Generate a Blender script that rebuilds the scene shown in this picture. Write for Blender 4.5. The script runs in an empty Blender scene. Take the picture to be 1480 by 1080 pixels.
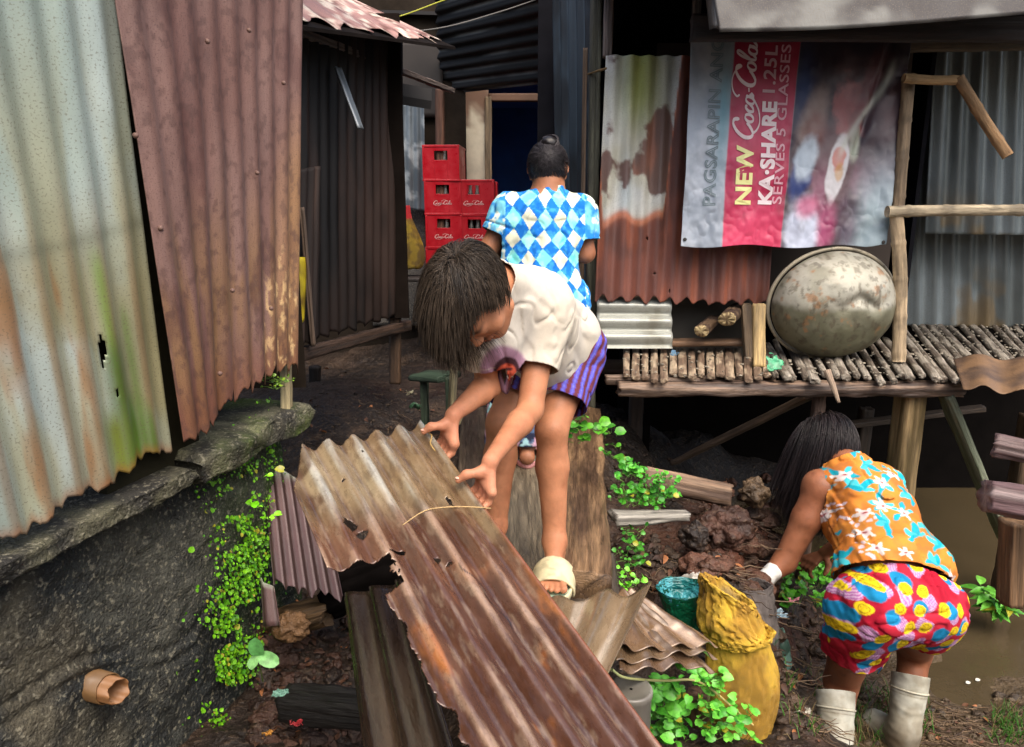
import bpy, math, random
import numpy as np
from mathutils import Vector, Matrix
random.seed(7); RNG = np.random.default_rng(7)
SC = bpy.context.scene
COL = SC.collection
F = 1050.0; CAM = np.array([0, 0, 1.5]); PITCH = math.radians(13)
cp, sp = math.cos(PITCH), math.sin(PITCH)
FW = np.array([0, cp, -sp]); UP = np.array([0, sp, cp]); RT = np.array([1.0, 0, 0])

def ray(px, py):
    return FW + RT * ((px - 740) / F) + UP * ((540 - py) / F)
def P(px, py, Y=None, z=None):
    r = ray(px, py)
    t = Y / r[1] if Y is not None else (z - CAM[2]) / r[2]
    return CAM + r * t
WALL_O = np.array([-0.68, 2.2]); WALL_D = np.array([0.269, 0.963]); WALL_N = np.array([0.963, -0.269])
def L(px, py, off=0.0, o=None):
    """point of the left wall's vertical plane seen at that pixel; off = metres proud of it"""
    r = ray(px, py); o = (WALL_O if o is None else np.array(o)) + WALL_N * off
    t = (o @ WALL_N) / (r[:2] @ WALL_N)
    return CAM + r * t
def c(r, g, b, k=1.0):
    a = np.array([r, g, b], float) / 255
    return np.where(a <= 0.04045, a / 12.92, ((a + 0.055) / 1.055) ** 2.4) * k

unit = lambda v: np.asarray(v, float) / (np.linalg.norm(v) + 1e-12)
# ---------- noise ----------
def _hash(i, j, k, seed):
    n = (np.asarray(i) * 374761393 + j * 668265263 + k * 2147483647 % 1000003 * 1274126177 + seed * 974711) & 0xFFFFFFFF
    n = ((n ^ (n >> 13)) * 1274126177) & 0xFFFFFFFF
    n = ((n ^ (n >> 16)) * 2246822519) & 0xFFFFFFFF
    return ((n ^ (n >> 15)) & 0xFFFFFF) / float(0xFFFFFF)
def vnoise(p, seed=0):
    p = np.asarray(p, float); i = np.floor(p).astype(np.int64); f = p - i
    f = f * f * (3 - 2 * f); r = 0
    for a in (0, 1):
        for b in (0, 1):
            for d in (0, 1):
                w = (f[..., 0] if a else 1 - f[..., 0]) * (f[..., 1] if b else 1 - f[..., 1]) * (f[..., 2] if d else 1 - f[..., 2])
                r = r + w * _hash(i[..., 0] + a, i[..., 1] + b, i[..., 2] + d, seed)
    return r
def fbm(p, scale=1.0, octv=4, seed=0):
    p = np.asarray(p, float) * scale; r = 0; a = 0.5; s = 0
    for o in range(octv):
        r = r + a * vnoise(p, seed + o * 17); s += a; a *= 0.5; p = p * 2.03 + 5.1
    return r / s
def fb2(x, y, sx, sy, octv=4, seed=0):
    x = np.asarray(x, float)
    return fbm(np.stack([x * sx, np.asarray(y) * sy, np.zeros_like(x) + seed * 3.7], -1), 1.0, octv, seed)
def sst(a, b, x):
    t = np.clip((np.asarray(x) - a) / (b - a), 0, 1); return t * t * (3 - 2 * t)
def mix(a, b, t):
    t = np.asarray(t)[..., None]
    return np.asarray(a) * (1 - t) + np.asarray(b) * t

# ---------- objects ----------
def thing(name, label, cat, loc=(0, 0, 0), group=None):
    o = bpy.data.objects.new(name, None); COL.objects.link(o); o.location = [float(v) for v in loc]
    o.empty_display_size = 0.05
    o['label'] = label; o['category'] = cat
    if group: o['group'] = group
    return o
def tag(o, label, cat, group=None, kind=None):
    if kind: o['kind'] = kind
    o['label'] = label; o['category'] = cat
    if group: o['group'] = group
    return o
def struct(o):
    o['kind'] = 'structure'; return o
def wloc(o):
    v = np.zeros(3)
    while o is not None:
        v = v + np.array(o.location); o = o.parent
    return v
def mesh(name, V, Fc, mat, col=None, uv=None, parent=None, smooth=True, solid=0, recenter=True):
    V = np.asarray(V, float)
    if parent is not None: base = wloc(parent); loc = np.zeros(3)
    elif recenter:
        base = np.array([(V[:, 0].min() + V[:, 0].max()) / 2, (V[:, 1].min() + V[:, 1].max()) / 2, V[:, 2].min()]); loc = base
    else: base = np.zeros(3); loc = base
    me = bpy.data.meshes.new(name)
    if isinstance(Fc, np.ndarray):
        n, k = Fc.shape
        me.vertices.add(len(V)); me.vertices.foreach_set('co', (V - base).astype(np.float32).ravel())
        me.loops.add(n * k); me.loops.foreach_set('vertex_index', Fc.astype(np.int32).ravel())
        me.polygons.add(n); me.polygons.foreach_set('loop_start', np.arange(0, n * k, k, dtype=np.int32))
        me.polygons.foreach_set('loop_total', np.full(n, k, dtype=np.int32))
        me.update(calc_edges=True)
    else:
        me.from_pydata([tuple(v) for v in (V - base)], [], [tuple(int(i) for i in f) for f in Fc])
    me.validate(); me.update()
    a = me.attributes.new('Col', 'FLOAT_COLOR', 'POINT')
    if col is None: col = np.ones((len(V), 3)) * 0.5
    col = np.asarray(col, float)
    if col.ndim == 1: col = np.tile(col, (len(V), 1))
    a.data.foreach_set('color', np.concatenate([np.clip(col, 0, 1), np.ones((len(V), 1))], 1).astype(np.float32).ravel())
    if uv is not None:
        ul = me.uv_layers.new(name='UVMap'); li = np.zeros(len(me.loops), dtype=np.int32)
        me.loops.foreach_get('vertex_index', li)
        ul.data.foreach_set('uv', np.asarray(uv, float)[li].astype(np.float32).ravel())
    if smooth: me.polygons.foreach_set('use_smooth', np.ones(len(me.polygons), dtype=bool))
    me.materials.append(mat)
    o = bpy.data.objects.new(name, me); COL.objects.link(o); o.location = [float(v) for v in loc]
    if parent is not None: o.parent = parent
    if solid:
        m = o.modifiers.new('solid', 'SOLIDIFY'); m.thickness = solid; m.offset = 0
    return o
def gridfaces(nu, nv, keep=None):
    i = np.arange(nu * nv).reshape(nu, nv)
    q = np.stack([i[:-1, :-1], i[1:, :-1], i[1:, 1:], i[:-1, 1:]], -1).reshape(-1, 4)
    if keep is not None: q = q[keep.reshape(-1)]
    return q
def compact(V, Fc, *extra):
    used = np.zeros(len(V), bool); used[Fc.ravel()] = True
    m = np.cumsum(used) - 1
    return (V[used], m[Fc]) + tuple(e[used] for e in extra)

# ---------- materials (all read the object's own colour attribute and add procedural texture) ----------
def material(name, rough=0.6, metal=0.0, amp=0.35, scale=12, uv=None, bump=0.3, bscale=60, bdist=0.003, speck=0, speckcol=(0.1, 0.06, 0.04),
             spscale=120, sss=0, trans=0, rvar=0.15, coat=0, spec=0.5, detail=6):
    m = bpy.data.materials.new(name); m.use_nodes = True; nt = m.node_tree; N = nt.nodes; K = nt.links
    b = N['Principled BSDF']
    at = N.new('ShaderNodeAttribute'); at.attribute_name = 'Col'
    tc = N.new('ShaderNodeTexCoord'); vec = tc.outputs['Object']
    if uv:
        mp = N.new('ShaderNodeMapping'); mp.inputs['Scale'].default_value = (uv[0], uv[1], 1)
        K.new(tc.outputs['UV'], mp.inputs['Vector']); vec = mp.outputs['Vector']
    n1 = N.new('ShaderNodeTexNoise'); n1.inputs['Scale'].default_value = scale; n1.inputs['Detail'].default_value = detail
    n1.inputs['Roughness'].default_value = 0.65
    K.new(vec, n1.inputs['Vector'])
    mr = N.new('ShaderNodeMapRange'); mr.inputs['From Min'].default_value = 0.3; mr.inputs['From Max'].default_value = 0.7
    mr.inputs['To Min'].default_value = 1 - amp; mr.inputs['To Max'].default_value = 1 + amp
    K.new(n1.outputs['Fac'], mr.inputs['Value'])
    mu = N.new('ShaderNodeVectorMath'); mu.operation = 'SCALE'
    K.new(at.outputs['Color'], mu.inputs[0]); K.new(mr.outputs['Result'], mu.inputs['Scale'])
    out = mu.outputs['Vector']
    if speck:
        n2 = N.new('ShaderNodeTexNoise'); n2.inputs['Scale'].default_value = spscale; n2.inputs['Detail'].default_value = 3
        K.new(tc.outputs['UV'] if uv else tc.outputs['Object'], n2.inputs['Vector'])
        r2 = N.new('ShaderNodeMapRange'); r2.inputs['From Min'].default_value = 0.56; r2.inputs['From Max'].default_value = 0.66
        r2.inputs['To Max'].default_value = speck; K.new(n2.outputs['Fac'], r2.inputs['Value'])
        mx = N.new('ShaderNodeMix'); mx.data_type = 'RGBA'; K.new(r2.outputs['Result'], mx.inputs[0])
        K.new(out, mx.inputs[6]); mx.inputs[7].default_value = (*speckcol, 1); out = mx.outputs[2]
    K.new(out, b.inputs['Base Color'])
    n3 = N.new('ShaderNodeTexNoise'); n3.inputs['Scale'].default_value = bscale; n3.inputs['Detail'].default_value = 5
    K.new(vec, n3.inputs['Vector'])
    if bump:
        bp = N.new('ShaderNodeBump'); bp.inputs['Strength'].default_value = bump; bp.inputs['Distance'].default_value = bdist
        K.new(n3.outputs['Fac'], bp.inputs['Height']); K.new(bp.outputs['Normal'], b.inputs['Normal'])
    rr = N.new('ShaderNodeMapRange'); rr.inputs['From Min'].default_value = 0.3; rr.inputs['From Max'].default_value = 0.7
    rr.inputs['To Min'].default_value = max(0.05, rough - rvar); rr.inputs['To Max'].default_value = min(1, rough + rvar)
    K.new(n1.outputs['Fac'], rr.inputs['Value']); K.new(rr.outputs['Result'], b.inputs['Roughness'])
    b.inputs['Metallic'].default_value = metal
    b.inputs['Specular IOR Level'].default_value = spec
    if sss:
        b.inputs['Subsurface Weight'].default_value = sss; b.inputs['Subsurface Radius'].default_value = (0.012, 0.005, 0.003)
        b.inputs['Subsurface Scale'].default_value = 1.0
    if trans: b.inputs['Transmission Weight'].default_value = trans
    if coat: b.inputs['Coat Weight'].default_value = coat; b.inputs['Coat Roughness'].default_value = 0.15
    return m
M = {}
M['zinc'] = material('galvanised_metal', rough=0.42, metal=0.25, amp=0.16, scale=9, uv=(1, .35), bump=0.2, bscale=120, speck=0.55, speckcol=tuple(c(98, 88, 70)), spscale=230)
M['rust'] = material('rusty_metal', rough=0.62, metal=0.0, amp=0.22, scale=10, uv=(1, .3), bump=0.4, bscale=160, speck=0.5, speckcol=tuple(c(62, 38, 32)), spscale=280)
M['wetrust'] = material('wet_rusty_metal', rough=0.27, metal=0.15, amp=0.2, scale=34, uv=(1, .3), coat=.25, bump=0.6, bscale=110, bdist=0.002, speck=0.3, speckcol=tuple(c(64, 42, 30)), spscale=170, spec=0.75, rvar=0.17)
M['darkmetal'] = material('dark_metal', rough=0.6, metal=0.0, spec=.25, amp=0.5, scale=6, uv=(1, .15), bump=0.3, bscale=60)
M['wood'] = material('weathered_wood', rough=0.72, amp=0.55, scale=4, uv=(20, 1.5), bump=0.8, bscale=8, bdist=0.005)
M['wetwood'] = material('wet_wood', rough=0.55, amp=0.6, scale=4, uv=(24, 2), bump=0.9, bscale=7, bdist=0.006, rvar=.2)
M['concrete'] = material('mossy_concrete', rough=0.72, amp=0.6, scale=24, detail=10, bump=1.0, bscale=130, bdist=0.010, speck=0.45, speckcol=tuple(c(150, 145, 125)), spscale=90)
M['plaster'] = material('old_plaster', rough=0.85, amp=0.2, scale=5, bump=0.4, bscale=30)
M['mud'] = material('wet_mud', rough=0.55, amp=0.5, scale=14, bump=1.0, bscale=60, bdist=0.014, rvar=0.25, detail=10, spec=.35, speck=0.25, speckcol=tuple(c(120, 100, 80)), spscale=60)
M['skin'] = material('skin', rough=0.58, amp=0.16, scale=26, bump=0.4, bscale=150, bdist=0.0016, sss=0.10, spec=.4, detail=8)
M['cloth'] = material('cotton', rough=0.88, amp=0.07, scale=40, bump=0.5, bscale=420, bdist=0.001, rvar=0.05, spec=0.2)
M['hair'] = material('hair', rough=0.36, amp=0.35, scale=60, bump=0, spec=0.32, rvar=0.08)
M['plastic'] = material('plastic', rough=0.38, amp=0.1, scale=14, bump=0.1, bscale=80)
M['rubber'] = material('dirty_rubber', rough=0.5, amp=0.18, scale=22, bump=0.3, bscale=160, bdist=.001)
M['tarp'] = material('printed_tarpaulin', rough=0.42, amp=0.12, scale=9, bump=0.25, bscale=45, bdist=.003, spec=.4)
M['weave'] = material('woven_sack', rough=0.5, amp=0.18, scale=20, bump=0.6, bscale=260, bdist=.002)
M['leaf'] = material('leaf', rough=0.45, amp=0.45, scale=55, bump=0.2, bscale=60, sss=0.0, spec=.5)
M['pan'] = material('dented_aluminium', rough=0.56, metal=0.2, amp=0.22, scale=9, bump=0.5, bscale=14, bdist=0.006, speck=0.5, speckcol=tuple(c(70, 62, 50)), spscale=26)
M['black'] = material('dark_boards', rough=0.9, amp=0.4, scale=5, bump=0.3, spec=.03)  # hardly any gloss, so the boards darkened for shade stay black
M['litter'] = material('dry_litter', rough=0.7, amp=0.4, scale=50, bump=0.3)
M['fibre'] = material('fibre', rough=0.7, amp=0.15, scale=40, bump=0)

def threads(m, s1=420, s2=420, strength=.5):
    nt = m.node_tree; N = nt.nodes; K = nt.links; b = N['Principled BSDF']; tc = N.new('ShaderNodeTexCoord'); ws = []
    for d, s_ in (('Z', s1), ('X', s2)):
        w_ = N.new('ShaderNodeTexWave'); w_.bands_direction = d; w_.inputs['Scale'].default_value = s_ / 6.28; w_.inputs['Distortion'].default_value = .4; K.new(tc.outputs['Object'], w_.inputs['Vector']); ws.append(w_)
    mx = N.new('ShaderNodeMath'); mx.operation = 'ADD'; K.new(ws[0].outputs['Fac'], mx.inputs[0]); K.new(ws[1].outputs['Fac'], mx.inputs[1])
    bp = N.new('ShaderNodeBump'); bp.inputs['Strength'].default_value = strength; bp.inputs['Distance'].default_value = .0015; K.new(mx.outputs[0], bp.inputs['Height'])
    old = b.inputs['Normal'].links[0].from_socket; K.new(old, bp.inputs['Normal']); K.new(bp.outputs['Normal'], b.inputs['Normal'])
threads(M['weave'], 700, 700, .9)
def folds(p, ax, amp, seed=1, f=(5, 20, 9)):
    s_, t_ = orth(unit(ax)); q = np.stack([p @ unit(ax) * f[0], p @ s_ * f[1], p @ t_ * f[2]], -1); q2 = np.stack([p @ unit(ax) * f[1] * .8, p @ s_ * f[0] * 1.4 + p @ t_ * f[2], p @ t_ * f[0]], -1)
    return -amp * sst(.10, .0, np.abs(fbm(q, 1, 2, seed) - .5)) - amp * .8 * sst(.07, .0, np.abs(fbm(q2, 1, 2, seed + 1) - .5))
# ---------- generators ----------
def sheet(name, A, B, C_, D, mat, colfn, parent=None, pitch=0.076, amp=0.009, res=0.009, resv=0.014, v0=None, v1=None, u0=None, hole=None,
          bend=None, phase=0.0, solid=0.0022, axis='v'):
    """corrugated sheet on the patch A(u0v0) B(u1v0) C(u1v1) D(u0v1); ridges run along v"""
    A, B, C_, D = [np.array(q, float) for q in (A, B, C_, D)]
    W = (np.linalg.norm(B - A) + np.linalg.norm(C_ - D)) / 2; H = (np.linalg.norm(D - A) + np.linalg.norm(C_ - B)) / 2
    nu = max(4, int(W / res)); nv = max(4, int(H / resv))
    u, v = np.meshgrid(np.linspace(0, 1, nu), np.linspace(0, 1, nv), indexing='ij')
    lo = v0(u[:, :1]) if v0 else 0.0; hi = v1(u[:, :1]) if v1 else 1.0
    v = lo + (hi - lo) * v
    p = ((1 - u) * (1 - v))[..., None] * A + (u * (1 - v))[..., None] * B + (u * v)[..., None] * C_ + ((1 - u) * v)[..., None] * D
    n = np.cross(B - A, D - A); n /= np.linalg.norm(n)
    um, vm = u * W, v * H
    ph = 2 * np.pi * um / pitch + phase
    cr = np.cos(ph)
    wob = (fb2(um, vm, 2.2, 1.3, 3, 5) - 0.5) * 0.03
    off = amp * cr + wob * 0.6
    if bend is not None: off = off + bend(u, v)
    p = p + off[..., None] * n
    col = colfn(u, v, um, vm, cr)
    keep = None
    if hole is not None:
        uc = (u[:-1, :-1] + u[1:, 1:]) / 2; vc = (v[:-1, :-1] + v[1:, 1:]) / 2
        keep = ~hole(uc, vc)
    Fc = gridfaces(nu, nv, keep)
    V, Fc, col, uv = compact(p.reshape(-1, 3), Fc, col.reshape(-1, 3), np.stack([um, vm], -1).reshape(-1, 2))
    return mesh(name, V, Fc, mat, col, uv, parent, solid=solid)

def orth(d, ref=(0, 0, 1)):
    d = d / np.linalg.norm(d); ref = np.array(ref, float)
    if abs(d @ ref) > 0.95: ref = np.array([1.0, 0, 0])
    s = np.cross(d, ref); s /= np.linalg.norm(s); t = np.cross(s, d)
    return s, t
def beam_geo(a, b, w, h, roll=0, rough=0.004, seg=0.012, seed=0, rnd=0.15, taper=1.0, nsec=40, power=6.0, sag=0):
    """timber from a to b: superellipse section w x h, rough sides, closed ragged ends. power 2 = round"""
    a, b = np.array(a, float), np.array(b, float); d = b - a; Ln = np.linalg.norm(d); d /= Ln
    s, t = orth(d); cr_, sr = math.cos(roll), math.sin(roll); s, t = s * cr_ + t * sr, t * cr_ - s * sr
    n = max(3, int(Ln / seg)); ts = np.linspace(0, 1, n)
    tq = np.linspace(0, 2 * np.pi, 721); qx = np.sign(np.cos(tq)) * np.abs(np.cos(tq)) ** (2 / power) * w; qy = np.sign(np.sin(tq)) * np.abs(np.sin(tq)) ** (2 / power) * h
    arc = np.concatenate([[0], np.cumsum(np.hypot(np.diff(qx), np.diff(qy)))]); arc /= arc[-1]; th = np.interp((np.arange(nsec) + .37) / nsec, arc, tq)
    cx = np.sign(np.cos(th)) * np.abs(np.cos(th)) ** (2 / power); sy = np.sign(np.sin(th)) * np.abs(np.sin(th)) ** (2 / power)
    T, TH = np.meshgrid(ts, th, indexing='ij')
    nz = (fbm(np.stack([T * Ln * 9 + seed, np.cos(TH) * 1.5 + seed * .7, np.sin(TH) * 1.5], -1), 1, 4, seed) - 0.5) * 2
    nz2 = (fbm(np.stack([T * Ln * 2 + seed, np.cos(TH) * 5, np.sin(TH) * 5], -1), 1, 3, seed + 3) - 0.5) * 2
    k = 1 + (taper - 1) * T
    off = rough * nz + rough * .8 * nz2
    X = (w / 2 * k + off) * cx[None]; Yy = (h / 2 * k + off) * sy[None]
    q = a + (d * Ln) * T[..., None] + s * X[..., None] + t * Yy[..., None]
    q = q - np.array([0, 0, 1]) * (sag * 4 * T * (1 - T))[..., None]
    endn = (fbm(np.stack([np.cos(th) * 2 + seed, np.sin(th) * 2, th * 0], -1), 2, 2, seed) - .5) * min(w, h) * rnd * 2
    q[0] += d * endn[:, None]; q[-1] += d * endn[:, None]
    V = q.reshape(-1, 3); i = np.arange(n * nsec).reshape(n, nsec)
    j = np.roll(i, -1, 1)
    Fq = np.stack([i[:-1], j[:-1], j[1:], i[1:]], -1).reshape(-1, 4)
    ARC = np.broadcast_to((np.arange(nsec) + .37) / nsec, TH.shape); uv = np.stack([ARC * 2 * (w + h), T * Ln], -1).reshape(-1, 2)
    # end caps: inset ring then centre, as quads (centre doubled is avoided with a fan of quads on an even count)
    Vs = [V]; Fs = [Fq]; uvs = [uv]; base = len(V); nzs = [nz.reshape(-1)]
    for e, sgn in ((0, -1), (n - 1, 1)):
        cen = q[e].mean(0); inner = cen + (q[e] - cen) * 0.55
        Vs += [inner, cen[None]]; ia = base + np.arange(nsec); ic = base + nsec
        r0, r1 = i[e], np.roll(i[e], -1)
        f = np.stack([r0, np.roll(ia, -1) * 0 + ia, np.roll(ia, -1), r1], -1)
        g = np.stack([ia[0::2], np.full(nsec // 2, ic), np.roll(ia, -2)[0::2], np.roll(ia, -1)[0::2]], -1)
        if sgn > 0: f = f[:, ::-1]; g = g[:, ::-1]
        Fs += [f, g]; uvs += [np.stack([np.cos(th) * w, np.sin(th) * h * 3], -1), np.zeros((1, 2))]; nzs += [np.full(nsec + 1, -.3)]
        base += nsec + 1
    return np.concatenate(Vs), np.concatenate(Fs), np.concatenate(uvs), np.concatenate(nzs)
def beam(name, a, b, w, h, col, mat='wood', parent=None, col2=None, seed=None, **k):
    seed = seed if seed is not None else random.randint(0, 999)
    V, Fc, uv, nz = beam_geo(a, b, w, h, seed=seed, **k)
    col = np.asarray(col); col2 = col * 0.55 if col2 is None else np.asarray(col2)
    t = sst(0.35, 0.65, fb2(uv[:, 0], uv[:, 1], 45, 2.5, 4, seed))
    cc = mix(col, col2, t)
    return mesh(name, V, Fc, M[mat], cc, uv, parent)
def box_geo(c0, ax, ay, az):
    """box with bevelled-ish corners: centre and three half-axis vectors"""
    c0, ax, ay, az = map(lambda q: np.array(q, float), (c0, ax, ay, az))
    V = []; 
    for x in (-1, 1):
        for y in (-1, 1):
            for z in (-1, 1): V.append(c0 + x * ax + y * ay + z * az)
    Fc = [(0, 1, 3, 2), (4, 6, 7, 5), (0, 4, 5, 1), (2, 3, 7, 6), (0, 2, 6, 4), (1, 5, 7, 3)]
    return V, Fc
def boxes(name, lst, mat, col, parent=None, bevel=0.0):
    if mat is M['wood'] and max(col) < .04: mat = M['black']
    V = []; Fc = []
    for b in lst:
        v, f = box_geo(*b); Fc += [tuple(i + len(V) for i in q) for q in f]; V += v
    o = mesh(name, np.array(V), Fc, mat, col, None, parent, smooth=False)
    if bevel:
        m = o.modifiers.new('bevel', 'BEVEL'); m.width = bevel; m.segments = 2; m.limit_method = 'ANGLE'
    return o
def blob_geo(cen, rad, rough=0.25, seed=0, n=18, sc=1.5):
    """rough stone / clod"""
    th = np.linspace(0, np.pi, n); ph = np.linspace(0, 2 * np.pi, n * 2, endpoint=False)
    T, Pp = np.meshgrid(th, ph, indexing='ij')
    d = np.stack([np.sin(T) * np.cos(Pp), np.sin(T) * np.sin(Pp), np.cos(T)], -1)
    r = 1 + (fbm(d + seed * 1.7, sc, 4, seed) - 0.5) * 2 * rough
    V = (np.array(cen) + d * r[..., None] * np.array(rad)).reshape(-1, 3)
    i = np.arange(n * 2 * n).reshape(n, 2 * n); j = np.roll(i, -1, 1)
    Fc = np.stack([i[:-1], i[1:], j[1:], j[:-1]], -1).reshape(-1, 4)
    return V, Fc
def tube_geo(pts, rad, nsec=8, smooth=True):
    pts = np.asarray(pts, float); n = len(pts)
    rad = np.full(n, rad) if np.isscalar(rad) else np.asarray(rad, float)
    tan = np.gradient(pts, axis=0); tan /= np.linalg.norm(tan, axis=1)[:, None] + 1e-9
    s, t = orth(tan[0]); S = []; 
    for k in range(n):
        s = s - tan[k] * (s @ tan[k]); s /= np.linalg.norm(s) + 1e-9; S.append(s)
    S = np.array(S); Tt = np.cross(tan, S)
    th = np.linspace(0, 2 * np.pi, nsec, endpoint=False)
    q = pts[:, None] + rad[:, None, None] * (np.cos(th)[None, :, None] * S[:, None] + np.sin(th)[None, :, None] * Tt[:, None])
    i = np.arange(n * nsec).reshape(n, nsec); j = np.roll(i, -1, 1)
    return q.reshape(-1, 3), np.stack([i[:-1], j[:-1], j[1:], i[1:]], -1).reshape(-1, 4)
def spline(pts, n=40):
    pts = np.asarray(pts, float); m = len(pts)
    ex = np.concatenate([[2 * pts[0] - pts[1]], pts, [2 * pts[-1] - pts[-2]]])
    t = np.linspace(0, m - 1 - 1e-6, n); i = t.astype(int); f = (t - i)[:, None]
    p0, p1, p2, p3 = ex[i], ex[i + 1], ex[i + 2], ex[i + 3]
    return 0.5 * (2 * p1 + (p2 - p0) * f + (2 * p0 - 5 * p1 + 4 * p2 - p3) * f ** 2 + (3 * p1 - p0 - 3 * p2 + p3) * f ** 3)
class Bag:
    def __init__(s): s.V = []; s.F = []; s.C = []; s.U = []; s.n = 0
    def add(s, V, Fc, col, uv=None):
        V = np.asarray(V, float); s.V.append(V); s.F.append(np.asarray(Fc) + s.n); col = np.asarray(col, float)
        s.C.append(np.tile(col, (len(V), 1)) if col.ndim == 1 else col)
        s.U.append(np.zeros((len(V), 2)) if uv is None else uv); s.n += len(V)
    def build(s, name, mat, parent=None, **k):
        return mesh(name, np.concatenate(s.V), np.concatenate(s.F), mat, np.concatenate(s.C), np.concatenate(s.U), parent, **k)
# ---------- camera, light, world ----------
cam = bpy.data.cameras.new('camera'); camo = bpy.data.objects.new('camera', cam); COL.objects.link(camo)
camo.location = CAM; camo.rotation_euler = (math.radians(90) - PITCH, 0, 0)
cam.sensor_width = 36; cam.lens = F / 1480 * 36; cam.clip_start = 0.02; cam.clip_end = 500
SC.camera = camo
SUN_EL, SUN_AZ = math.radians(58), math.radians(155)      # azimuth clockwise from +Y
w = bpy.data.worlds.new('World'); SC.world = w; w.use_nodes = True
nt = w.node_tree; sky = nt.nodes.new('ShaderNodeTexSky'); sky.sky_type = 'NISHITA'; sky.sun_disc = False
sky.sun_elevation = SUN_EL; sky.sun_rotation = SUN_AZ; sky.air_density = 1.0; sky.dust_density = 6.0; sky.ozone_density = 0.6
nt.links.new(sky.outputs['Color'], nt.nodes['Background'].inputs['Color']); nt.nodes['Background'].inputs['Strength'].default_value = 0.15
sl = bpy.data.lights.new('sun', 'SUN'); sl.energy = 1.0; sl.angle = math.radians(70); sl.color = (1, 0.95, 0.88)
so = bpy.data.objects.new('sun', sl); COL.objects.link(so)
sd = Vector((math.sin(SUN_AZ) * math.cos(SUN_EL), math.cos(SUN_AZ) * math.cos(SUN_EL), math.sin(SUN_EL)))
so.rotation_euler = sd.to_track_quat('Z', 'Y').to_euler()
SC.view_settings.view_transform = 'Standard'; SC.view_settings.look = 'None'
SC.view_settings.exposure = 1.08; SC.view_settings.gamma = 1.0
try: SC.cycles.use_denoising = True
except Exception: pass

# ---------- ground ----------
ctrl = []
def cpz(px, py, z): q = P(px, py, z=z); ctrl.append((q[0], q[1], z))
for px, py, z in [(400, 1000, .12), (350, 1000, .12), (370, 880, .37), (385, 700, .56), (450, 690, .54), (560, 640, .54), (500, 560, .55), (620, 560, .52), (450, 850, .24), (540, 840, .12), (560, 800, .20), (500, 950, .14), (560, 1060, .06),
                  (600, 720, .46), (660, 800, .42), (650, 640, .47), (760, 660, .44), (760, 800, .43), (850, 800, .41), (850, 640, .44), (890, 620, .42),
                  (900, 700, .33), (960, 720, .33), (1000, 700, .30), (1060, 740, .40), (1100, 740, .32), (1040, 800, .34), (1090, 830, .22), (950, 800, .25), (960, 860, .2), (920, 900, .12),
                  (1100, 900, -.02), (1140, 950, -.2), (1000, 1000, -.05), (950, 1050, -.02), (1060, 1070, -.2), (1150, 860, -.1), (1180, 930, -.25), (1200, 1070, -.46), (1150, 1045, -.44), (1190, 1000, -.42), (1230, 960, -.40), (1170, 1075, -.45), (1300, 1075, -.43),
                  (1340, 1040, -.40), (1420, 1060, -.37), (1470, 1070, -.35), (1380, 1000, -.43), (1400, 940, -.47), (1200, 800, -.42), (1300, 760, -.5), (1450, 800, -.48), (1430, 885, -.42), (1470, 880, -.42),
                  (1000, 620, .0), (1050, 640, -.15), (1150, 640, -.45), (1380, 660, -.5), (880, 600, .25)]:
    cpz(px, py, z)
for q in [(-.3, 4.5, .5), (-.3, 6, .5), (.5, 5.2, .45), (-2, 4, .5), (-3, 1.5, .5), (-3, -2, .0), (0, -3, -.1), (2, -2, -.3), (3.5, 1, -.4), (3.5, 3, -.5), (1.5, 4.2, -.5), (3, 4.3, -.5), (1.5, 5.2, -.5), (3.5, 5.4, -.5), (1.0, 3.6, -.45),
          (0, .3, 0), (.6, .6, -.1), (1.2, .6, -.3), (-.9, .6, .1), (.6, 4.0, .2)]:
    ctrl.append(q)
ctrl = np.array(ctrl)
def base_h(x, y):
    x = np.asarray(x, float); y = np.asarray(y, float); num = 0; den = 0
    for a, b, z in ctrl:
        w_ = 1 / (((x - a) ** 2 + (y - b) ** 2) + 0.004) ** 1.7
        num = num + w_ * z; den = den + w_
    h = num / den
    far = np.sqrt(x ** 2 + (y - 2) ** 2)
    return h * (1 - sst(5, 9, far)) + 0.15 * sst(5, 9, far)
def ground_h(x, y):
    x = np.asarray(x, float); y = np.asarray(y, float)
    q = np.stack([x, y, x * 0], -1)
    h = base_h(x, y)
    wet = sst(-.3, -.1, h)
    flat = 1 - .75 * sst(.38, .5, h)
    h = h + (fbm(q, 4, 5, 3) - .5) * .12 * (0.3 + .7 * wet) * flat + (np.abs(fbm(q, 17, 5, 9) - .5)) * .05 * (0.4 + .6 * wet) * (.4 + .6 * flat) + (fbm(q, 60, 3, 19) - .5) * .008 * wet
    return h
s_ = np.linspace(-1, 1, 430); gx = 0.35 + np.sinh(s_ * 4.2) / np.sinh(4.2) * 70
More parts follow.
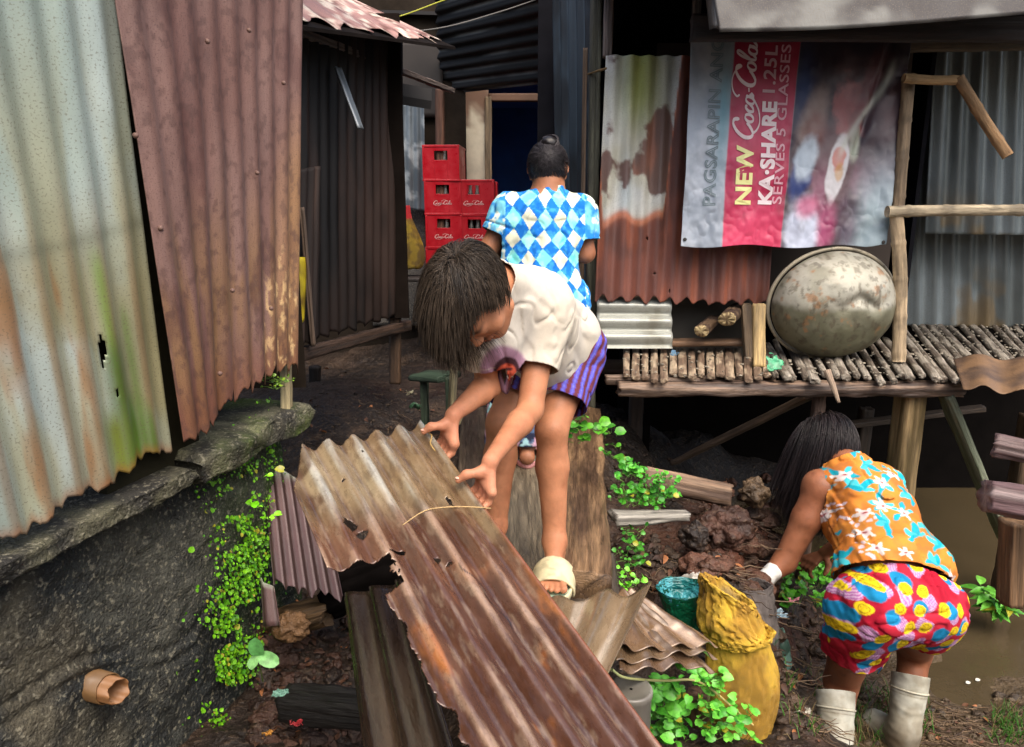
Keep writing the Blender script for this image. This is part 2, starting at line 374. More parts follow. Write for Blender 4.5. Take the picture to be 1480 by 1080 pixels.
# even fine spacing near the camera, stretched far away
gx = 0.4 + np.where(np.abs(s_) < .8, s_ / .8 * 2.9, np.sign(s_) * (2.9 + (np.exp((np.abs(s_) - .8) * 16) - 1) * 2.6))
gy = 2.6 + np.where(np.abs(s_) < .8, s_ / .8 * 2.9, np.sign(s_) * (2.9 + (np.exp((np.abs(s_) - .8) * 16) - 1) * 2.6))
X, Y = np.meshgrid(gx, gy, indexing='ij'); Z = ground_h(X, Y)
V = np.stack([X, Y, Z], -1).reshape(-1, 3)
t1 = fbm(V, 3, 4, 21); t2 = fbm(V, 11, 4, 22)
gc = mix(c(54, 42, 33), c(34, 27, 22), sst(.35, .62, t1)); gc = mix(gc, c(78, 62, 48), sst(.55, .75, t2) * .45)
under = sst(2.75, 3.1, V[:, 1]) * sst(.3, .6, V[:, 0]); gc = mix(gc, c(20, 17, 15), under * .85)  # shade beneath the platform painted into the mud colour
mound = np.exp(-(((V[:, 0] - .9) / .35) ** 2 + ((V[:, 1] - 2.5) / .4) ** 2))
gc = mix(gc, c(92, 52, 36), mound * sst(.4, .6, t2) * .8)
low = 1 - sst(-.42, -.30, V[:, 2]); gc = mix(gc, c(104, 88, 62), low * .5)
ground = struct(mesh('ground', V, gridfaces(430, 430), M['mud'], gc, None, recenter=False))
# water of the creek
n = 60
X, Y = np.meshgrid(np.linspace(.3, 6, n), np.linspace(1.2, 5.2, n), indexing='ij')
V = np.stack([X, Y, 0 * X - .405], -1).reshape(-1, 3)
mw = material('muddy_water', rough=0.12, amp=0.12, scale=3, bump=0.3, bscale=9, bdist=.012, rvar=.04, spec=.9)
water = struct(mesh('water', V, gridfaces(n, n), mw, c(72, 62, 44), None, recenter=False))

# ---------- retaining wall, ledge, drain pipe ----------
rw = thing('retaining_wall', 'dark mossy concrete retaining wall under the corrugated sheets at the left', 'wall', (-.8, 1.7, -.4))
z0, z1 = -.7, .98
nu, nv = 300, 240
tt = np.linspace(-2.6, .06, nu)[:, None] + np.zeros((1, nv)); zz = np.linspace(0, 1, nv)[None] + np.zeros((nu, 1))
ledge_z = lambda t: .865 + .012 * np.sin(t * 5) + 0 * t
zc = z0 + (ledge_z(tt) - z0) * zz
ptn = np.stack([tt, zc, 0 * tt], -1)
off = -.035 + (fbm(ptn, 2.2, 4, 31) - .5) * .008 + (fbm(ptn, 9, 6, 32) - .5) * .028 + (fbm(ptn, 45, 4, 33) - .5) * .014
seam = np.abs(zc - (.55 + .12 * np.sin(tt * 3.2) + .03 * np.sin(tt * 13)) ); off = off + (.004 * np.exp(-(seam / .012) ** 2) - .008 * np.exp(-((seam - .02) / .012) ** 2)) * sst(.35, .6, fbm(ptn, 5, 3, 36))
batter = (.87 - zc) * .10; off = off + batter * .8
# the corner turns away from the camera
turn = sst(-.10, .06, tt); off = off - turn ** 2 * .10
xy = WALL_O[None, None] + tt[..., None] * WALL_D + off[..., None] * WALL_N
V = np.concatenate([xy, zc[..., None]], -1).reshape(-1, 3)
a = fbm(ptn, 3, 5, 41).reshape(-1); b_ = fbm(ptn, 8, 4, 42).reshape(-1); T_ = tt.reshape(-1); Zf = zc.reshape(-1)
col = mix(c(66, 66, 58), c(28, 32, 32), sst(.38, .58, a)); col = mix(col, c(84, 78, 62), sst(.5, .7, b_) * sst(-.55, -1.0, T_) * .7)
col = mix(col, c(50, 74, 12), sst(-.50, -.06, T_) * sst(.28, .55, b_) * .95); col = mix(col, c(30, 50, 12), sst(-.2, -.0, T_) * .5)
mesh('wall_face', V, gridfaces(nu, nv), M['concrete'], col, None, rw)
# end face that turns the corner
nu2 = 50
s2 = np.linspace(0, .9, nu2)[:, None] + np.zeros((1, nv)); z2 = z0 + (.865 - z0) * zz[:1] + np.zeros((nu2, 1))
base = (WALL_O + .06 * WALL_D + WALL_N * -.135)
e = np.stack([base[0] - s2 * .95, base[1] + s2 * .15 + (fbm(np.stack([s2, z2, s2 * 0], -1), 8, 3, 3) - .5) * .03, z2], -1)
e[..., 0] += WALL_N[0] * (.87 - z2) * .08
mesh('wall_end', e.reshape(-1, 3), gridfaces(nu2, nv), M['concrete'], c(48, 52, 30), None, rw)
def ledge(name, t0, t1, zt, th, dep, seed, colr):
    n1, n2 = max(20, int((t1 - t0) / .008)), 44
    T, A = np.meshgrid(np.linspace(t0, t1, n1), np.linspace(0, 2 * np.pi, n2, endpoint=False), indexing='ij')
    cx = np.sign(np.cos(A)) * np.abs(np.cos(A)) ** .28; sy = np.sign(np.sin(A)) * np.abs(np.sin(A)) ** .28
    q = np.stack([T * 6, cx + seed, sy], -1)
    rn = (fbm(q, 1.6, 5, seed) - .5); big = (fb2(T, A * 0, 5, 1, 3, seed + 4) - .5)
    o = -.06 + (dep / 2 + .06) * cx + cx * rn * .05 + big * .05 * (cx > 0)
    z = zt - th / 2 + th / 2 * sy + rn * .03 * np.sign(sy) * (.3 + .7 * (sy < 0)) 
    ends = np.minimum(sst(t0, t0 + .02, T), sst(t1, t1 - .02, T)); z = zt - th / 2 + (z - zt + th / 2) * (.5 + .5 * ends)
    xy = WALL_O + T[..., None] * WALL_D + o[..., None] * WALL_N
    V = np.concatenate([xy, z[..., None]], -1).reshape(-1, 3)
    i = np.arange(n1 * n2).reshape(n1, n2); j = np.roll(i, -1, 1)
    Fq = np.stack([i[:-1], j[:-1], j[1:], i[1:]], -1).reshape(-1, 4)
    m_ = sst(.4, .62, fbm(V, 12, 4, seed)); cc = mix(colr, c(44, 42, 36), m_); cc = mix(cc, c(74, 92, 24), sst(.42, .62, fbm(V, 7, 3, seed + 9)) * sst(-.7, -.2, T.reshape(-1)) * .8)
    Vc = [V, V[:n2].mean(0)[None], V[-n2:].mean(0)[None]]; nV = len(V)
    caps = [(i[0][k], i[0][(k + 1) % n2], i[0][(k + 2) % n2], nV) for k in range(0, n2, 2)] + [(i[-1][(k + 2) % n2], i[-1][(k + 1) % n2], i[-1][k], nV + 1) for k in range(0, n2, 2)]
    return mesh(name, np.concatenate(Vc), np.concatenate([Fq, np.array(caps)]), M['concrete'], np.concatenate([cc, cc[:1], cc[:1]]), None, rw)
ledge('ledge', -2.4, -.532, .884, .05, .10, 5, c(80, 78, 60)); ledge('ledge', -.53, -.015, .912, .085, .15, 8, c(104, 102, 80))
# drain pipe stub
q = L(142, 992, .0)
dp = thing('drain_pipe', 'short broken brown drain pipe stub sticking out of the dark concrete wall', 'pipe', q)
ax = np.array([WALL_N[0] * .7 + .5, WALL_N[1] * .7 - .25, .05]); ax /= np.linalg.norm(ax)
def pipe(name, r0, r1, thk, l0, l1, colr, seed, jag=.004):
    ns = 48; th = np.linspace(0, 2 * np.pi, ns, endpoint=False); s, t = orth(ax)
    prof = [(l0, r0), (l1, r1), (l1, r1 - thk), (l0, r0 - thk)]
    V = []
    for l, r in prof:
        ll = l + (jag * np.sin(th * 3 + seed) + jag * .8 * np.sin(th * 7)) * (l == l1)
        V.append(q + ax * ll[:, None] if False else q + ax[None] * (ll[:, None] if np.ndim(ll) else ll) + r * (np.cos(th)[:, None] * s + np.sin(th)[:, None] * t))
    V = np.concatenate(V); i = np.arange(4 * ns).reshape(4, ns); j = np.roll(i, -1, 1)
    Fq = np.stack([i[:-1], j[:-1], j[1:], i[1:]], -1).reshape(-1, 4)
    return mesh(name, V, Fq, M['rubber'], colr, None, dp)
pipe('outer_pipe', .034, .033, .003, -.06, .030, c(112, 84, 52), 1, .001); pipe('inner_pipe', .029, .028, .0025, -.05, .060, c(138, 98, 62), 2, .003)

# ---------- left shack ----------
sh = thing('metal_shack', 'near shack clad in pale green and rusty red corrugated sheets on a concrete ledge', 'shack', (-.9, 1.7, .9))
def pale_col(u, v, um, vm, cr):
    a = fb2(um, vm, 3, 1.2, 4, 51); b = fb2(um, vm, 14, 2.0, 4, 52); d = fb2(um, vm, 6, 6, 4, 53)
    col = mix(c(150, 164, 154), c(172, 184, 178), sst(.4, .6, a))
    col = mix(col, c(158, 156, 124), sst(.45, .62, b) * sst(.0, .45, v * 1.0) * .7)
    col = mix(col, c(186, 200, 206), np.exp(-((um - .78 - v * .05) / .03) ** 2) * (1 - sst(.3, .5, v)) * .9)
    lowr = sst(.36, .62, v + (a - .5) * .3); col = mix(col, c(142, 134, 96), lowr * sst(.42, .64, d) * .75)
    col = mix(col, c(150, 104, 60), sst(.61, .72, fb2(um, vm, 16, 2.5, 4, 57)) * lowr * .75)
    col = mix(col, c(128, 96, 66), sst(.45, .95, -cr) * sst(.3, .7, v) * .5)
    for uc, wd, s0, cc in ((.742, .012, .50, c(104, 140, 36)), (.752, .030, .68, c(58, 92, 34)), (.80, .02, .80, c(78, 112, 34)), (.70, .035, .82, c(112, 124, 50)), (.84, .010, .62, c(90, 116, 50)), (.87, .012, .84, c(84, 110, 44)), (.775, .020, .88, c(92, 120, 44))):
        uu = uc * (um.max()); m_ = np.exp(-((um - uu - (v - .6) * .03) / wd) ** 2) * sst(s0, s0 + .08, v) * (.62 + .38 * sst(.35, .6, fb2(um, vm, 20, 3, 3, 58)))
        col = mix(col, cc, m_)
    col = mix(col, c(92, 96, 78), np.exp(-((v - .487 - .02 * np.sin(um * 5)) / .016) ** 2) * .35)       # cast shadow band painted across the sheet
    rim = sst(.03, .0, (v1p(u) - v)) ; col = mix(col, c(150, 84, 36), rim * (.5 + .5 * sst(.4, .6, d)))
    return col
def v1p(u):
    u = np.asarray(u)
    return 1 - .012 * np.abs(np.sin(u * 38)) - .010 * np.sin(u * 17) + .045 * (np.floor(u * 9 + .3) / 9 - u) - .02 * (fb2(u, u * 0, 60, 1, 3, 3) - .5)
Pc = [L(-330, -140, .045), L(160, -60, .045), L(250, 650, .045), L(-60, 822, .045)]
def hole_p(u, v):
    def el(uc, vc, a, b): return ((u - uc - .02 * (v - vc) / b * 0) / a) ** 2 + ((v - vc) / b) ** 2 < 1 - .5 * (fb2(u, v, 120, 60, 2, 5) - .5)
    return el(.715, .722, .0095, .028) | el(.705, .745, .004, .02) | el(.737, .82, .005, .008)
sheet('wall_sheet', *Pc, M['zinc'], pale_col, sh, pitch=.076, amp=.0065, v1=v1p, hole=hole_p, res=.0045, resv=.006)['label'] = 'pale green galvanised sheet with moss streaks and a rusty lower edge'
def br_col(u, v, um, vm, cr):
    a = fb2(um, vm, 3, 1.5, 4, 61); b = fb2(um, vm, 30, 3, 4, 62); d = fb2(um, vm, 9, 7, 5, 63)
    col = mix(c(120, 92, 84), c(106, 76, 68), sst(.4, .6, a))
    col = mix(col, c(88, 54, 48), np.exp(-((u - .27 + v * .04) / .10) ** 2) * .45)
    col = mix(col, c(150, 112, 70), sst(.75, 1.0, u + (v - .5) * .35 + (a - .5) * .2) * sst(.25, .55, v) * .8)
    col = mix(col, c(126, 94, 62), sst(.40, .75, v) * sst(.4, .6, b) * .85)
    col = mix(col, c(108, 66, 46), sst(.82, .98, v) * .7)
    col = mix(col, c(204, 170, 120), sst(.60, .66, fb2(um, vm, 90, 45, 3, 64)) * sst(.6, .8, v) * sst(.55, .85, u) * .9)
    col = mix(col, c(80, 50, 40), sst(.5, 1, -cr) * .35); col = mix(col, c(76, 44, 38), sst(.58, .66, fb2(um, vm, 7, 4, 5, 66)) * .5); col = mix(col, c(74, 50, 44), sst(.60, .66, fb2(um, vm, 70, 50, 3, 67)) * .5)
    return col
def v1b(u):
    u = np.asarray(u)
    saw = (u * 9.0) % 1.0
    return 1 - .030 * saw * sst(.25, .4, u) + .02 * np.sin(u * 5 + 1) - .012 * np.abs(np.sin(u * 60)) + .03 * (1 - sst(.0, .3, u)) * 0 - .02 * (fb2(u, u * 0, 70, 1, 3, 8) - .5)
Bc = [L(160, -60, .075), L(436, -60, .055), L(428, 548, .06), L(268, 632, .09)]
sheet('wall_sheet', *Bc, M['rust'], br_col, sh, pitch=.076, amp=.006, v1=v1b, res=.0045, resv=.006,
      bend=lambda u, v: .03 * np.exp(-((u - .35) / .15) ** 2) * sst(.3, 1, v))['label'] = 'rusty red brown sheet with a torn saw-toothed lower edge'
bA, bB = L(120, 500, -.02), L(268, 500, -.02)
boxes('backing_board', [(np.array([(bA[0]+bB[0])/2, (bA[1]+bB[1])/2, 1.55]), (bB - bA) * [.5, .5, 0], np.array([WALL_N[0], WALL_N[1], 0]) * .012, (0, 0, .68))], M['wood'], c(40, 38, 28), sh)
qa = L(412, 525, .03); qb = L(414, 590, .03)
beam('corner_post', L(405, 150, -.05), qb - np.array([0, 0, .02]), .03, .03, c(170, 156, 118), 'wood', sh, seed=3)
for k_, (yy, x0_, x1_) in enumerate(((5, 640, 520), (22, 720, 560))):
    wpt = spline([P(x1_ - 10, 40 + 10 * k_, Y=4.2), P((x0_ + x1_) / 2, yy + 18, Y=4.3), P(x0_, yy - 4, Y=4.5), P(x0_ + 60, yy - 24, Y=4.6)], 30); Vw, Fw = tube_geo(wpt, .004, 6)
    tag(mesh('cable', Vw, Fw, M['fibre'], [c(150, 150, 40), c(90, 88, 84)][k_]), ['yellow cable strung under the dark roof above the alley', 'thin grey cable strung lower under the dark roof above the alley'][k_], 'cable')
boxes('side_wall', [(np.array([-1.45, 2.35, 1.7]), (.75, .05, 0), (-.003, .012, 0), (0, 0, .8))], M['wood'], c(40, 34, 28), sh)
boxes('shack_roof', [(np.array([-1.75, 1.2, 2.75]), (1.05, -.2, 0.12), (.35, 1.6, 0), (-.002, 0, .01))], M['darkmetal'], c(80, 60, 50), sh)
# nail heads
bg = Bag()
for px, py in ((252, 434), (336, 420), (196, 196), (392, 446), (300, 60), (360, 44), (232, 330), (318, 540), (372, 250), (410, 120)):
    V, Fq = blob_geo(L(px, py, .085), (.006, .006, .006), .1, n=8); bg.add(V, Fq, c(120, 96, 84))
for k, (px, py) in enumerate(()): pass
V = None
for k in range(len(bg.V)): mesh('nail_head', bg.V[k], bg.F[k] - 8 * 16 * k, M['rust'], c(110, 84, 74), None, sh)

# ---------- dark shed behind ----------
O2 = P(425, 505, Y=2.62)[:2]
ds = thing('dark_shed', 'dark corrugated shed raised on posts behind the rusty red sheet', 'shed', (-.8, 3.0, .5))
Ls = lambda px, py, off=0: L(px, py, off, o=O2 + WALL_N * 0)
def dk(base, alt, seed, ps=12):
    def f(u, v, um, vm, cr):
        a = fb2(um, vm, ps, 1.4, 4, seed); b = fb2(um, vm, 3, 2, 4, seed + 1)
        return mix(mix(base, alt, sst(.42, .62, a)), np.asarray(base) * .4, sst(.45, .65, b) * .6)
    return f
sheet('wall_sheet', Ls(400, 20), Ls(583, 60), Ls(584, 462), Ls(400, 515), M['darkmetal'], dk(c(20, 17, 16), c(46, 34, 29), 71), ds, pitch=.076, amp=.009, v1=lambda u: 1 - .02 * np.abs(np.sin(u * 30)) - .02 * fb2(u, u * 0, 30, 1, 3, 3), res=.008)  # sheet tones lowered to stand for the shade under the roof
sheet('wall_sheet', Ls(400, 250, .03), Ls(462, 240, .03), Ls(456, 500, .03), Ls(400, 508, .03), M['darkmetal'], dk(c(36, 29, 26), c(68, 54, 47), 74), ds, pitch=.05, amp=.006, v1=lambda u: 1 - .03 * np.abs(np.sin(u * 11)), res=.006)
sheet('tarp_strip', Ls(400, 370, .045), Ls(442, 372, .045), Ls(438, 470, .045), Ls(400, 478, .045), M['tarp'],
      lambda u, v, um, vm, cr: mix(c(168, 150, 30), c(96, 74, 24), sst(.4, .6, fb2(um, vm, 14, 14, 3, 9)) ), ds, pitch=.11, amp=.006, v1=lambda u: 1 - .12 * fb2(u, u * 0, 8, 1, 3, 3))
beam('batten', Ls(436, 300, .05), Ls(453, 500, .05), .022, .014, c(118, 98, 82), 'wood', ds, seed=11)
beam('floor_beam', Ls(400, 522, .0), Ls(590, 470, .0), .04, .05, c(64, 46, 34), 'wood', ds, seed=4)
beam('post', Ls(571, 455, -.03), Ls(571, 540, -.03) - np.array([0, 0, .05]), .055, .055, c(76, 56, 38), 'wood', ds, seed=6)
beam('post', P(455, 530, Y=4.1), P(455, 620, Y=4.1), .06, .06, c(36, 28, 22), 'wood', ds, seed=7)
# far side and back of the shed
boxes('side_wall', [(np.array([-1.55, 3.5, 1.65]), (1.05, .0, 0), (0, .012, 0), (0, 0, .68))], M['wood'], c(28, 23, 20), ds)
def eave_col(u, v, um, vm, cr):
    a = fb2(um, vm, 8, 8, 4, 81); b = fb2(um, vm, 22, 12, 4, 82)
    col = mix(c(150, 112, 104), c(186, 154, 142), sst(.4, .62, a)); col = mix(col, c(92, 54, 40), sst(.52, .66, b) * .9)
    return mix(col, c(222, 214, 196), sst(.55, .68, fb2(um, vm, 30, 20, 3, 84)) * .6)
e0, e1 = P(405, -75, Y=2.45), P(655, 52, Y=3.75); e2, e3 = P(655, 66, Y=3.55), P(385, 28, Y=2.2)
sheet('roof_sheet', e0 + [-.9, .3, .5], e1 + [-.9, .5, .42], e2, e3, M['rust'], eave_col, ds, pitch=.15, amp=.006, res=.008,
      v1=lambda u: 1.02 - .055 * fb2(u, u * 0, 26, 1, 4, 5) - .04 * np.abs(np.sin(u * 21)) - .05 * sst(.75, .8, u) * (np.sin(u * 90) > 0))
boxes('roof_underlay', [((e2 + e3) / 2 + np.array([-.45, .2, .20]), (e2 - e3) * .52, np.array([-.45, .2, .21]), (0, 0, .006))], M['wood'], c(26, 22, 20), ds)
beam('rafter', P(430, 45, Y=2.75), P(655, 132, Y=4.6), .028, .028, c(112, 98, 90), 'wood', ds, seed=9)
beam('hanging_strip', P(488, 98, Y=2.95), P(521, 186, Y=2.9), .034, .010, c(150, 156, 160), 'zinc', ds, seed=12, col2=c(84, 92, 96), nsec=12)
boxes('torn_flap', [(P(592, 138, Y=3.75), (.10, .05, -.01), (0, .01, .03), (.002, 0, .02))], M['darkmetal'], c(22, 20, 20), ds)

# ---------- house at the back with the doorway ----------
bh = thing('block_house', 'dim house at the back with an open dark doorway behind the stacked red crates', 'house', (.1, 6.1, .5))
YB = 6.0
def wallrect(name, px0, py0, px1, py1, Y, thick, mat, col, parent, seed=1, fn=None):
    a, b, c2, d = P(px0, py0, Y=Y), P(px1, py0, Y=Y), P(px1, py1, Y=Y), P(px0, py1, Y=Y)
    nu = max(6, int(np.linalg.norm(b - a) / .03)); nv = max(6, int(np.linalg.norm(d - a) / .03))
    u, v = np.meshgrid(np.linspace(0, 1, nu), np.linspace(0, 1, nv), indexing='ij')
    p = ((1 - u) * (1 - v))[..., None] * a + (u * (1 - v))[..., None] * b + (u * v)[..., None] * c2 + ((1 - u) * v)[..., None] * d
    cc = fn(u, v, p) if fn else mix(col, np.asarray(col) * .7, sst(.4, .6, fbm(p, 3, 4, seed)))
    return mesh(name, p.reshape(-1, 3), gridfaces(nu, nv), mat, cc.reshape(-1, 3), None, parent, solid=thick)
def plaster_col(u, v, p):
    col = mix(c(116, 90, 74), c(98, 76, 62), sst(.4, .6, fbm(p, 3, 4, 2)))
    return mix(col, c(188, 180, 160), sst(.47, .56, fbm(p, 5, 4, 7) * .5 + .25 * (1 - np.abs(v - .62)) + .17 * u))
wallrect('wall', 600, 128, 706, 420, YB, .08, M['plaster'], c(110, 86, 70), bh, fn=plaster_col)
wallrect('wall', 786, 138, 860, 420, YB, .08, M['plaster'], c(150, 140, 122), bh, fn=plaster_col)
wallrect('lintel', 706, 136, 786, 147, YB - .01, .07, M['wood'], c(112, 84, 66), bh)
beam('door_jamb', P(706, 140, Y=YB - .05), P(706, 440, Y=YB - .05), .03, .05, c(126, 108, 84), 'wood', bh, seed=14)
beam('door_jamb', P(788, 140, Y=YB - .05), P(788, 440, Y=YB - .05), .04, .05, c(92, 72, 54), 'wood', bh, seed=15)
beam('corner_post', P(636, 130, Y=5.5), P(638, 420, Y=5.5), .11, .06, c(98, 66, 50), 'wood', bh, seed=16)
boxes('room', [(np.array([.2, 7.6, 1.5]), (.9, 0, 0), (0, .01, 0), (0, 0, 1.2)), (np.array([-.55, 6.85, 1.5]), (.01, 0, 0), (0, .75, 0), (0, 0, 1.2)), (np.array([.5, 6.5, 1.45]), (.01, 0, 0), (0, .45, 0), (0, 0, 1.15)),
               (np.array([.2, 6.85, 2.45]), (.9, 0, 0), (0, .8, 0), (0, 0, .01))], M['plaster'], c(60, 96, 160), bh)
def grey_col(u, v, um, vm, cr):
    a = fb2(um, vm, 10, 2, 4, 91); return mix(mix(c(124, 136, 144), c(86, 96, 104), sst(.4, .62, a)), c(180, 188, 192), sst(.6, .75, fb2(um, vm, 14, 14, 3, 92)) * .6)
sheet('wall_sheet', P(574, 150, Y=5.6), P(613, 152, Y=5.6), P(615, 305, Y=5.6), P(574, 300, Y=5.6), M['zinc'], grey_col, bh, pitch=.06, amp=.008, res=.008)['label'] = 'grey corrugated sheet beside the crates'
wallrect('wall', 540, 300, 618, 470, 5.75, .05, M['concrete'], c(92, 88, 82), bh)
wallrect('wall', 540, 60, 640, 170, 5.75, .04, M['wood'], c(40, 34, 30), bh)
sheet('gable_sheet', P(600, -60, Y=5.2), P(800, -130, Y=4.35), P(800, 122, Y=5.2), P(635, 138, Y=5.85), M['darkmetal'],
      lambda u, v, um, vm, cr: mix(mix(c(50, 52, 54), c(104, 108, 110), sst(.45, .95, cr) * sst(.35, .6, fb2(um, vm, 3, 8, 4, 93))), c(26, 25, 25), sst(.5, .65, fb2(um, vm, 4, 4, 4, 94)) * .6), bh, pitch=.11, amp=.02, res=.012, resv=.03) if False else None
# horizontally ribbed wall over the doorway: ridges run along the first axis, so corners are given turned by 90 degrees
sheet('upper_sheet', P(628, -40, Y=5.3), P(636, 138, Y=5.9), P(800, 121, Y=5.35), P(800, -110, Y=4.5), M['darkmetal'],
      lambda u, v, um, vm, cr: mix(mix(c(34, 35, 37), c(120, 124, 126), sst(.3, 1.0, -cr) * sst(.35, .6, fb2(um, vm, 8, 3, 4, 93)) * .9), c(22, 21, 21), sst(.5, .65, fb2(um, vm, 4, 4, 4, 94)) * .6), bh, pitch=.095, amp=.013, res=.008, resv=.03)
# overall roof over the alley
boxes('alley_roof', [(np.array([.55, 6.9, 2.95]), (2.1, 0, -.05), (0, 1.2, .12), (0, 0, .012))], M['darkmetal'], c(36, 34, 34), bh)
boxes('outer_wall', [(np.array([-2.2, 5.8, 2.1]), (1.85, 0, 0), (0, .02, 0), (0, 0, 1.9)), (np.array([2.8, 6.1, 1.6]), (2.2, 0, 0), (0, .02, 0), (0, 0, 1.4))], M['wood'], c(44, 38, 32), bh)

# ---------- stilt house at the right ----------
st = thing('stilt_house', 'stilt house at the right clad in rusty and grey corrugated sheets under a metal eave', 'house', (1.3, 3.6, .8))
def door_col(u, v, um, vm, cr):
    a = fb2(um, vm, 8, 6, 5, 101); b = fb2(um, vm, 5, 3, 4, 102)
    white = mix(c(190, 188, 170), c(204, 206, 200), sst(.4, .6, b))
    white = mix(white, c(160, 168, 80), np.exp(-((u - .20) / .11) ** 2) * (1 - sst(.12, .38, v)) * .9)
    white = mix(white, c(162, 184, 196), np.exp(-((u - .15) / .04) ** 2) * sst(.3, .5, v) * .5)
    rust = mix(c(118, 72, 60), c(96, 62, 54), sst(.4, .62, a)); rust = mix(rust, c(150, 84, 58), sst(.55, .7, fb2(um, vm, 22, 2.5, 3, 104)) * .6)
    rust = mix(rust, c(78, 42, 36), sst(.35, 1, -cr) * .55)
    edge = .655 + .02 * np.sin(u * 30 + 1) - .8 * sst(.36, .45, u) - .3 * sst(.03, -.02, u) + (b - .5) * .1
    m_ = sst(edge - .03, edge + .03, v)
    m_ = np.maximum(m_, sst(.585, .64, a + .34 * np.exp(-((u - .34) / .06) ** 2) * np.exp(-((v - .36) / .18) ** 2) + .2 * np.exp(-((u - .03) / .05) ** 2) * np.exp(-((v - .3) / .3) ** 2) - .06) * .9)
    col = mix(white, rust, m_)
    return mix(col, c(196, 104, 58), np.exp(-((v - edge) / .02) ** 2) * .7)
sheet('wall_sheet', P(876, 80, Y=3.5), P(1132, 82, Y=3.5), P(1110, 443, Y=3.38), P(860, 434, Y=3.38), M['rust'], door_col, st, pitch=.078, amp=.010, res=.005, resv=.008,
      v1=lambda u: 1 - .012 * np.abs(np.sin(u * 31)) + .012 * np.cos(2 * np.pi * u * 10.6) - .03 * (fb2(u, u * 0, 30, 1, 3, 7) - .5),
      hole=lambda u, v: (((u - .285) / .006) ** 2 + ((v - .735) / .009) ** 2 < 1) | (((u - .335) / .005) ** 2 + ((v - .88) / .006) ** 2 < 1) | (((u - .425) / .005) ** 2 + ((v - .95) / .007) ** 2 < 1))['label'] = 'sheet half whitewashed and half rust red beside the banner'
def zc_(u, v, um, vm, cr):
    return mix(mix(c(176, 180, 172), c(120, 124, 116), sst(-.2, -.9, cr) * .7), c(110, 108, 92), sst(.5, .7, fb2(um, vm, 8, 8, 4, 111)) * .6)
sheet('wall_sheet', P(862, 418, Y=3.42), P(864, 504, Y=3.36), P(972, 504, Y=3.36), P(970, 420, Y=3.42), M['zinc'], zc_, st, pitch=.074, amp=.010, res=.005)['label'] = 'small grey sheet with level ribs under the rusty sheet'
def rw_col(u, v, um, vm, cr):
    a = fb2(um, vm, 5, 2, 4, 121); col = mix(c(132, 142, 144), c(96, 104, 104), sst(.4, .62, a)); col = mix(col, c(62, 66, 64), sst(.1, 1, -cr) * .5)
    return mix(col, c(124, 104, 70), sst(.55, .7, fb2(um, vm, 7, 5, 4, 123)) * sst(.7, 1, v) * .8)
sheet('wall_sheet', P(1290, 60, Y=4.15), P(1640, 50, Y=4.15), P(1640, 478, Y=4.2), P(1285, 470, Y=4.2), M['zinc'], rw_col, st, pitch=.098, amp=.011, res=.007)['label'] = 'grey upright sheet behind the bamboo rail, lower one'
sheet('wall_sheet', P(1352, 70, Y=4.0), P(1640, 60, Y=4.0), P(1640, 342, Y=3.98), P(1338, 338, Y=3.98), M['zinc'], rw_col, st, pitch=.098, amp=.012, res=.007, v1=lambda u: 1 + 0 * u)['label'] = 'grey upright sheet behind the bamboo rail, overlapping upper one'
# tall dark blue-grey sheet at the corner of the alley
def tl_col(u, v, um, vm, cr):
    return mix(mix(c(52, 62, 70), c(100, 116, 126), sst(.2, 1, cr) * .8 * sst(.3, .55, fb2(um, vm, 9, 1.2, 3, 131))), c(34, 34, 34), sst(.5, .66, fb2(um, vm, 6, 3, 4, 132)) * .7)
sheet('corner_sheet', P(797, -50, Y=4.3), P(868, -50, Y=3.7), P(866, 470, Y=3.75), P(806, 470, Y=4.35), M['darkmetal'], tl_col, st, pitch=.11, amp=.016, res=.008)
beam('corner_post', P(862, -40, Y=3.62), P(852, 600, Y=3.5), .06, .05, c(88, 88, 74), 'wood', st, seed=21)
beam('window_post', P(881, -40, Y=3.55), P(878, 84, Y=3.55), .05, .04, c(116, 104, 96), 'wood', st, seed=22)
beam('batten', P(846, 70, Y=3.55), P(840, 440, Y=3.5), .02, .02, c(92, 74, 58), 'wood', st, seed=23)
beam('twig_tie', P(846, 108, Y=3.6), P(876, 99, Y=3.45), .007, .007, c(160, 130, 84), 'wood', st, seed=24, nsec=8, seg=.01)
# inside and side walls (dark)
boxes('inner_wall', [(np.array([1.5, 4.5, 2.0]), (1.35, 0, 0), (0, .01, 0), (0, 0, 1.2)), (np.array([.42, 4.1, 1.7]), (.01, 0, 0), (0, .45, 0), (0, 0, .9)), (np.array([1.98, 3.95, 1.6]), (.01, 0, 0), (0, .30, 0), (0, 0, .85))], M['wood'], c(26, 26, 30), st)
boxes('front_wall', [(np.array([1.28, 3.66, 1.62]), (.60, 0, 0), (0, .008, 0), (0, 0, .62))], M['wood'], c(60, 50, 42), st)
beam('window_post', P(1008, -30, Y=3.5), P(992, 356, Y=3.5), .06, .03, c(108, 104, 98), 'wood', st, seed=25)
boxes('roof', [(np.array([1.9, 3.95, 2.62]), (1.55, 0, .02), (0, 1.05, .30), (0, 0, .010))], M['darkmetal'], c(60, 54, 50), st)
beam('eave_beam', P(1000, 40, Y=3.15), P(1560, 42, Y=3.15), .05, .10, c(46, 38, 36), 'wood', st, seed=26)
beam('eave_beam', P(1300, 66, Y=3.45), P(1560, 60, Y=3.45), .05, .06, c(96, 84, 66), 'wood', st, seed=27)
def ev_col(u, v, um, vm, cr):
    a = fb2(um, vm, 5, 9, 4, 141); return mix(mix(c(54, 50, 49), c(104, 104, 100), sst(.42, .64, a)), c(50, 46, 46), sst(.5, .66, fb2(um, vm, 3, 4, 4, 142)) * .7)
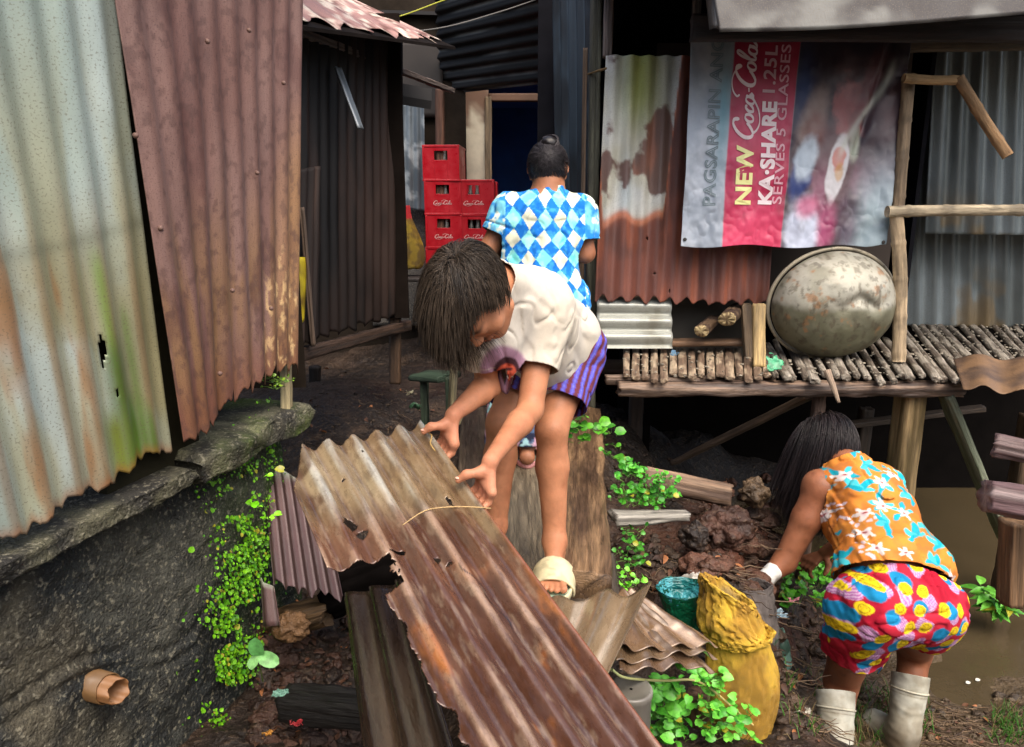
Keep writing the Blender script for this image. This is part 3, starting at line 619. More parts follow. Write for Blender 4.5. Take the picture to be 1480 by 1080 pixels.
sheet('eave_sheet', P(1018, -90, Y=2.9), P(1580, -100, Y=2.9), P(1580, 18, Y=2.85), P(1040, 46, Y=2.85), M['zinc'], ev_col, st, pitch=3.0, amp=.004, v1=lambda u: 1 + .03 * np.sin(u * 4.5))
sheet('eave_flap', P(1012, -60, Y=2.95), P(1042, -60, Y=2.9), P(1042, 42, Y=2.86), P(1024, 42, Y=2.9), M['zinc'], ev_col, st, pitch=.08, amp=.01)
boxes('shade_skirt', [(np.array([2.4, 4.75, .1]), (2.0, 0, 0), (0, .02, 0), (0, 0, .66)), (np.array([.72, 4.2, .35]), (.015, 0, 0), (0, .5, 0), (0, 0, .5))], M['wood'], c(15, 13, 12), st)  # near-black boards added to paint the dark below the platform
# nook under the rusty sheet
nook = [('nook_shelf', P(968, 495, Y=3.42), P(1082, 495, Y=3.42), .10, .026, c(122, 94, 70)), ('nook_side', P(1078, 440, Y=3.4), P(1084, 520, Y=3.3), .05, .03, c(98, 82, 62))]
for nm, a, b, w_, h_, cc in nook: beam(nm, a, b, w_, h_, cc, 'wood', st)
wallrect('nook_back', 962, 425, 1090, 535, 3.6, .01, M['wood'], c(84, 80, 72), st)
beam('door_post', P(1097, 440, Y=3.18), P(1097, 531, Y=3.08), .05, .035, c(178, 152, 104), 'wood', st, seed=31)
# bamboo floor platform
pf = thing('bamboo_platform', 'raised platform of split bamboo slats on timber stilts over the creek', 'platform', (1.4, 3.2, -.3))
ZD = .81
k = 0
xs = list(np.arange(905, 1110, 13.6)); rp0 = random.uniform
for px in xs:
    a = P(px, 546 + random.uniform(-5, 6), z=ZD); b = P(px * .985 + 14, 506, z=ZD); 
    V, Fq, uv, nz = beam_geo(a + [0, 0, rp0(-.004, .006)], b, rp0(.028, .042), .020, power=2.6, seed=k, rough=.004, nsec=16, rnd=.3); k += 1
    t_ = random.random(); cc = mix(c(176, 158, 132), c(112, 92, 74), np.clip(sst(.4, .6, fb2(uv[:, 0], uv[:, 1], 20, 8, 3, k)) + .3 * t_, 0, 1)); 
    mesh('slat', V, Fq, M['wood'], cc, uv, pf)
for px in np.arange(1118, 1600, 15.5):
    f = (px - 1118) / 482
    a = P(px, 548 + random.uniform(-8, 6), z=ZD); b = P(px - 20 - 60 * min(1, f * 1.6), 462 + 40 * (1 - min(1, f * 3.0)), z=ZD)
    V, Fq, uv, nz = beam_geo(a + [rp0(-.012, .012), 0, rp0(-.005, .009)], b + [rp0(-.012, .012), 0, rp0(-.004, .006)], rp0(.024, .042), .026, power=2.2, seed=k, rough=.0035, nsec=16, rnd=.5); k += 1
    cc = mix(c(152, 144, 130), c(98, 88, 76), np.clip(sst(.4, .6, fb2(uv[:, 0], uv[:, 1], 20, 8, 3, k)) + .35 * random.random(), 0, 1))
    mesh('slat', V, Fq, M['wood'], cc, uv, pf)
beam('edge_beam', P(893, 562, Y=2.93), P(1385, 562, Y=2.93), .09, .05, c(132, 110, 92), 'wetwood', pf, col2=c(62, 48, 40), seed=41, rough=.011)
beam('edge_beam', P(875, 548, Y=3.0), P(1120, 552, Y=2.99), .05, .035, c(120, 100, 84), 'wetwood', pf, seed=42, rough=.008)
beam('cross_beam', P(870, 530, Y=3.7), P(1600, 530, Y=3.75), .06, .07, c(60, 48, 38), 'wood', pf, seed=43)
for px, py0, w_, cc in ((1316, 566, .125, c(150, 128, 90)),):
    beam('stilt', P(px, py0, Y=2.99), P(px + 4, py0, Y=2.99) - np.array([0, 0, 1.32]), w_, .09, cc, 'wood', pf, seed=44, col2=c(104, 88, 54), rough=.003)
beam('stilt', P(1185, 560, Y=3.0), P(1186, 560, Y=3.0) - np.array([0, 0, 1.3]), .055, .055, c(104, 84, 72), 'wood', pf, seed=45, power=2.2, rough=.006)
beam('stilt', P(1252, 590, Y=4.0), P(1252, 590, Y=4.0) - np.array([0, 0, 1.0]), .07, .07, c(60, 50, 40), 'wood', pf, seed=46)
beam('stilt', P(920, 570, Y=3.6), P(920, 570, Y=3.6) - np.array([0, 0, .8]), .07, .07, c(50, 40, 34), 'wood', pf, seed=49)
beam('stilt', P(1490, 600, Y=3.3), P(1492, 600, Y=3.3) - np.array([0, 0, 1.3]), .08, .08, c(96, 76, 54), 'wood', pf, seed=47)
beam('brace', P(1170, 572, Y=3.05), P(975, 668, Y=3.7), .07, .03, c(122, 102, 84), 'wood', pf, seed=48)
beam('brace', P(1366, 570, Y=2.92), P(1452, 780, Y=2.95), .085, .03, c(142, 148, 126), 'wood', pf, seed=50, col2=c(88, 96, 72))
beam('brace', P(1180, 620, Y=3.9), P(1420, 590, Y=4.0), .06, .03, c(72, 60, 48), 'wood', pf, seed=51)
beam('broken_peg', P(1195, 535, Y=2.86), P(1212, 582, Y=2.8), .03, .02, c(150, 130, 110), 'wood', pf, seed=52, power=2.5, taper=.4)
bg = Bag()
# loose litter on the platform back part
rp = lambda a, b: random.uniform(a, b)
for k in range(520):
    f = rp(1290, 1500) if k % 3 else rp(900, 1300)
    q = P(f, rp(466, 520) if k % 3 else rp(508, 545), z=ZD + .015); s = rp(.003, .009)
    V, Fq = blob_geo(q, (s, s, s * .5), .4, seed=k, n=6); g = rp(.5, 1.2); bg.add(V, Fq, c(140, 132, 116) * g)
tag(bg.build('debris', M['litter']), 'crumbled dry litter and chips lying over the bamboo platform', 'debris', kind='stuff')
def scr(u, v, um, vm, cr): return mix(c(122, 94, 66), c(80, 62, 48), sst(.4, .62, fb2(um, vm, 7, 5, 4, 151)))
tag(sheet('scrap_sheet', P(1378, 515, z=ZD + .05), P(1560, 520, z=ZD + .05), P(1540, 575, z=ZD + .03), P(1395, 565, z=ZD + .02), M['rust'], scr, None, pitch=.16, amp=.012, v1=lambda u: 1 - .12 * fb2(u, u * 0, 9, 1, 3, 3)),
    'bent rusty orange metal scrap on the right end of the bamboo platform', 'metal scrap')
# bamboo frame in front of the wall
br = thing('bamboo_railing', 'bamboo pole frame with a broken arm standing at the right of the banner', 'railing', P(1302, 530, Y=3.25))
def bamboo(name, pts, r, colr, seed, parent=br, node=.16):
    sp_ = spline(pts, max(24, int(np.linalg.norm(np.array(pts[-1]) - np.array(pts[0])) / .01)))
    Ln = np.concatenate([[0], np.cumsum(np.linalg.norm(np.diff(sp_, axis=0), axis=1))])
    rad = r * (1 + .12 * np.exp(-(((Ln + seed * .05) % node - node / 2) / .008) ** 2) + .12 * (fb2(Ln, Ln * 0, 14, 1, 3, seed) - .5))
    V, Fq = tube_geo(sp_, rad, 14); uv = np.stack([np.tile(np.arange(14) / 14 * .1, len(sp_)), np.repeat(Ln, 14)], -1)
    m_ = sst(.42, .62, fbm(V, 14, 4, seed)); cc = mix(colr, np.asarray(colr) * .5, m_ * .8)
    i = len(V); V = np.concatenate([V, sp_[:1], sp_[-1:]]); cc = np.concatenate([cc, cc[:2]]); uv = np.concatenate([uv, uv[:2]])
    caps = [(k, (k + 1) % 14, (k + 2) % 14, i) for k in range(0, 14, 2)] + [(i - 14 + (k + 2) % 14, i - 14 + (k + 1) % 14, i - 14 + k, i + 1) for k in range(0, 14, 2)]
    return mesh(name, V, np.concatenate([Fq, np.array(caps)]), M['wood'], cc, uv, parent)
bamboo('post', [P(1314, 108, Y=3.32), P(1306, 200, Y=3.3), P(1298, 300, Y=3.27)], .026, c(142, 122, 96), 1)
bamboo('post', [P(1295, 305, Y=3.22), P(1301, 400, Y=3.2), P(1299, 523, Y=3.14)], .0285, c(166, 146, 116), 2)
bamboo('rail', [P(1282, 306, Y=3.2), P(1400, 304, Y=3.2), P(1600, 304, Y=3.2)], .024, c(170, 156, 130), 3)
bamboo('arm', [P(1306, 113, Y=3.24), P(1346, 116, Y=3.24), P(1386, 116, Y=3.22)], .019, c(162, 132, 92), 4)
bamboo('broken_arm', [P(1385, 112, Y=3.22), P(1420, 170, Y=3.18), P(1457, 226, Y=3.12)], .022, c(156, 122, 84), 5)

# added wall behind the viewer, out of view, to block low sky light
nb = thing('sky_blocker', 'corrugated wall added outside the view to block low sky light', 'shack', (0, -2.6, 0))
sheet('wall_sheet', (4.5, -2.6, 2.9), (-4.5, -2.6, 2.9), (-4.5, -2.6, -.4), (4.5, -2.6, -.4), M['rust'], lambda u, v, um, vm, cr: mix(c(120, 96, 84), c(90, 70, 60), sst(.4, .6, fb2(um, vm, 2, 1, 3, 5))), nb, pitch=.15, amp=.02, res=.03, resv=.3)  # sheet of the added sky blocker, out of view
# ---------- banner ----------
bn = thing('banner', 'faded red and grey advertising tarpaulin hung sideways on the stilt house front', 'banner', P(1140, 357, Y=3.3))
BA, BB, BC_, BD = P(1000, 40, Y=3.34), P(1314, 62, Y=3.38), P(1276, 357, Y=3.27), P(983, 356, Y=3.27)   # u right, v down
Bn = np.cross(BB - BA, BD - BA); Bn /= np.linalg.norm(Bn)
if Bn[1] > 0: Bn = -Bn
def bsurf(u, v, off=0.0):
    u = np.asarray(u, float); v = np.asarray(v, float)
    p = ((1 - u) * (1 - v))[..., None] * BA + (u * (1 - v))[..., None] * BB + (u * v)[..., None] * BC_ + ((1 - u) * v)[..., None] * BD
    w = (fb2(u, v, 5, 3, 4, 161) - .5) * .045 + .012 * np.sin(u * 16 + v * 3 + 2 * fb2(u, v, 3, 3, 2, 5)) * sst(.2, 1, v) + (np.abs(fb2(u, v, 12, 9, 3, 163) - .5)) * .035 * sst(.3, .9, v)
    w = w - .03 * np.exp(-((u - .86 + .2 * (v - .3)) / .02) ** 2) * (v < .55) * .5
    return p + (w + .01 + off)[..., None] * Bn
nu, nv = 300, 280
u, v = np.meshgrid(np.linspace(0, 1, nu), np.linspace(0, 1, nv), indexing='ij')
vv = v * (1 + .008 * np.sin(u * 14) - .02 * sst(.9, 1, u)); uu = u
a = fb2(u, v, 6, 6, 5, 171); b_ = fb2(u, v, 18, 16, 4, 172)
col = mix(c(150, 160, 172), c(182, 190, 200), sst(.4, .6, a)); col = mix(col, c(120, 118, 112), (1 - sst(.1, .45, v)) * .6)  # greyed top paints the eave's shade into the print
col = mix(col, c(90, 150, 166), np.exp(-((u - .165) / .035) ** 2 - ((v - .38) / .22) ** 2) * .8)
red = mix(c(170, 42, 76), c(190, 62, 96), sst(.35, .6, a)); red = mix(red, c(150, 36, 60), 1 - sst(.0, .5, v)); red = mix(red, c(226, 78, 112), sst(.75, 1, v) * .6)  # red dims upward to carry the same eave shade
ul, ur = .195 + .0 * v, .495 + 0 * v
mk = sst(-.004, .004, u - ul) * sst(.004, -.004, u - ur); col = mix(col, red, mk)
# faded picture of food on the right half
ph = sst(-.004, .004, u - ur)
pic = mix(c(98, 76, 80), c(62, 50, 58), sst(.4, .6, fb2(u, v, 4, 3, 4, 175)))
pic = mix(pic, c(150, 100, 120), sst(.45, .7, fb2(u, v, 9, 3, 4, 176)) * sst(.5, .8, v) * .9)
pic = mix(pic, c(150, 170, 178), sst(.78, .97, u + .1 * (v - .5)) * sst(.45, .75, v) * .9)
pic = mix(pic, c(38, 58, 104), np.exp(-((u - .53) / .05) ** 2 - ((v - .22) / .2) ** 2) * .9)
def ell(uc, vc, ru, rv, soft=.25, rot=0, wob=.25):
    du, dv = u - uc, v - vc; x = (du * math.cos(rot) + dv * math.sin(rot)) / ru; y = (-du * math.sin(rot) + dv * math.cos(rot)) / rv
    return sst(1 + soft, 1 - soft, np.sqrt(x * x + y * y) + wob * (b_ - .5) * 2)
for args, cc, k in (((.585, .38, .055, .15, .4, .25), c(150, 130, 122), .8), ((.60, .44, .05, .09, .5), c(120, 70, 62), .7), ((.555, .66, .05, .13, .3, .15), c(48, 66, 120), .95),
                    ((.575, .57, .05, .11, .3, .15), c(186, 200, 212), .95), ((.58, .92, .075, .17, .3), c(190, 198, 216), .95), ((.60, .80, .05, .05, .6, .5), c(206, 70, 118), .7),
                    ((.76, .35, .065, .19, .25, -.2, .6), c(156, 92, 92), .8), ((.84, .2, .05, .2, .5, .3, .6), c(110, 66, 70), .8), ((.80, .5, .03, .08, .4), c(176, 186, 168), .8),
                    ((.725, .62, .048, .17, .12, .12, .15), c(204, 202, 204), .95), ((.728, .57, .028, .06, .25, .1, .5), c(186, 84, 60), .75), ((.735, .64, .02, .045, .3), c(196, 150, 84), .6),
                    ((.80, .88, .06, .13, .5), c(70, 50, 74), .5), ((.70, .90, .04, .12, .6), c(170, 60, 110), .6)):
    pic = mix(pic, cc, ell(*args) * k)
band = np.exp(-((u - (.93 - .20 * sst(.1, .6, v))) / (.016)) ** 2) * sst(.05, .15, v) * sst(.62, .5, v); pic = mix(pic, c(196, 198, 186), band * .75)
pic = mix(pic, c(40, 36, 42), (1 - sst(.0, .25, v)) * .7)  # picture darkened at the top, also as eave shade
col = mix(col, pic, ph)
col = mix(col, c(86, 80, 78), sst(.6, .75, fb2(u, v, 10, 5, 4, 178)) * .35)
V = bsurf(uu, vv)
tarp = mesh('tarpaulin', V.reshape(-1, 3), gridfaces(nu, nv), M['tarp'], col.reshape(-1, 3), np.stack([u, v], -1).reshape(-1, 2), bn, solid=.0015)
bw = np.linalg.norm(BB - BA); bh_ = np.linalg.norm(BD - BA)
def px2uv(px, py):   # pixel over the banner -> u, v
    v_ = (py - 50) / 307; xl = 1000 - 17 * v_; xr = 1314 - 38 * v_
    return (px - xl) / (xr - xl), v_
def add_text(name, txt, x0, y0, x1, y1, colr, bold=0.02, off=.004, surf=None, outline=False):
    """flat lettering running upward: the box is given by its bottom-left pixel (x0,y0) and top-right pixel (x1,y1)"""
    cu = bpy.data.curves.new('t', 'FONT'); cu.body = txt; cu.size = 1; cu.offset = bold; cu.resolution_u = 3; cu.space_character = 1.05
    if outline: cu.fill_mode = 'NONE'; cu.bevel_depth = .028; cu.bevel_resolution = 0
    ob = bpy.data.objects.new('t', cu); COL.objects.link(ob); dg = bpy.context.evaluated_depsgraph_get()
    me = bpy.data.meshes.new_from_object(ob.evaluated_get(dg)); V = np.array([tuple(q.co) for q in me.vertices]); Fc = [tuple(p.vertices) for p in me.polygons]
    bpy.data.objects.remove(ob); bpy.data.meshes.remove(me)
    x, y = V[:, 0], V[:, 1]; tx = (x - x.min()) / (x.max() - x.min()); ty = (y - y.min()) / (y.max() - y.min())
    px = x0 + (x1 - x0) * 0 + (1 - ty) * (x1 - x0) ; slant = (y0 - y1) * .055
    px = px + tx * slant; py = y0 + (y1 - y0) * tx
    uq, vq = px2uv(px, py)
    return mesh(name, bsurf(uq, vq, off), Fc, M['tarp'], colr, None, tarp, smooth=False)
def lettering_strokes(kind='full'):
    S = []
    def cap(x):   # a swashed capital
        return [[(x + 2.25, 2.2), (x + 2.0, 2.9), (x + 1.3, 3.0), (x + .55, 2.3), (x + .2, 1.3), (x + .45, .45), (x + 1.1, .2), (x + 1.8, .7), (x + 2.1, 1.1)]]
    def o(x, y=.8): return [[(x + .45 * math.cos(t), y + .6 * math.sin(t)) for t in np.linspace(1.2, 7.6, 12)]]
    S += [(s, .34) for s in cap(0)]
    S += [([(.9, .25), (1.6, -.35), (2.6, -.7), (3.8, -.6), (4.6, -.25), (5.4, .35), (5.8, .9)], .22)]
    S += [(s, .26) for s in o(2.75)]
    S += [([(4.3, 1.2), (3.95, 1.4), (3.6, .9), (3.75, .3), (4.2, .4), (4.5, .8)], .27)]
    S += [(s, .26) for s in o(5.0)] + [([(5.45, 1.4), (5.4, .5), (5.7, .3), (6.0, .7)], .24)]
    S += [([(6.0, 1.0), (6.5, 1.05)], .25)]
    S += [(s, .34) for s in cap(6.6)]
    S += [([(8.85, 2.2), (8.0, 3.1), (6.8, 3.5), (5.6, 3.3), (5.0, 2.7), (5.3, 2.3)], .18)]
    S += [(s, .26) for s in o(9.25)] + [([(10.0, .8), (10.6, 2.6), (10.3, 3.0), (10.05, 2.2), (10.1, .6), (10.4, .3), (10.7, .7)], .24)]
    S += [(s, .26) for s in o(11.2)] + [([(11.65, 1.4), (11.6, .5), (11.9, .3), (12.3, .8)], .24)]
    return S
def script_geo(slant=.25):
    V = []; Fc = []; base = 0
    for pts, w_ in lettering_strokes():
        sp_ = spline(np.array(pts), 26); sp_[:, 0] += sp_[:, 1] * slant
        t = np.gradient(sp_, axis=0); t /= np.linalg.norm(t, axis=1)[:, None] + 1e-9; n_ = np.stack([-t[:, 1], t[:, 0]], 1)
        ww = w_ * 1.45 * (.45 + .55 * np.abs(n_[:, 0])) ; ww[0] *= .5; ww[-1] *= .5
        a_, b2 = sp_ + n_ * ww[:, None] / 2, sp_ - n_ * ww[:, None] / 2
        V += [a_, b2]; m_ = len(sp_)
        for k in range(m_ - 1): Fc.append((base + k, base + k + 1, base + m_ + k + 1, base + m_ + k))
        base += 2 * m_
    V = np.concatenate(V); V[:, 0] = (V[:, 0] - V[:, 0].min()) / (V[:, 0].max() - V[:, 0].min()); V[:, 1] = (V[:, 1] - V[:, 1].min()) / (V[:, 1].max() - V[:, 1].min())
    return V, Fc
SV, SF = script_geo()
def banner_script(x0, y0, x1, y1, colr):
    px = x0 + (1 - SV[:, 1]) * (x1 - x0) + SV[:, 0] * (y0 - y1) * .055; py = y0 + (y1 - y0) * SV[:, 0]
    uq, vq = px2uv(px, py); return mesh('script_lettering', bsurf(uq, vq, .004), SF, M['tarp'], colr, None, tarp, smooth=False)
add_text('lettering', 'NEW', 1058, 296, 1082, 210, c(226, 222, 150), .04)
banner_script(1051, 202, 1095, 64, c(226, 206, 208))
add_text('lettering', 'KA·SHARE', 1092, 295, 1114, 146, c(232, 214, 216), .045)
add_text('lettering', '1.25L', 1100, 134, 1118, 68, c(200, 160, 166), .02)
add_text('lettering', 'SERVES 5 GLASSES', 1114, 294, 1128, 66, c(212, 158, 170), .012)
add_text('lettering', 'PAGSARAPIN ANG', 1014, 298, 1032, 62, c(112, 128, 134), .0, outline=True)
for px, py in ((989, 347), (1272, 350)):
    uq, vq = px2uv(px, py); V, Fq = blob_geo(bsurf(np.array(uq), np.array(vq), .004), (.008, .004, .008), .05, n=10); mesh('eyelet', V, Fq, M['rust'], c(60, 58, 56), None, tarp)

# ---------- big pan leaning on the platform ----------
pc = P(1202, 440, Y=3.28)
pan = thing('cooking_pan', 'large dented aluminium pan lying on its side on the bamboo platform', 'pan', P(1202, 518, Y=3.25))
axp = np.array([.02, -1, -.10]); axp /= np.linalg.norm(axp)              # the belly points at the viewer
s, t = orth(axp); 
if t[2] < 0: t = -t
n1, n2 = 90, 160
ph = np.linspace(0, math.radians(88), n1)[:, None]; th = np.linspace(0, 2 * np.pi, n2, endpoint=False)[None]
R0 = .268
rr = R0 * np.sin(ph) ** .92; dd = .20 * np.cos(ph)
dirx, dirz = np.cos(th), np.sin(th)
px_, pz_ = rr * dirx * 1.03, rr * dirz * .90
q3 = np.stack([px_, pz_, dd + 0 * th], -1)
dent = (fbm(q3, 5, 3, 181) - .5) * .03 + (np.abs(fbm(q3, 11, 3, 182) - .5)) * -.012
dent = dent - .028 * np.exp(-(((px_ - .05) / .09) ** 2 + ((pz_ - .045 - .02 * np.sin(px_ * 40)) / .03) ** 2)) - .02 * np.exp(-(((px_ + .02) / .10) ** 2 + ((pz_ + .03) / .10) ** 2))
V = pc + px_[..., None] * s + pz_[..., None] * t + (dd + dent)[..., None] * axp
if (s[0] < 0): V = pc - px_[..., None] * s + pz_[..., None] * t + (dd + dent)[..., None] * axp
nz = fbm(q3, 9, 5, 183); n4 = fbm(q3, 30, 4, 184)
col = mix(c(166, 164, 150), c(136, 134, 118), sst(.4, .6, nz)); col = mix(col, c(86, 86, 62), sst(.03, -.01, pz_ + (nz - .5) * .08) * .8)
col = mix(col, c(150, 108, 70), sst(.48, .6, n4 + .25 * np.exp(-(((px_ + .17) / .05) ** 2 + ((pz_ - .02) / .09) ** 2)) + .22 * np.exp(-(((px_ - .13) / .03) ** 2 + ((pz_ - .11) / .06) ** 2)) - .19) * .7)
col = mix(col, c(84, 76, 60), sst(.58, .68, fbm(q3 * np.array([3, 1, 1]), 22, 4, 185)) * .6)
i = np.arange(n1 * n2).reshape(n1, n2); j = np.roll(i, -1, 1)
pbody = mesh('pan_body', V.reshape(-1, 3), np.stack([i[:-1], j[:-1], j[1:], i[1:]], -1).reshape(-1, 4), M['pan'], col.reshape(-1, 3), None, pan, solid=.003)
ring = np.array([pc + (R0 + .012) * math.cos(a_) * 1.03 * s + (R0 + .012) * math.sin(a_) * .90 * t + -.006 * axp for a_ in np.linspace(0, 2 * np.pi, 120)])
V, Fq = tube_geo(ring, .009, 10); mesh('pan_rim', V, Fq, M['pan'], c(150, 142, 122), None, pbody)
hd = np.array([pc + (R0 + .02) * 1.03 * abs(s[0]) * np.array([1, 0, 0]) + np.array([.005 + .03 * math.sin(a_), .0, .06 * math.cos(a_)]) for a_ in np.linspace(0, math.pi, 20)])
V, Fq = tube_geo(hd, .006, 8); mesh('pan_handle', V, Fq, M['rust'], c(96, 66, 50), None, pbody)

# ---------- firewood in the nook, plastic scraps ----------
def firewood(px, py, r, seed, label):
    a = P(px, py, Y=3.28); d_ = np.array([.12, .22, .02])
    V, Fq, uv, nz = beam_geo(a, a + d_, r * 2.2, r * 1.7, power=2.3, seed=seed, rough=.006, rnd=.2)
    cc = mix(c(98, 78, 58), c(60, 44, 36), sst(.4, .6, fbm(V, 30, 3, seed))); e = np.linalg.norm(V - a, axis=1) < r * 1.25
    cc[e] = mix(c(176, 158, 116), c(96, 78, 54), sst(.4, .55, fbm(V[e], 130, 2, seed)))
    tag(mesh('firewood', V, Fq, M['litter'], cc, uv), label, 'firewood', 'firewood in the nook')
firewood(1013, 479, .028, 1, 'short split log lying left and lower in the nook beside the grey ribbed sheet')
firewood(1050, 462, .034, 2, 'thicker split log lying upper right in the nook under the rusty sheet')
def crumple(name, pts, h, colr, lab, cat, seed, mat='plastic', n=26, **kw):
    A, B, C_, D = [np.array(q) for q in pts]
    u, v = np.meshgrid(np.linspace(0, 1, n), np.linspace(0, 1, n), indexing='ij')
    p = ((1 - u) * (1 - v))[..., None] * A + (u * (1 - v))[..., None] * B + (u * v)[..., None] * C_ + ((1 - u) * v)[..., None] * D
    p = p + (fb2(u, v, 3, 3, 4, seed)[..., None] - .5) * h * np.array([.3, -.5, 1.0]) * 2
    keep = fb2(u[:-1, :-1], v[:-1, :-1], 4, 4, 3, seed + 5) - .35 * (np.abs(u[:-1, :-1] - .5) ** 3 + np.abs(v[:-1, :-1] - .5) ** 3) * 8 > .30
    col = mix(colr, np.asarray(colr) * .6, sst(.4, .6, fb2(u, v, 6, 6, 3, seed)))
    o = mesh(name, p.reshape(-1, 3), gridfaces(n, n, keep), M[mat], col.reshape(-1, 3), None, kw.get('parent'), solid=.0012)
    return tag(o, lab, cat) if lab else o
crumple('plastic_scrap', [P(1105, 508, Y=3.0), P(1130, 514, Y=3.0), P(1138, 532, Y=2.95), P(1106, 538, Y=2.95)], .012, c(60, 158, 110), 'folded green plastic scrap at the foot of the pale door post', 'plastic scrap', 11)
crumple('plastic_scrap', [P(968, 506, Y=3.1), P(980, 506, Y=3.1), P(982, 513, Y=3.1), P(968, 515, Y=3.1)], .006, c(110, 150, 180), 'tiny blue plastic scrap on the platform below the grey ribbed sheet', 'plastic scrap', 12)

# ---------- red bottle crates ----------
CRW, CRH, CRD = .275, .262, .40
def crate(cx, zb, Y, w_, logo, lab, rot=0.0, right=False, h=CRH, ncolumns=4):
    t = thing('bottle_crate', lab, 'crate', (cx, Y + CRD / 2, zb), 'red bottle crates stacked by the doorway')
    ca, sa = math.cos(rot), math.sin(rot)
    def W(x, y, z): return np.array([cx + x * ca - (y) * sa, Y + CRD / 2 + x * sa + y * ca, zb + z])
    def B(x0, x1, y0, y1, z0, z1): 
        ce = W((x0 + x1) / 2, (y0 + y1) / 2, (z0 + z1) / 2); return (ce, np.array([ca, sa, 0]) * (x1 - x0) / 2, np.array([-sa, ca, 0]) * (y1 - y0) / 2, np.array([0, 0, 1.]) * (z1 - z0) / 2)
    hw, hd, th = w_ / 2, CRD / 2, .009; hx = .048; hz0, hz1 = h * .60, h * .84
    L_ = [B(-hw, -hx, -hd, -hd + th, .006, h), B(hx, hw, -hd, -hd + th, .006, h), B(-hx, hx, -hd, -hd + th, .006, hz0), B(-hx, hx, -hd, -hd + th, hz1, h),
          B(-hw, -hw + th, -hd + th, hd, .006, h), B(hw - th, hw, -hd + th, hd, .006, h), B(-hw, hw, hd, hd + th, .006, h), B(-hw + th, hw - th, -hd + th, hd, .004, .018),
          B(-hw - .004, hw + .004, -hd - .004, -hd - .0005, h - .016, h - .002), B(-hw - .004, hw + .004, -hd - .004, -hd - .0005, .010, .022),
          B(-hw - .002, -hw + .012, -hd - .0045, -hd - .0008, .022, h - .016), B(hw - .012, hw + .002, -hd - .0045, -hd - .0008, .022, h - .016),
          B(hw + .0005, hw + .004, -hd, hd, h - .016, h - .002), B(hw + .0005, hw + .004, -hd, hd, .010, .022)]
    shell = boxes('crate_shell', L_, M['plastic'], c(168, 15, 30), t, bevel=.002)
    for kx in range(2):
        for ky in range(1):
            x = (-.023 + kx * .045) + random.uniform(-.004, .004); y = -hd + .045
            prof = [(0.03, .024), (.10, .026), (.15, .020), (.185, .012), (.215, .011), (.222, .013), (.228, .012)]
            pts = np.array([W(x, y, z) for z, r in prof]); V, Fq = tube_geo(pts, [r for z, r in prof], 12)
            cc = mix(c(40, 34, 30), c(206, 204, 196), sst(.175, .2, V[:, 2] - zb)); mesh('bottle', V, Fq, M['plastic'], cc, None, t)
    if logo:
        lw = w_ * .52; ss = SV.copy(); zz_ = h * .36
        V = np.array([W((x - .5) * lw, -hd - .0015, zz_ + (y - .5) * .042) for x, y in ss]); mesh('script_lettering', V, SF, M['plastic'], c(214, 170, 166), None, shell, smooth=False)
    if right:
        V, Fq = blob_geo((0, 0, 0), (.0008, .05, .035), .25, n=12); V = np.array([W(hw + .002 + a, b, h * .6 + z) for a, b, z in V]); mesh('faded_mark', V, Fq, M['plastic'], c(200, 120, 120), None, shell)
YC = 5.42
for k, (zt, lab, lg) in enumerate([(208, 'topmost red crate of the left stack, clear bottles in its handle hole', False), (257.5, 'second red crate from the top of the left stack', True), (307, 'third red crate from the top of the left stack', True), (356, 'lowest visible red crate of the left stack, half hidden by dark hair', True)]):
    z = P(640, zt, Y=YC)[2] - .268
    cx = P(640 if k else 639, 300, Y=YC)[0]; crate(cx + (.01 if k == 0 else 0), z, YC, .262, lg, lab, rot=[-.06, 0, .02, 0][k], right=(k == 0), h=.262)
for k, (zt, lab) in enumerate([(258, 'topmost red crate of the right stack, next to the doorway'), (308, 'second red crate from the top of the right stack'), (358, 'lowest visible red crate of the right stack')]):
    z = P(684, zt, Y=YC)[2] - .268
    crate(P(684.5, 300, Y=YC)[0], z, YC + .03, .292, True, lab, rot=[.0, .015, 0][k], h=.262)
z = P(706, 262, Y=5.9)[2] - .268
crate(P(704, 300, Y=5.9)[0] - .06, z, 5.86, .28, False, 'red crate standing behind the right stack against the doorway', right=True)
crate(P(704, 300, Y=5.9)[0] - .06, z - .268, 5.86, .28, False, 'lower red crate behind the right stack, mostly hidden by it')
for xx in (P(640, 300, Y=YC)[0], P(690, 300, Y=YC)[0]): pass
tb = thing('crate_stand', 'low dark timber stand under the red crates', 'stand', (-.35, 5.6, .5))
beam('board', (-.75, 5.62, .66), (.35, 5.62, .66), .42, .03, c(60, 48, 40), 'wood', tb, seed=61)
for xx in (-.7, .3): beam('leg', (xx, 5.6, .42), (xx, 5.6, .645), .05, .05, c(54, 44, 36), 'wood', tb, seed=62)

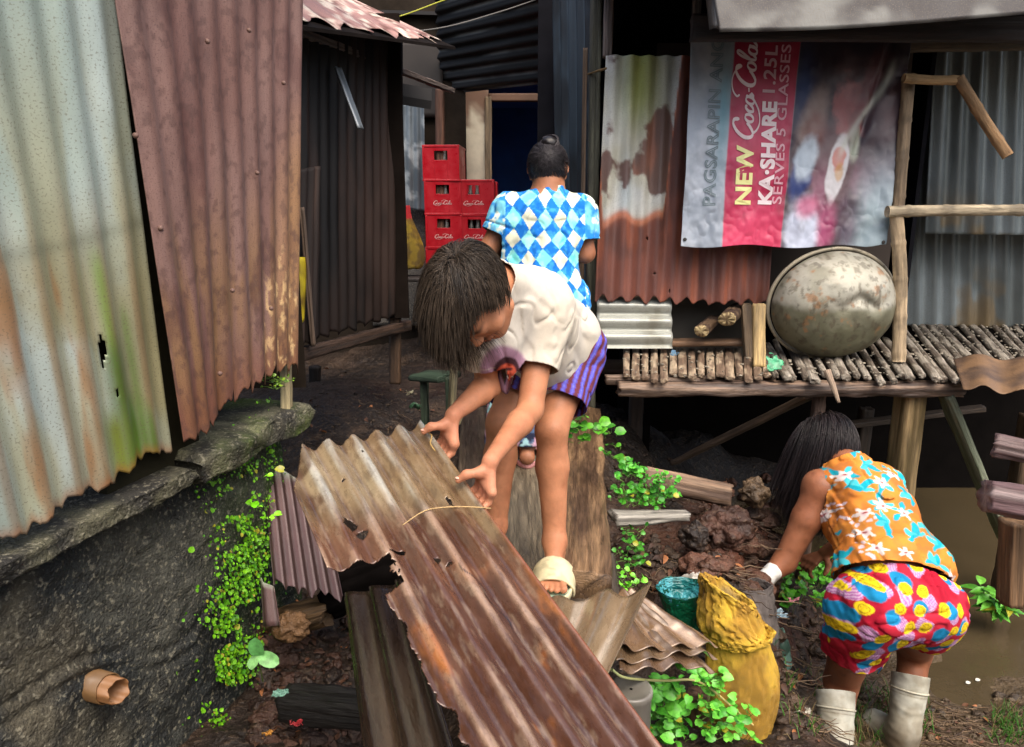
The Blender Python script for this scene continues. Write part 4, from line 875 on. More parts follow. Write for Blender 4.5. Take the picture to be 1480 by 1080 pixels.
def sackshape(name, prof, cen, colfn, mat, lab, cat, seed, fold=.12, nsec=72, parent=None, group=None):
    """sack of stacked rings: prof = (z, rx, ry, dx, dy)"""
    pr = spline(np.array(prof, float), 70); th = np.linspace(0, 2 * np.pi, nsec, endpoint=False)
    n = len(pr); T = np.linspace(0, 1, n)[:, None] + 0 * th[None]
    cx, sy = np.cos(th)[None] + 0 * T, np.sin(th)[None] + 0 * T
    nz = fbm(np.stack([cx * 1.2, sy * 1.2, T * 4 + seed], -1), 1.6, 4, seed) - .5; rid = np.abs(fbm(np.stack([cx * 2, sy * 2, T * 1.6], -1), 1.5, 3, seed + 2) - .5)
    k = 1 + fold * nz * 2 - fold * rid * 1.6
    p = np.stack([cen[0] + pr[:, 3:4] + pr[:, 1:2] * cx * k, cen[1] + pr[:, 4:5] + pr[:, 2:3] * sy * k, cen[2] + pr[:, 0:1] + .02 * nz], -1)
    i = np.arange(n * nsec).reshape(n, nsec); j = np.roll(i, -1, 1)
    o = mesh(name, p.reshape(-1, 3), np.stack([i[:-1], j[:-1], j[1:], i[1:]], -1).reshape(-1, 4), M[mat], colfn(p, T).reshape(-1, 3), None, parent, solid=.002)
    return tag(o, lab, cat, group) if lab else o
q = P(594, 385, Y=5.2)
sackshape('woven_sack', [(0, .01, .01, 0, 0), (.01, .09, .07, 0, 0), (.15, .10, .08, 0, 0), (.28, .07, .06, -.02, 0), (.36, .05, .04, -.03, 0), (.44, .04, .03, -.03, 0)], q + [-.02, .1, -.02],
          lambda p, T: mix(mix(c(150, 124, 24), c(104, 80, 18), sst(.4, .6, fbm(p, 20, 3, 3))), c(190, 30, 40), sst(.74, .80, T)), 'weave', 'yellow sack with a red top hanging by the grey sheet left of the crates', 'sack', 5)
sd2 = thing('sack_stool', 'dark box under the yellow and red sack by the grey sheet', 'box', (P(594, 400, Y=5.3)[0], 5.3, .5)); 
beam('board', P(560, 402, Y=5.3), P(622, 402, Y=5.3), .3, .03, c(48, 40, 36), 'wood', sd2, seed=63)
beam('leg', P(566, 406, Y=5.3), P(566, 480, Y=5.3), .04, .04, c(44, 36, 30), 'wood', sd2, seed=64); beam('leg', P(618, 406, Y=5.3), P(618, 480, Y=5.3), .04, .04, c(44, 36, 30), 'wood', sd2, seed=65)
# green bench-like stand behind the boy
gs = thing('green_stool', 'small dark green wooden stool standing in the mud left of the boy', 'stool', P(630, 590, Y=3.3))
beam('seat', P(607, 543, Y=3.3), P(650, 545, Y=3.2), .16, .03, c(56, 78, 60), 'wood', gs, seed=66)
for px, Yl in ((612, 3.25), (648, 3.18), (614, 3.42), (650, 3.38)): a = P(px, 545, Y=Yl); beam('leg', a, a - np.array([0, 0, .27]), .03, .03, c(52, 66, 50), 'wood', gs, seed=int(px))
tag(beam('stake', P(657, 520, Y=2.75), P(651, 626, Y=2.7), .03, .03, c(120, 112, 80), 'wood', None, seed=68, col2=c(60, 54, 36)), 'thin upright stake in the mud beside the green stool', 'stake')
tag(beam('wood_block', P(656, 606, Y=2.7), P(664, 590, Y=2.8), .045, .05, c(190, 178, 130), 'wood', None, seed=69), 'small pale yellow wooden block beside the stake', 'wood block')

# ---------- plank walkway ----------
ZP = .50
def plank(name, a, b, w_, h_, colr, lab, seed, col2=None, **k):
    o = beam(name, a, b, w_, h_, colr, 'wetwood', None, seed=seed, col2=col2, **k); return tag(o, lab, 'plank', 'planks of the walkway')
pz = lambda px, py, dz=0: P(px, py, z=ZP + dz) - np.array([0, 0, .022])
plank('plank', pz(690, 900), pz(686, 588), .135, .04, c(84, 72, 58), 'narrow dark walkway plank left of the boy', 71, c(54, 46, 38))
plank('plank', pz(762, 880, .004), pz(748, 580, .004), .20, .045, c(116, 104, 84), 'wide grey brown walkway plank under the pink slipper', 72, c(86, 76, 60), rough=.003)
tb1 = plank('plank', pz(840, 845, .03), pz(846, 600, .0), .155, .12, c(122, 96, 68), 'thick crumbling brown timber on the right of the walkway', 73, c(74, 54, 36), rough=.012)
plank('plank', pz(838, 905, -.02), pz(842, 800, -.035), .20, .07, c(72, 62, 52), 'dark cracked board under the cream slide sandal', 74, c(46, 40, 34), rough=.007)
beam_ = tag(beam('driftwood', P(886, 748, Y=2.22), P(992, 744, Y=2.28), .075, .028, c(148, 144, 134), 'wood', None, seed=75, col2=c(84, 80, 74), rough=.007, rnd=.6, taper=.75), 'short grey split board poking out right of the walkway', 'board')
tag(beam('fallen_log', P(930, 690, Y=2.6), P(1052, 716, Y=2.62), .085, .085, c(132, 108, 86), 'wood', None, seed=76, col2=c(74, 56, 44), rough=.008, roll=.4), 'square brown log lying between the leafy clump and the mud heap', 'log')
tag(beam('black_log', P(415, 1015, Y=1.62), P(560, 1030, Y=1.5), .085, .07, c(34, 32, 30), 'wetwood', None, seed=77, rough=.008), 'short black charred log below the hanging sheets at the lower left', 'log')
tag(beam('stump_post', P(1012, 1000, Y=1.92), P(1008, 1140, Y=1.92), .062, .062, c(104, 76, 58), 'wetwood', None, seed=78, col2=c(44, 34, 28), rough=.008, power=3), 'short brown stake among leaves before the yellow sack', 'stake')
tag(beam('rotting_log', P(384, 905, Y=1.95), P(476, 880, Y=1.95), .10, .08, c(110, 86, 58), 'wetwood', None, seed=79, rough=.018, power=2.4, rnd=.4), 'rotten brown log end below the purple corrugated sheet', 'log')
tag(beam('black_log', P(480, 858, Y=1.98), P(600, 815, Y=1.95), .13, .12, c(20, 17, 16), 'black', None, seed=84, rough=.02, power=2.4), 'thick black log added to darken the torn notch of the held sheet', 'log')  # black log added to stand for the dark under the sheet
# logs at the right edge
tag(beam('weathered_log', P(1437, 643, Y=2.45), P(1580, 672, Y=2.3), .075, .075, c(124, 108, 104), 'wood', None, seed=80, col2=c(90, 70, 70), rough=.010, power=3), 'upper and thinner weathered purple grey log at the right edge', 'log')
tag(beam('weathered_log', P(1424, 715, Y=2.22), P(1580, 742, Y=2.12), .115, .105, c(134, 118, 116), 'wood', None, seed=81, col2=c(92, 70, 72), rough=.009, power=4, roll=.35), 'lower and thicker weathered purple grey log at the right edge', 'log')
tag(beam('upright_post', P(1466, 752, Y=2.32), P(1462, 870, Y=2.3), .085, .07, c(134, 104, 74), 'wood', None, seed=82, col2=c(96, 74, 52)), 'brown upright post under the lower weathered log at the right edge', 'post')

# ---------- corrugated sheets in the foreground ----------
A0 = np.array([-.15, 1.5, .975]); dv_ = np.array([.36, -.6, -.235]); wv = np.array([-.857, -.514, 0.0])
WS = .335
def bs_col(u, v, um, vm, cr):
    t = v * 1.57 - .17
    a = fb2(um, vm, 7, 4, 5, 191); b = fb2(um, vm, 34, 5, 4, 192); d = fb2(um, vm, 12, 10, 4, 193)
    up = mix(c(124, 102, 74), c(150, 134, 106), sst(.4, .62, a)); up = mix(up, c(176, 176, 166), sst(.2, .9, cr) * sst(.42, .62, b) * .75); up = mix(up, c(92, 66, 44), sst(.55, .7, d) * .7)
    lo = mix(c(104, 70, 50), c(82, 52, 38), sst(.4, .6, a)); lo = mix(lo, c(164, 136, 114), sst(.35, .95, cr) * sst(.42, .64, b) * .75); lo = mix(lo, c(166, 100, 46), sst(.58, .7, fb2(um, vm, 26, 9, 4, 195)) * sst(.3, .8, t) * .9)  # pale crests paint the wet metal's highlights into the colour
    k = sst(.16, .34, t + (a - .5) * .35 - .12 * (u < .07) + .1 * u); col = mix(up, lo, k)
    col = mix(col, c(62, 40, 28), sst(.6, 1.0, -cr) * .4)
    col = mix(col, c(66, 40, 26), sst(.60, .68, d) * .5)
    sm_ = u * WS; ck = np.abs(sm_ - (.112 - (t - .43) * .12 + .006 * np.sin(t * 60))); col = mix(col, c(36, 24, 20), sst(.0022, .0008, ck) * sst(.42, .44, t) * sst(.66, .62, t))
    fine = fb2(um, vm, 120, 26, 4, 197); col = mix(col, c(170, 150, 126), sst(.60, .72, fine) * .22); col = mix(col, c(60, 38, 28), sst(.42, .32, fine) * .35)
    return mix(col, c(128, 74, 46), sst(.02, .0, u) * sst(.1, .2, t))
def hole_b(u, v):
    t = v * 1.57 - .17; s_m = u * WS; n_ = fb2(u, v, 50, 110, 3, 6) - .5
    def E(sc, tc, rs, rt): return ((s_m - sc) / rs) ** 2 + ((t - tc) / rt) ** 2 < 1 + n_ * 1.5
    edge = .255 + .02 * (fb2(t, t * 0, 22, 1, 3, 4) - .5) * 2 - .012 * sst(.9, 1.2, t)
    notch = (s_m > edge) & (t > .355 + .02 * (fb2(s_m, s_m * 0, 60, 1, 2, 3) - .5))
    notch2 = (s_m > .225 + .03 * n_) & (t > .345) & (t < .44) 
    topcut = (t < .06) & (s_m > .30 + (t + .06) * .28)
    return notch | notch2 | topcut | E(.262, .215, .013, .022) | E(.249, .252, .010, .012) | E(.06, .215, .0035, .022) | E(.142, .385, .006, .009) | E(.128, .412, .005, .005) | E(.235, .05, .003, .004) | E(.205, .335, .014, .007) | E(.168, -.06, .003, .004)
c0 = A0 - .17 * dv_; c1 = A0 + 1.40 * dv_
bsh = thing('corrugated_sheet', 'long wet rust brown corrugated sheet with a torn hole, held by the bending boy', 'metal sheet', A0 + .6 * dv_)
BIG = dict(A=c0, B=c0 + WS * wv, C=c1 + WS * wv, D=c1)
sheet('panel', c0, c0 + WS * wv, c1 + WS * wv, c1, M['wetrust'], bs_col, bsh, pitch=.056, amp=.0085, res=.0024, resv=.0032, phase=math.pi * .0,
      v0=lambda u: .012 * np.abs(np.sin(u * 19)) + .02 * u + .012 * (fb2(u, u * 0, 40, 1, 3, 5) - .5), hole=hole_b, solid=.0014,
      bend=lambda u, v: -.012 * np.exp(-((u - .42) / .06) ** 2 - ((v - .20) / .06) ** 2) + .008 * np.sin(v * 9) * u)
# wire lying across it
def onbig(s_, t, off): n_ = np.cross(wv, dv_); n_ = n_ / np.linalg.norm(n_); n_ = n_ if n_[2] > 0 else -n_; return A0 + t * dv_ + s_ * wv + n_ * off
wp = spline([onbig(.175, .265, .012), onbig(.12, .235, .013), onbig(.07, .24, .012), onbig(.02, .265, .013), onbig(-.012, .27, .004)], 50); V, Fq = tube_geo(wp, .0011, 6)
tag(mesh('wire', V, Fq, M['fibre'], c(190, 160, 110)), 'thin tan string lying across the middle of the held sheet', 'string')
wp = spline([onbig(.0, -.13, .012), onbig(.012, -.10, .014), onbig(.006, -.07, .015), onbig(.018, -.04, .010), onbig(.02, .0, .011)], 40); V, Fq = tube_geo(wp, .0016, 6)
tag(mesh('grass_strand', V, Fq, M['fibre'], c(176, 146, 88)), 'dry grass strand hanging over the sheet edge by the far hand', 'grass strand')
def sub_col(base, alt, seed, hi=None, hs=.8):
    def f(u, v, um, vm, cr):
        col = mix(base, alt, sst(.4, .62, fb2(um, vm, 8, 3, 5, seed)))
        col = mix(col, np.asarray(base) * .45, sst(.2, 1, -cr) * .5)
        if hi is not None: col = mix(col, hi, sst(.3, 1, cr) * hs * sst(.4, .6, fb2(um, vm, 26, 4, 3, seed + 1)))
        return col
    return f
# second sheet under it
tag(sheet('corrugated_sheet', P(492, 862, Y=1.62), P(585, 838, Y=1.50), P(690, 1180, Y=1.0), P(525, 1130, Y=1.25), M['wetrust'], sub_col(c(62, 46, 36), c(90, 72, 55), 201), None, pitch=.12, amp=.014, res=.004),
    'dark brown bent sheet lying under the held sheet at the lower left', 'metal sheet')
# purple sheet
def pur(u, v, um, vm, cr):
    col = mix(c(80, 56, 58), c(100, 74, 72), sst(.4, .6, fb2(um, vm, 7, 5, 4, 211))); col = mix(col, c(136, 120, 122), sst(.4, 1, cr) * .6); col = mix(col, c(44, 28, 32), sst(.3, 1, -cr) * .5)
    return mix(col, c(150, 158, 140), sst(.20, .08, v + .15 * u + .1 * (fb2(um, vm, 14, 14, 3, 4) - .5)))
tag(sheet('corrugated_sheet', P(378, 660, Y=2.16), P(462, 700, Y=2.05), P(500, 880, Y=1.8), P(396, 862, Y=1.86), M['rust'], pur, None, pitch=.036, amp=.005, res=.0022, resv=.004,
      v0=lambda u: .30 * np.clip(u - .25, 0, 1) * 0 + .10 * np.abs(u - .1), v1=lambda u: 1 - .05 * np.abs(np.sin(u * 17)) - .10 * fb2(u, u * 0, 9, 1, 3, 4)), 'small purple brown corrugated sheet with a grey tip leaning by the mossy wall', 'metal sheet')
tag(sheet('metal_flake', P(375, 835, Y=1.88), P(396, 850, Y=1.85), P(404, 905, Y=1.8), P(378, 905, Y=1.82), M['rust'], pur, None, pitch=.05, amp=.007, res=.003), 'curled purple metal flake under the purple sheet', 'metal scrap')
# bent tan sheets right of the held sheet
tag(sheet('corrugated_sheet', P(792, 870, Y=1.60), P(940, 850, Y=1.72), P(872, 992, Y=1.35), P(780, 950, Y=1.40), M['wetrust'],
      sub_col(c(124, 104, 78), c(148, 128, 102), 221, c(170, 158, 142)), None, pitch=.105, amp=.017, res=.003, phase=2.0, v0=lambda u: .06 * np.sin(u * 12) * .5), 'tan sheet with deep ridges lying right of the held sheet', 'metal sheet')
for k, (dz, cc, lab) in enumerate([(0, c(112, 88, 64), 'uppermost wavy brown sheet of the pile beside the yellow sack'), (.020, c(104, 84, 62), 'middle wavy brown sheet of the pile beside the yellow sack'), (.040, c(98, 76, 56), 'lowest wavy brown sheet of the pile beside the yellow sack')]):
    o = np.array([.012 * k, -.02 * k, -dz])
    q_ = [P(868, 862, Y=1.78) + o, P(918, 852, Y=1.86) + o, P(1046 - k * 10, 940, Y=1.74) + o, P(888 - 4 * k, 938, Y=1.56) + o]
    tag(sheet('corrugated_sheet', q_[0], q_[1], q_[2], q_[3], M['wetrust'], sub_col(cc, cc * 1.3, 231 + k, c(150, 128, 104), .3), None, pitch=.068, amp=.009, bend=lambda u, v, k=k: .02 * (fb2(u, v, 3, 3, 3, 7 + k) - .5) + .012 * np.sin(u * 5 + k) * v, v1=lambda u, k=k: 1 - .10 * fb2(u, u * 0, 5, 1, 4, 11 + k), res=.003, resv=.005, phase=1.2 + k * .9,
          u0=None), lab, 'metal sheet', 'wavy sheets piled beside the yellow sack')

# ---------- yellow sack, green bag, grey sacks, can, hose ----------
cs = P(1058, 1000, Y=1.98)
zb = -.13
def ycol(p, T):
    col = mix(c(226, 184, 60), c(186, 142, 48), sst(.4, .6, fbm(p, 10, 4, 241))); pale = sst(.52, .62, fbm(p, 6, 3, 243)) * np.exp(-((T - .93) / .09) ** 2)
    return mix(col, c(190, 176, 150), pale * .7)
def sack_rings(prof, cen, seed, fold, nsec=96, nring=120):
    pr = spline(np.array(prof, float), nring); th = np.linspace(0, 2 * np.pi, nsec, endpoint=False); T = np.linspace(0, 1, nring)[:, None] + 0 * th[None]
    cx, sy = np.cos(th)[None] + 0 * T, np.sin(th)[None] + 0 * T
    q_ = np.stack([cx * 1.1, sy * 1.1, T * 3 + seed], -1); nz = fbm(q_, 1.7, 4, seed) - .5; rid = np.abs(fbm(q_ * np.array([1, 1, .6]), 3.2, 3, seed + 2) - .5)
    cre = np.abs(fbm(q_ * np.array([2.2, 2.2, .9]), 3.0, 3, seed + 7) - .5); k = 1 + fold * nz * 1.8 - fold * rid * 1.6 - fold * .55 * sst(.10, .0, cre)
    p = np.stack([cen[0] + pr[:, 3:4] + pr[:, 1:2] * cx * k, cen[1] + pr[:, 4:5] + pr[:, 2:3] * sy * k, pr[:, 0:1] + .035 * nz * (T > .6)], -1)
    i = np.arange(nring * nsec).reshape(nring, nsec); j = np.roll(i, -1, 1); return p, T, np.stack([i[:-1], j[:-1], j[1:], i[1:]], -1).reshape(-1, 4)
ys = thing('woven_sack', 'tall yellow woven sack with a rolled down mouth behind the small stake', 'sack', (cs[0], cs[1], zb))
p, T, Fq = sack_rings([(zb, .01, .01, .03, 0), (zb + .01, .085, .075, .03, 0), (zb + .10, .108, .09, .03, 0), (zb + .22, .112, .092, .025, 0), (zb + .33, .094, .08, .005, 0), (zb + .40, .082, .07, -.01, 0), (zb + .43, .078, .066, -.02, .0)], cs, 5, .10)
mesh('sack_body', p.reshape(-1, 3), Fq, M['weave'], ycol(p, T * .8).reshape(-1, 3), None, ys, solid=.002)
# the cuff: folded mouth, higher on the left than on the right
p, T, Fq = sack_rings([(zb + .375, .083, .070, -.010, -.006), (zb + .355, .098, .088, .0, -.006), (zb + .385, .112, .094, -.004, -.004), (zb + .44, .106, .086, -.015, 0), (zb + .495, .092, .068, -.030, 0), (zb + .512, .084, .060, -.036, 0), (zb + .50, .076, .050, -.036, 0), (zb + .40, .070, .042, -.03, 0)], cs, 9, .22)
sl = (p[..., 0] - cs[0] + .05); p[..., 2] = p[..., 2] - np.clip(sl, -.1, .3) * .62 * (T > .3) * sst(.2, .5, T)
mesh('sack_cuff', p.reshape(-1, 3), Fq, M['weave'], ycol(p, T).reshape(-1, 3), None, ys, solid=.002)
gb = thing('green_bag', 'open dark green plastic bag with a teal lining left of the yellow sack', 'bag', P(982, 905, Y=2.1))
cg = P(984, 850, Y=2.12)
p, T, Fq = sack_rings([(cg[2] - .16, .02, .02, .02, 0), (cg[2] - .15, .05, .045, .02, 0), (cg[2] - .08, .06, .055, .01, 0), (cg[2] - .0, .078, .07, 0, 0)], cg, 3, .10)
mesh('bag_body', p.reshape(-1, 3), Fq, M['plastic'], mix(c(8, 92, 62), c(10, 66, 50), sst(.4, .6, fbm(p, 14, 3, 2))).reshape(-1, 3), None, gb, solid=.0015)
p, T, Fq = sack_rings([(cg[2] + .002, .079, .071, 0, 0), (cg[2] - .02, .070, .062, 0, 0), (cg[2] - .05, .055, .05, 0, 0), (cg[2] - .055, .01, .01, 0, 0)], cg, 3, .10)
mesh('bag_lining', p.reshape(-1, 3), Fq, M['plastic'], mix(c(70, 150, 160), c(20, 100, 100), sst(.4, .6, fbm(p, 20, 3, 2))).reshape(-1, 3), None, gb)
cgs = P(1086, 940, Y=2.25)
gk = thing('grey_sack', 'grey translucent sack with green bands behind the yellow sack', 'sack', (cgs[0], cgs[1], -.2))
def gcol(p, T): return mix(mix(c(120, 112, 108), c(88, 82, 78), sst(.4, .6, fbm(p, 12, 3, 3))), c(30, 84, 54), np.exp(-((p[..., 2] - .10 - .06 * np.sin(p[..., 0] * 20)) / .008) ** 2) * .9)
p, T, Fq = sack_rings([(-.2, .01, .01, 0, 0), (-.19, .09, .07, 0, 0), (-.05, .10, .08, 0, 0), (.10, .095, .07, -.01, 0), (.20, .09, .055, -.03, 0), (.245, .085, .045, -.03, 0)], cgs, 15, .12)
mesh('sack_body', p.reshape(-1, 3), Fq, M['weave'], gcol(p, T).reshape(-1, 3), None, gk, solid=.002)
cb = P(1122, 945, Y=2.28)
sackshape('plastic_bag', [(0, .01, .01, 0, 0), (.01, .05, .04, 0, 0), (.07, .055, .045, 0, 0), (.13, .03, .03, 0, 0), (.16, .02, .012, 0, 0)], cb + [0, 0, -.06], lambda p, T: mix(c(52, 76, 66), c(96, 130, 120), sst(.45, .6, fbm(p, 24, 3, 3))), 'plastic', 'knotted dark green plastic bag between the grey sack and the bending woman', 'bag', 8, fold=.25)
cc_ = P(912, 996, Y=1.60)
can = thing('plastic_container', 'grey round plastic container standing under the wavy sheets', 'container', (cc_[0], cc_[1], cc_[2] - .3))
prof = [(-.30, .0505), (-.02, .052), (-.012, .0545), (.0, .0545), (.006, .050), (.004, .046), (.0, .030), (.0, .004)]
th = np.linspace(0, 2 * np.pi, 64, endpoint=False); V = np.array([[cc_[0] + r * math.cos(a), cc_[1] + r * math.sin(a), cc_[2] + z] for z, r in prof for a in th])
i = np.arange(len(prof) * 64).reshape(-1, 64); j = np.roll(i, -1, 1); mesh('container_body', V, np.stack([i[:-1], j[:-1], j[1:], i[1:]], -1).reshape(-1, 4), M['plastic'], mix(c(136, 134, 126), c(104, 100, 92), sst(.4, .6, fbm(V, 14, 3, 2))), None, can)
hp = spline([P(884, 968, Y=1.50), P(905, 980, Y=1.55), P(960, 984, Y=1.72), P(1000, 983, Y=1.80), P(1026, 995, Y=1.84), P(1058, 1022, Y=1.86), P(1088, 1048, Y=1.87)], 80); V, Fq = tube_geo(hp, .0035, 8)
tag(mesh('hose', V, Fq, M['plastic'], mix(c(150, 160, 110), c(196, 176, 110), np.linspace(0, 1, len(V)))), 'thin pale green hose looping over the container and stake', 'hose')
# ---------- smooth implicit bodies ----------
class Sdf:
    def __init__(s): s.pr = []
    def cap(s, a, b, ra, rb, k=.02, flat=None, tagv=0):
        a, b = np.array(a, float), np.array(b, float); s.pr.append(('c', a, b, ra, rb, k, flat)); return s
    def ell(s, cen, rad, R=None, k=.02):
        s.pr.append(('e', np.array(cen, float), np.array(rad, float), np.eye(3) if R is None else np.array(R, float), 0, k, None)); return s
    def chain(s, pts, rads, k=.02, flat=None):
        for i in range(len(pts) - 1): s.cap(pts[i], pts[i + 1], rads[i], rads[i + 1], k, flat)
        return s
    def bounds(s, m=.03):
        lo = np.full(3, 1e9); hi = -lo
        for t, a, b, c1, c2, k, fl in s.pr:
            if t == 'c':
                r = max(c1, c2) * (1.8 if fl is not None else 1); lo = np.minimum(lo, np.minimum(a, b) - r); hi = np.maximum(hi, np.maximum(a, b) + r)
            else: r = b.max(); lo = np.minimum(lo, a - r); hi = np.maximum(hi, a + r)
        return lo - m, hi + m
    def one(s, q, p):
        t, a, b, c1, c2, k, fl = q
        if t == 'c':
            if fl is not None:      # flattened along a direction: (direction, factor)
                ax, f = fl; mid = a; dd = (p - mid) @ ax; p = p + np.outer(dd * (1 / f - 1), ax); da = (b - a); b = b + ax * (da @ ax) * (1 / f - 1)
            ab = b - a; L2 = ab @ ab + 1e-12; h = np.clip(((p - a) @ ab) / L2, 0, 1)
            return np.linalg.norm(p - a - h[:, None] * ab, axis=1) - (c1 + (c2 - c1) * h)
        q_ = (p - a) @ c1.T if False else (p - a) @ c1.T
        k0 = np.linalg.norm(q_ / b, axis=1); k1 = np.linalg.norm(q_ / (b * b), axis=1) + 1e-9
        return k0 * (k0 - 1) / k1
    def ev(s, p, prims=None):
        d = None
        for q in (s.pr if prims is None else prims):
            di = s.one(q, p); k = q[5]
            if d is None: d = di
            else:
                h = np.maximum(k - np.abs(d - di), 0) / k; d = np.minimum(d, di) - h * h * k * .25
        return d
    def mesh(s, h, disp=None, cut=None):
        """polygonise at grid size h (surface nets on blocks near the surface)"""
        lo, hi = s.bounds(.03); B = 8
        nb = np.ceil((hi - lo) / (h * B)).astype(int); n = nb * B + 1
        bc = np.stack(np.meshgrid(*[lo[i] + (np.arange(nb[i]) + .5) * h * B for i in range(3)], indexing='ij'), -1).reshape(-1, 3)
        dv = s.ev(bc); rad = h * B * .87 + .035
        val = np.where(dv < 0, -1.0, 1.0).reshape(nb).repeat(B, 0).repeat(B, 1).repeat(B, 2)
        G = np.ones(n, np.float32); G[:-1, :-1, :-1] = val; G[-1] = 1; G[:, -1] = 1; G[:, :, -1] = 1
        act = np.argwhere((np.abs(dv) < rad).reshape(nb)); loc = np.stack(np.meshgrid(*[np.arange(B + 1)] * 3, indexing='ij'), -1).reshape(-1, 3)
        for st in range(0, len(act), 24):
            ch = act[st:st + 24]; ii = (ch[:, None] * B + loc[None]).reshape(-1, 3); p = lo + ii * h
            # only the primitives near this chunk
            cen = p.mean(0); R_ = np.linalg.norm(p - cen, axis=1).max()
            near = [q for q in s.pr if s.one(q, cen[None])[0] * (0.45 if (q[0] == 'e' or q[6] is not None) else 1) < R_ + .06] or s.pr[:1]
            d = s.ev(p, near)
            if disp is not None: d = d - disp(p)
            G[ii[:, 0], ii[:, 1], ii[:, 2]] = d
        neg = G < 0
        cs = sum(neg[a:n[0] - 1 + a, b:n[1] - 1 + b, c_:n[2] - 1 + c_].astype(np.int8) for a in (0, 1) for b in (0, 1) for c_ in (0, 1))
        cell = np.argwhere((cs > 0) & (cs < 8)); idx = -np.ones(n - 1, np.int64); idx[tuple(cell.T)] = np.arange(len(cell))
        acc = np.zeros((len(cell), 3)); cnt = np.zeros(len(cell))
        for axis in range(3):
            o1, o2 = [i for i in range(3) if i != axis]
            for a in (0, 1):
                for b in (0, 1):
                    c0 = cell.copy(); c0[:, o1] += a; c0[:, o2] += b; c1 = c0.copy(); c1[:, axis] += 1
                    v0 = G[tuple(c0.T)]; v1 = G[tuple(c1.T)]; m = (v0 < 0) != (v1 < 0); t = np.where(m, v0 / np.where(m, v0 - v1, 1), 0)
                    q = c0.astype(float); q[:, axis] += t; acc[m] += q[m]; cnt[m] += 1
        V = lo + acc / np.maximum(cnt, 1)[:, None] * h; Fs = []
        for axis in range(3):
            o1, o2 = [(1, 2), (2, 0), (0, 1)][axis]
            sl0 = [slice(1, None)] * 3; sl0[axis] = slice(0, -1)
            sh0 = [slice(1, n[i]) for i in range(3)]; sh0[axis] = slice(0, n[axis] - 1); sh1 = list(sh0); sh1[axis] = slice(1, n[axis])
            A, Bq = neg[tuple(sh0)], neg[tuple(sh1)]; e = np.argwhere(A != Bq); 
            g = e.copy(); g[:, o1] += 1; g[:, o2] += 1                      # grid point of the edge start
            keep = (g[:, o1] < n[o1] - 1) & (g[:, o2] < n[o2] - 1) & (g[:, axis] < n[axis] - 1); g = g[keep]
            f = []
            for a, b in ((-1, -1), (0, -1), (0, 0), (-1, 0)):
                c_ = g.copy(); c_[:, o1] += a; c_[:, o2] += b; f.append(idx[tuple(c_.T)])
            f = np.stack(f, 1); flip = ~neg[tuple(g.T)]; f[flip] = f[flip][:, ::-1]; Fs.append(f[(f >= 0).all(1)])
        Fc = np.concatenate(Fs)
        return V, Fc
def normals(V, Fc):
    n = np.cross(V[Fc[:, 2]] - V[Fc[:, 0]], V[Fc[:, 3]] - V[Fc[:, 1]]); N = np.zeros_like(V)
    for k in range(4): np.add.at(N, Fc[:, k], n)
    return N / (np.linalg.norm(N, axis=1)[:, None] + 1e-12)
def cutmesh(V, Fc, fn, snap=True):
    """keep the part where fn > 0 and bring the edge onto fn = 0"""
    d = fn(V); keep = (d[Fc] > 0).sum(1) >= 2; Fc = Fc[keep]; V, Fc, d = compact(V, Fc, d)
    if snap:
        e = 1e-3; g = np.stack([(fn(V + np.eye(3)[i] * e) - d) / e for i in range(3)], 1); m = d < 0
        V[m] -= (d[m] / ((g[m] ** 2).sum(1) + 1e-9))[:, None] * g[m]
    return V, Fc
unit = lambda v: np.asarray(v, float) / (np.linalg.norm(v) + 1e-12)
def frame(fwd, up):
    f = unit(fwd); r = unit(np.cross(f, up)); u = np.cross(r, f); return np.stack([r, f, u])      # rows: right, forward, up
def head(S, H, R, sc=1.0):
    w = lambda x, y, z: H + (np.array([x, y, z]) * sc) @ R
    E = lambda x, y, z, a, b, d, k=.02: S.ell(w(x, y, z), np.array([a, b, d]) * sc, R, k)
    E(0, -.008, .025, .074, .094, .086); E(0, .030, -.030, .055, .060, .072, .03); E(0, .062, -.088, .024, .022, .018, .03)
    S.cap(w(-.045, .01, -.07), w(-.015, .06, -.088), .020 * sc, .016 * sc, .025); S.cap(w(.045, .01, -.07), w(.015, .06, -.088), .020 * sc, .016 * sc, .025)
    S.cap(w(-.036, .074, .020), w(.036, .074, .020), .011 * sc, .011 * sc, .02)
    for sx in (-1, 1):
        E(sx * .045, .055, -.025, .022, .022, .022, .02); E(sx * .030, .078, .004, .0135, .010, .009, .006)
        S.cap(w(sx * .076, -.004, .016), w(sx * .071, .004, -.022), .0095 * sc, .0075 * sc, .008, flat=(R[0], .55)); S.cap(w(sx * .080, -.012, .020), w(sx * .080, -.014, -.004), .006 * sc, .006 * sc, .006)
        E(sx * .011, .096, -.022, .009, .010, .0075, .006)
    S.cap(w(0, .088, .012), w(0, .104, -.018), .0075 * sc, .0115 * sc, .012)
    E(0, .089, -.047, .024, .011, .0062, .006); E(0, .088, -.058, .020, .011, .0075, .005)
def headcol(V, H, R, sc, skin, lip):
    q = (V - H) @ R.T / sc
    c_ = np.tile(skin, (len(V), 1))
    c_ = mix(c_, lip, np.exp(-((q[:, 0] / .022) ** 2 + ((q[:, 2] + .053) / .009) ** 2)) * (q[:, 1] > .075) * .7)
    brow = np.exp(-(((np.abs(q[:, 0]) - .034) / .018) ** 4 + ((q[:, 2] - .028) / .005) ** 2)) * (q[:, 1] > .06); c_ = mix(c_, c(30, 22, 18), brow * .9)
    lid = np.exp(-(((np.abs(q[:, 0]) - .030) / .014) ** 4 + ((q[:, 2] + .003) / .0022) ** 2)) * (q[:, 1] > .07); return mix(c_, c(24, 18, 16), lid * .9)
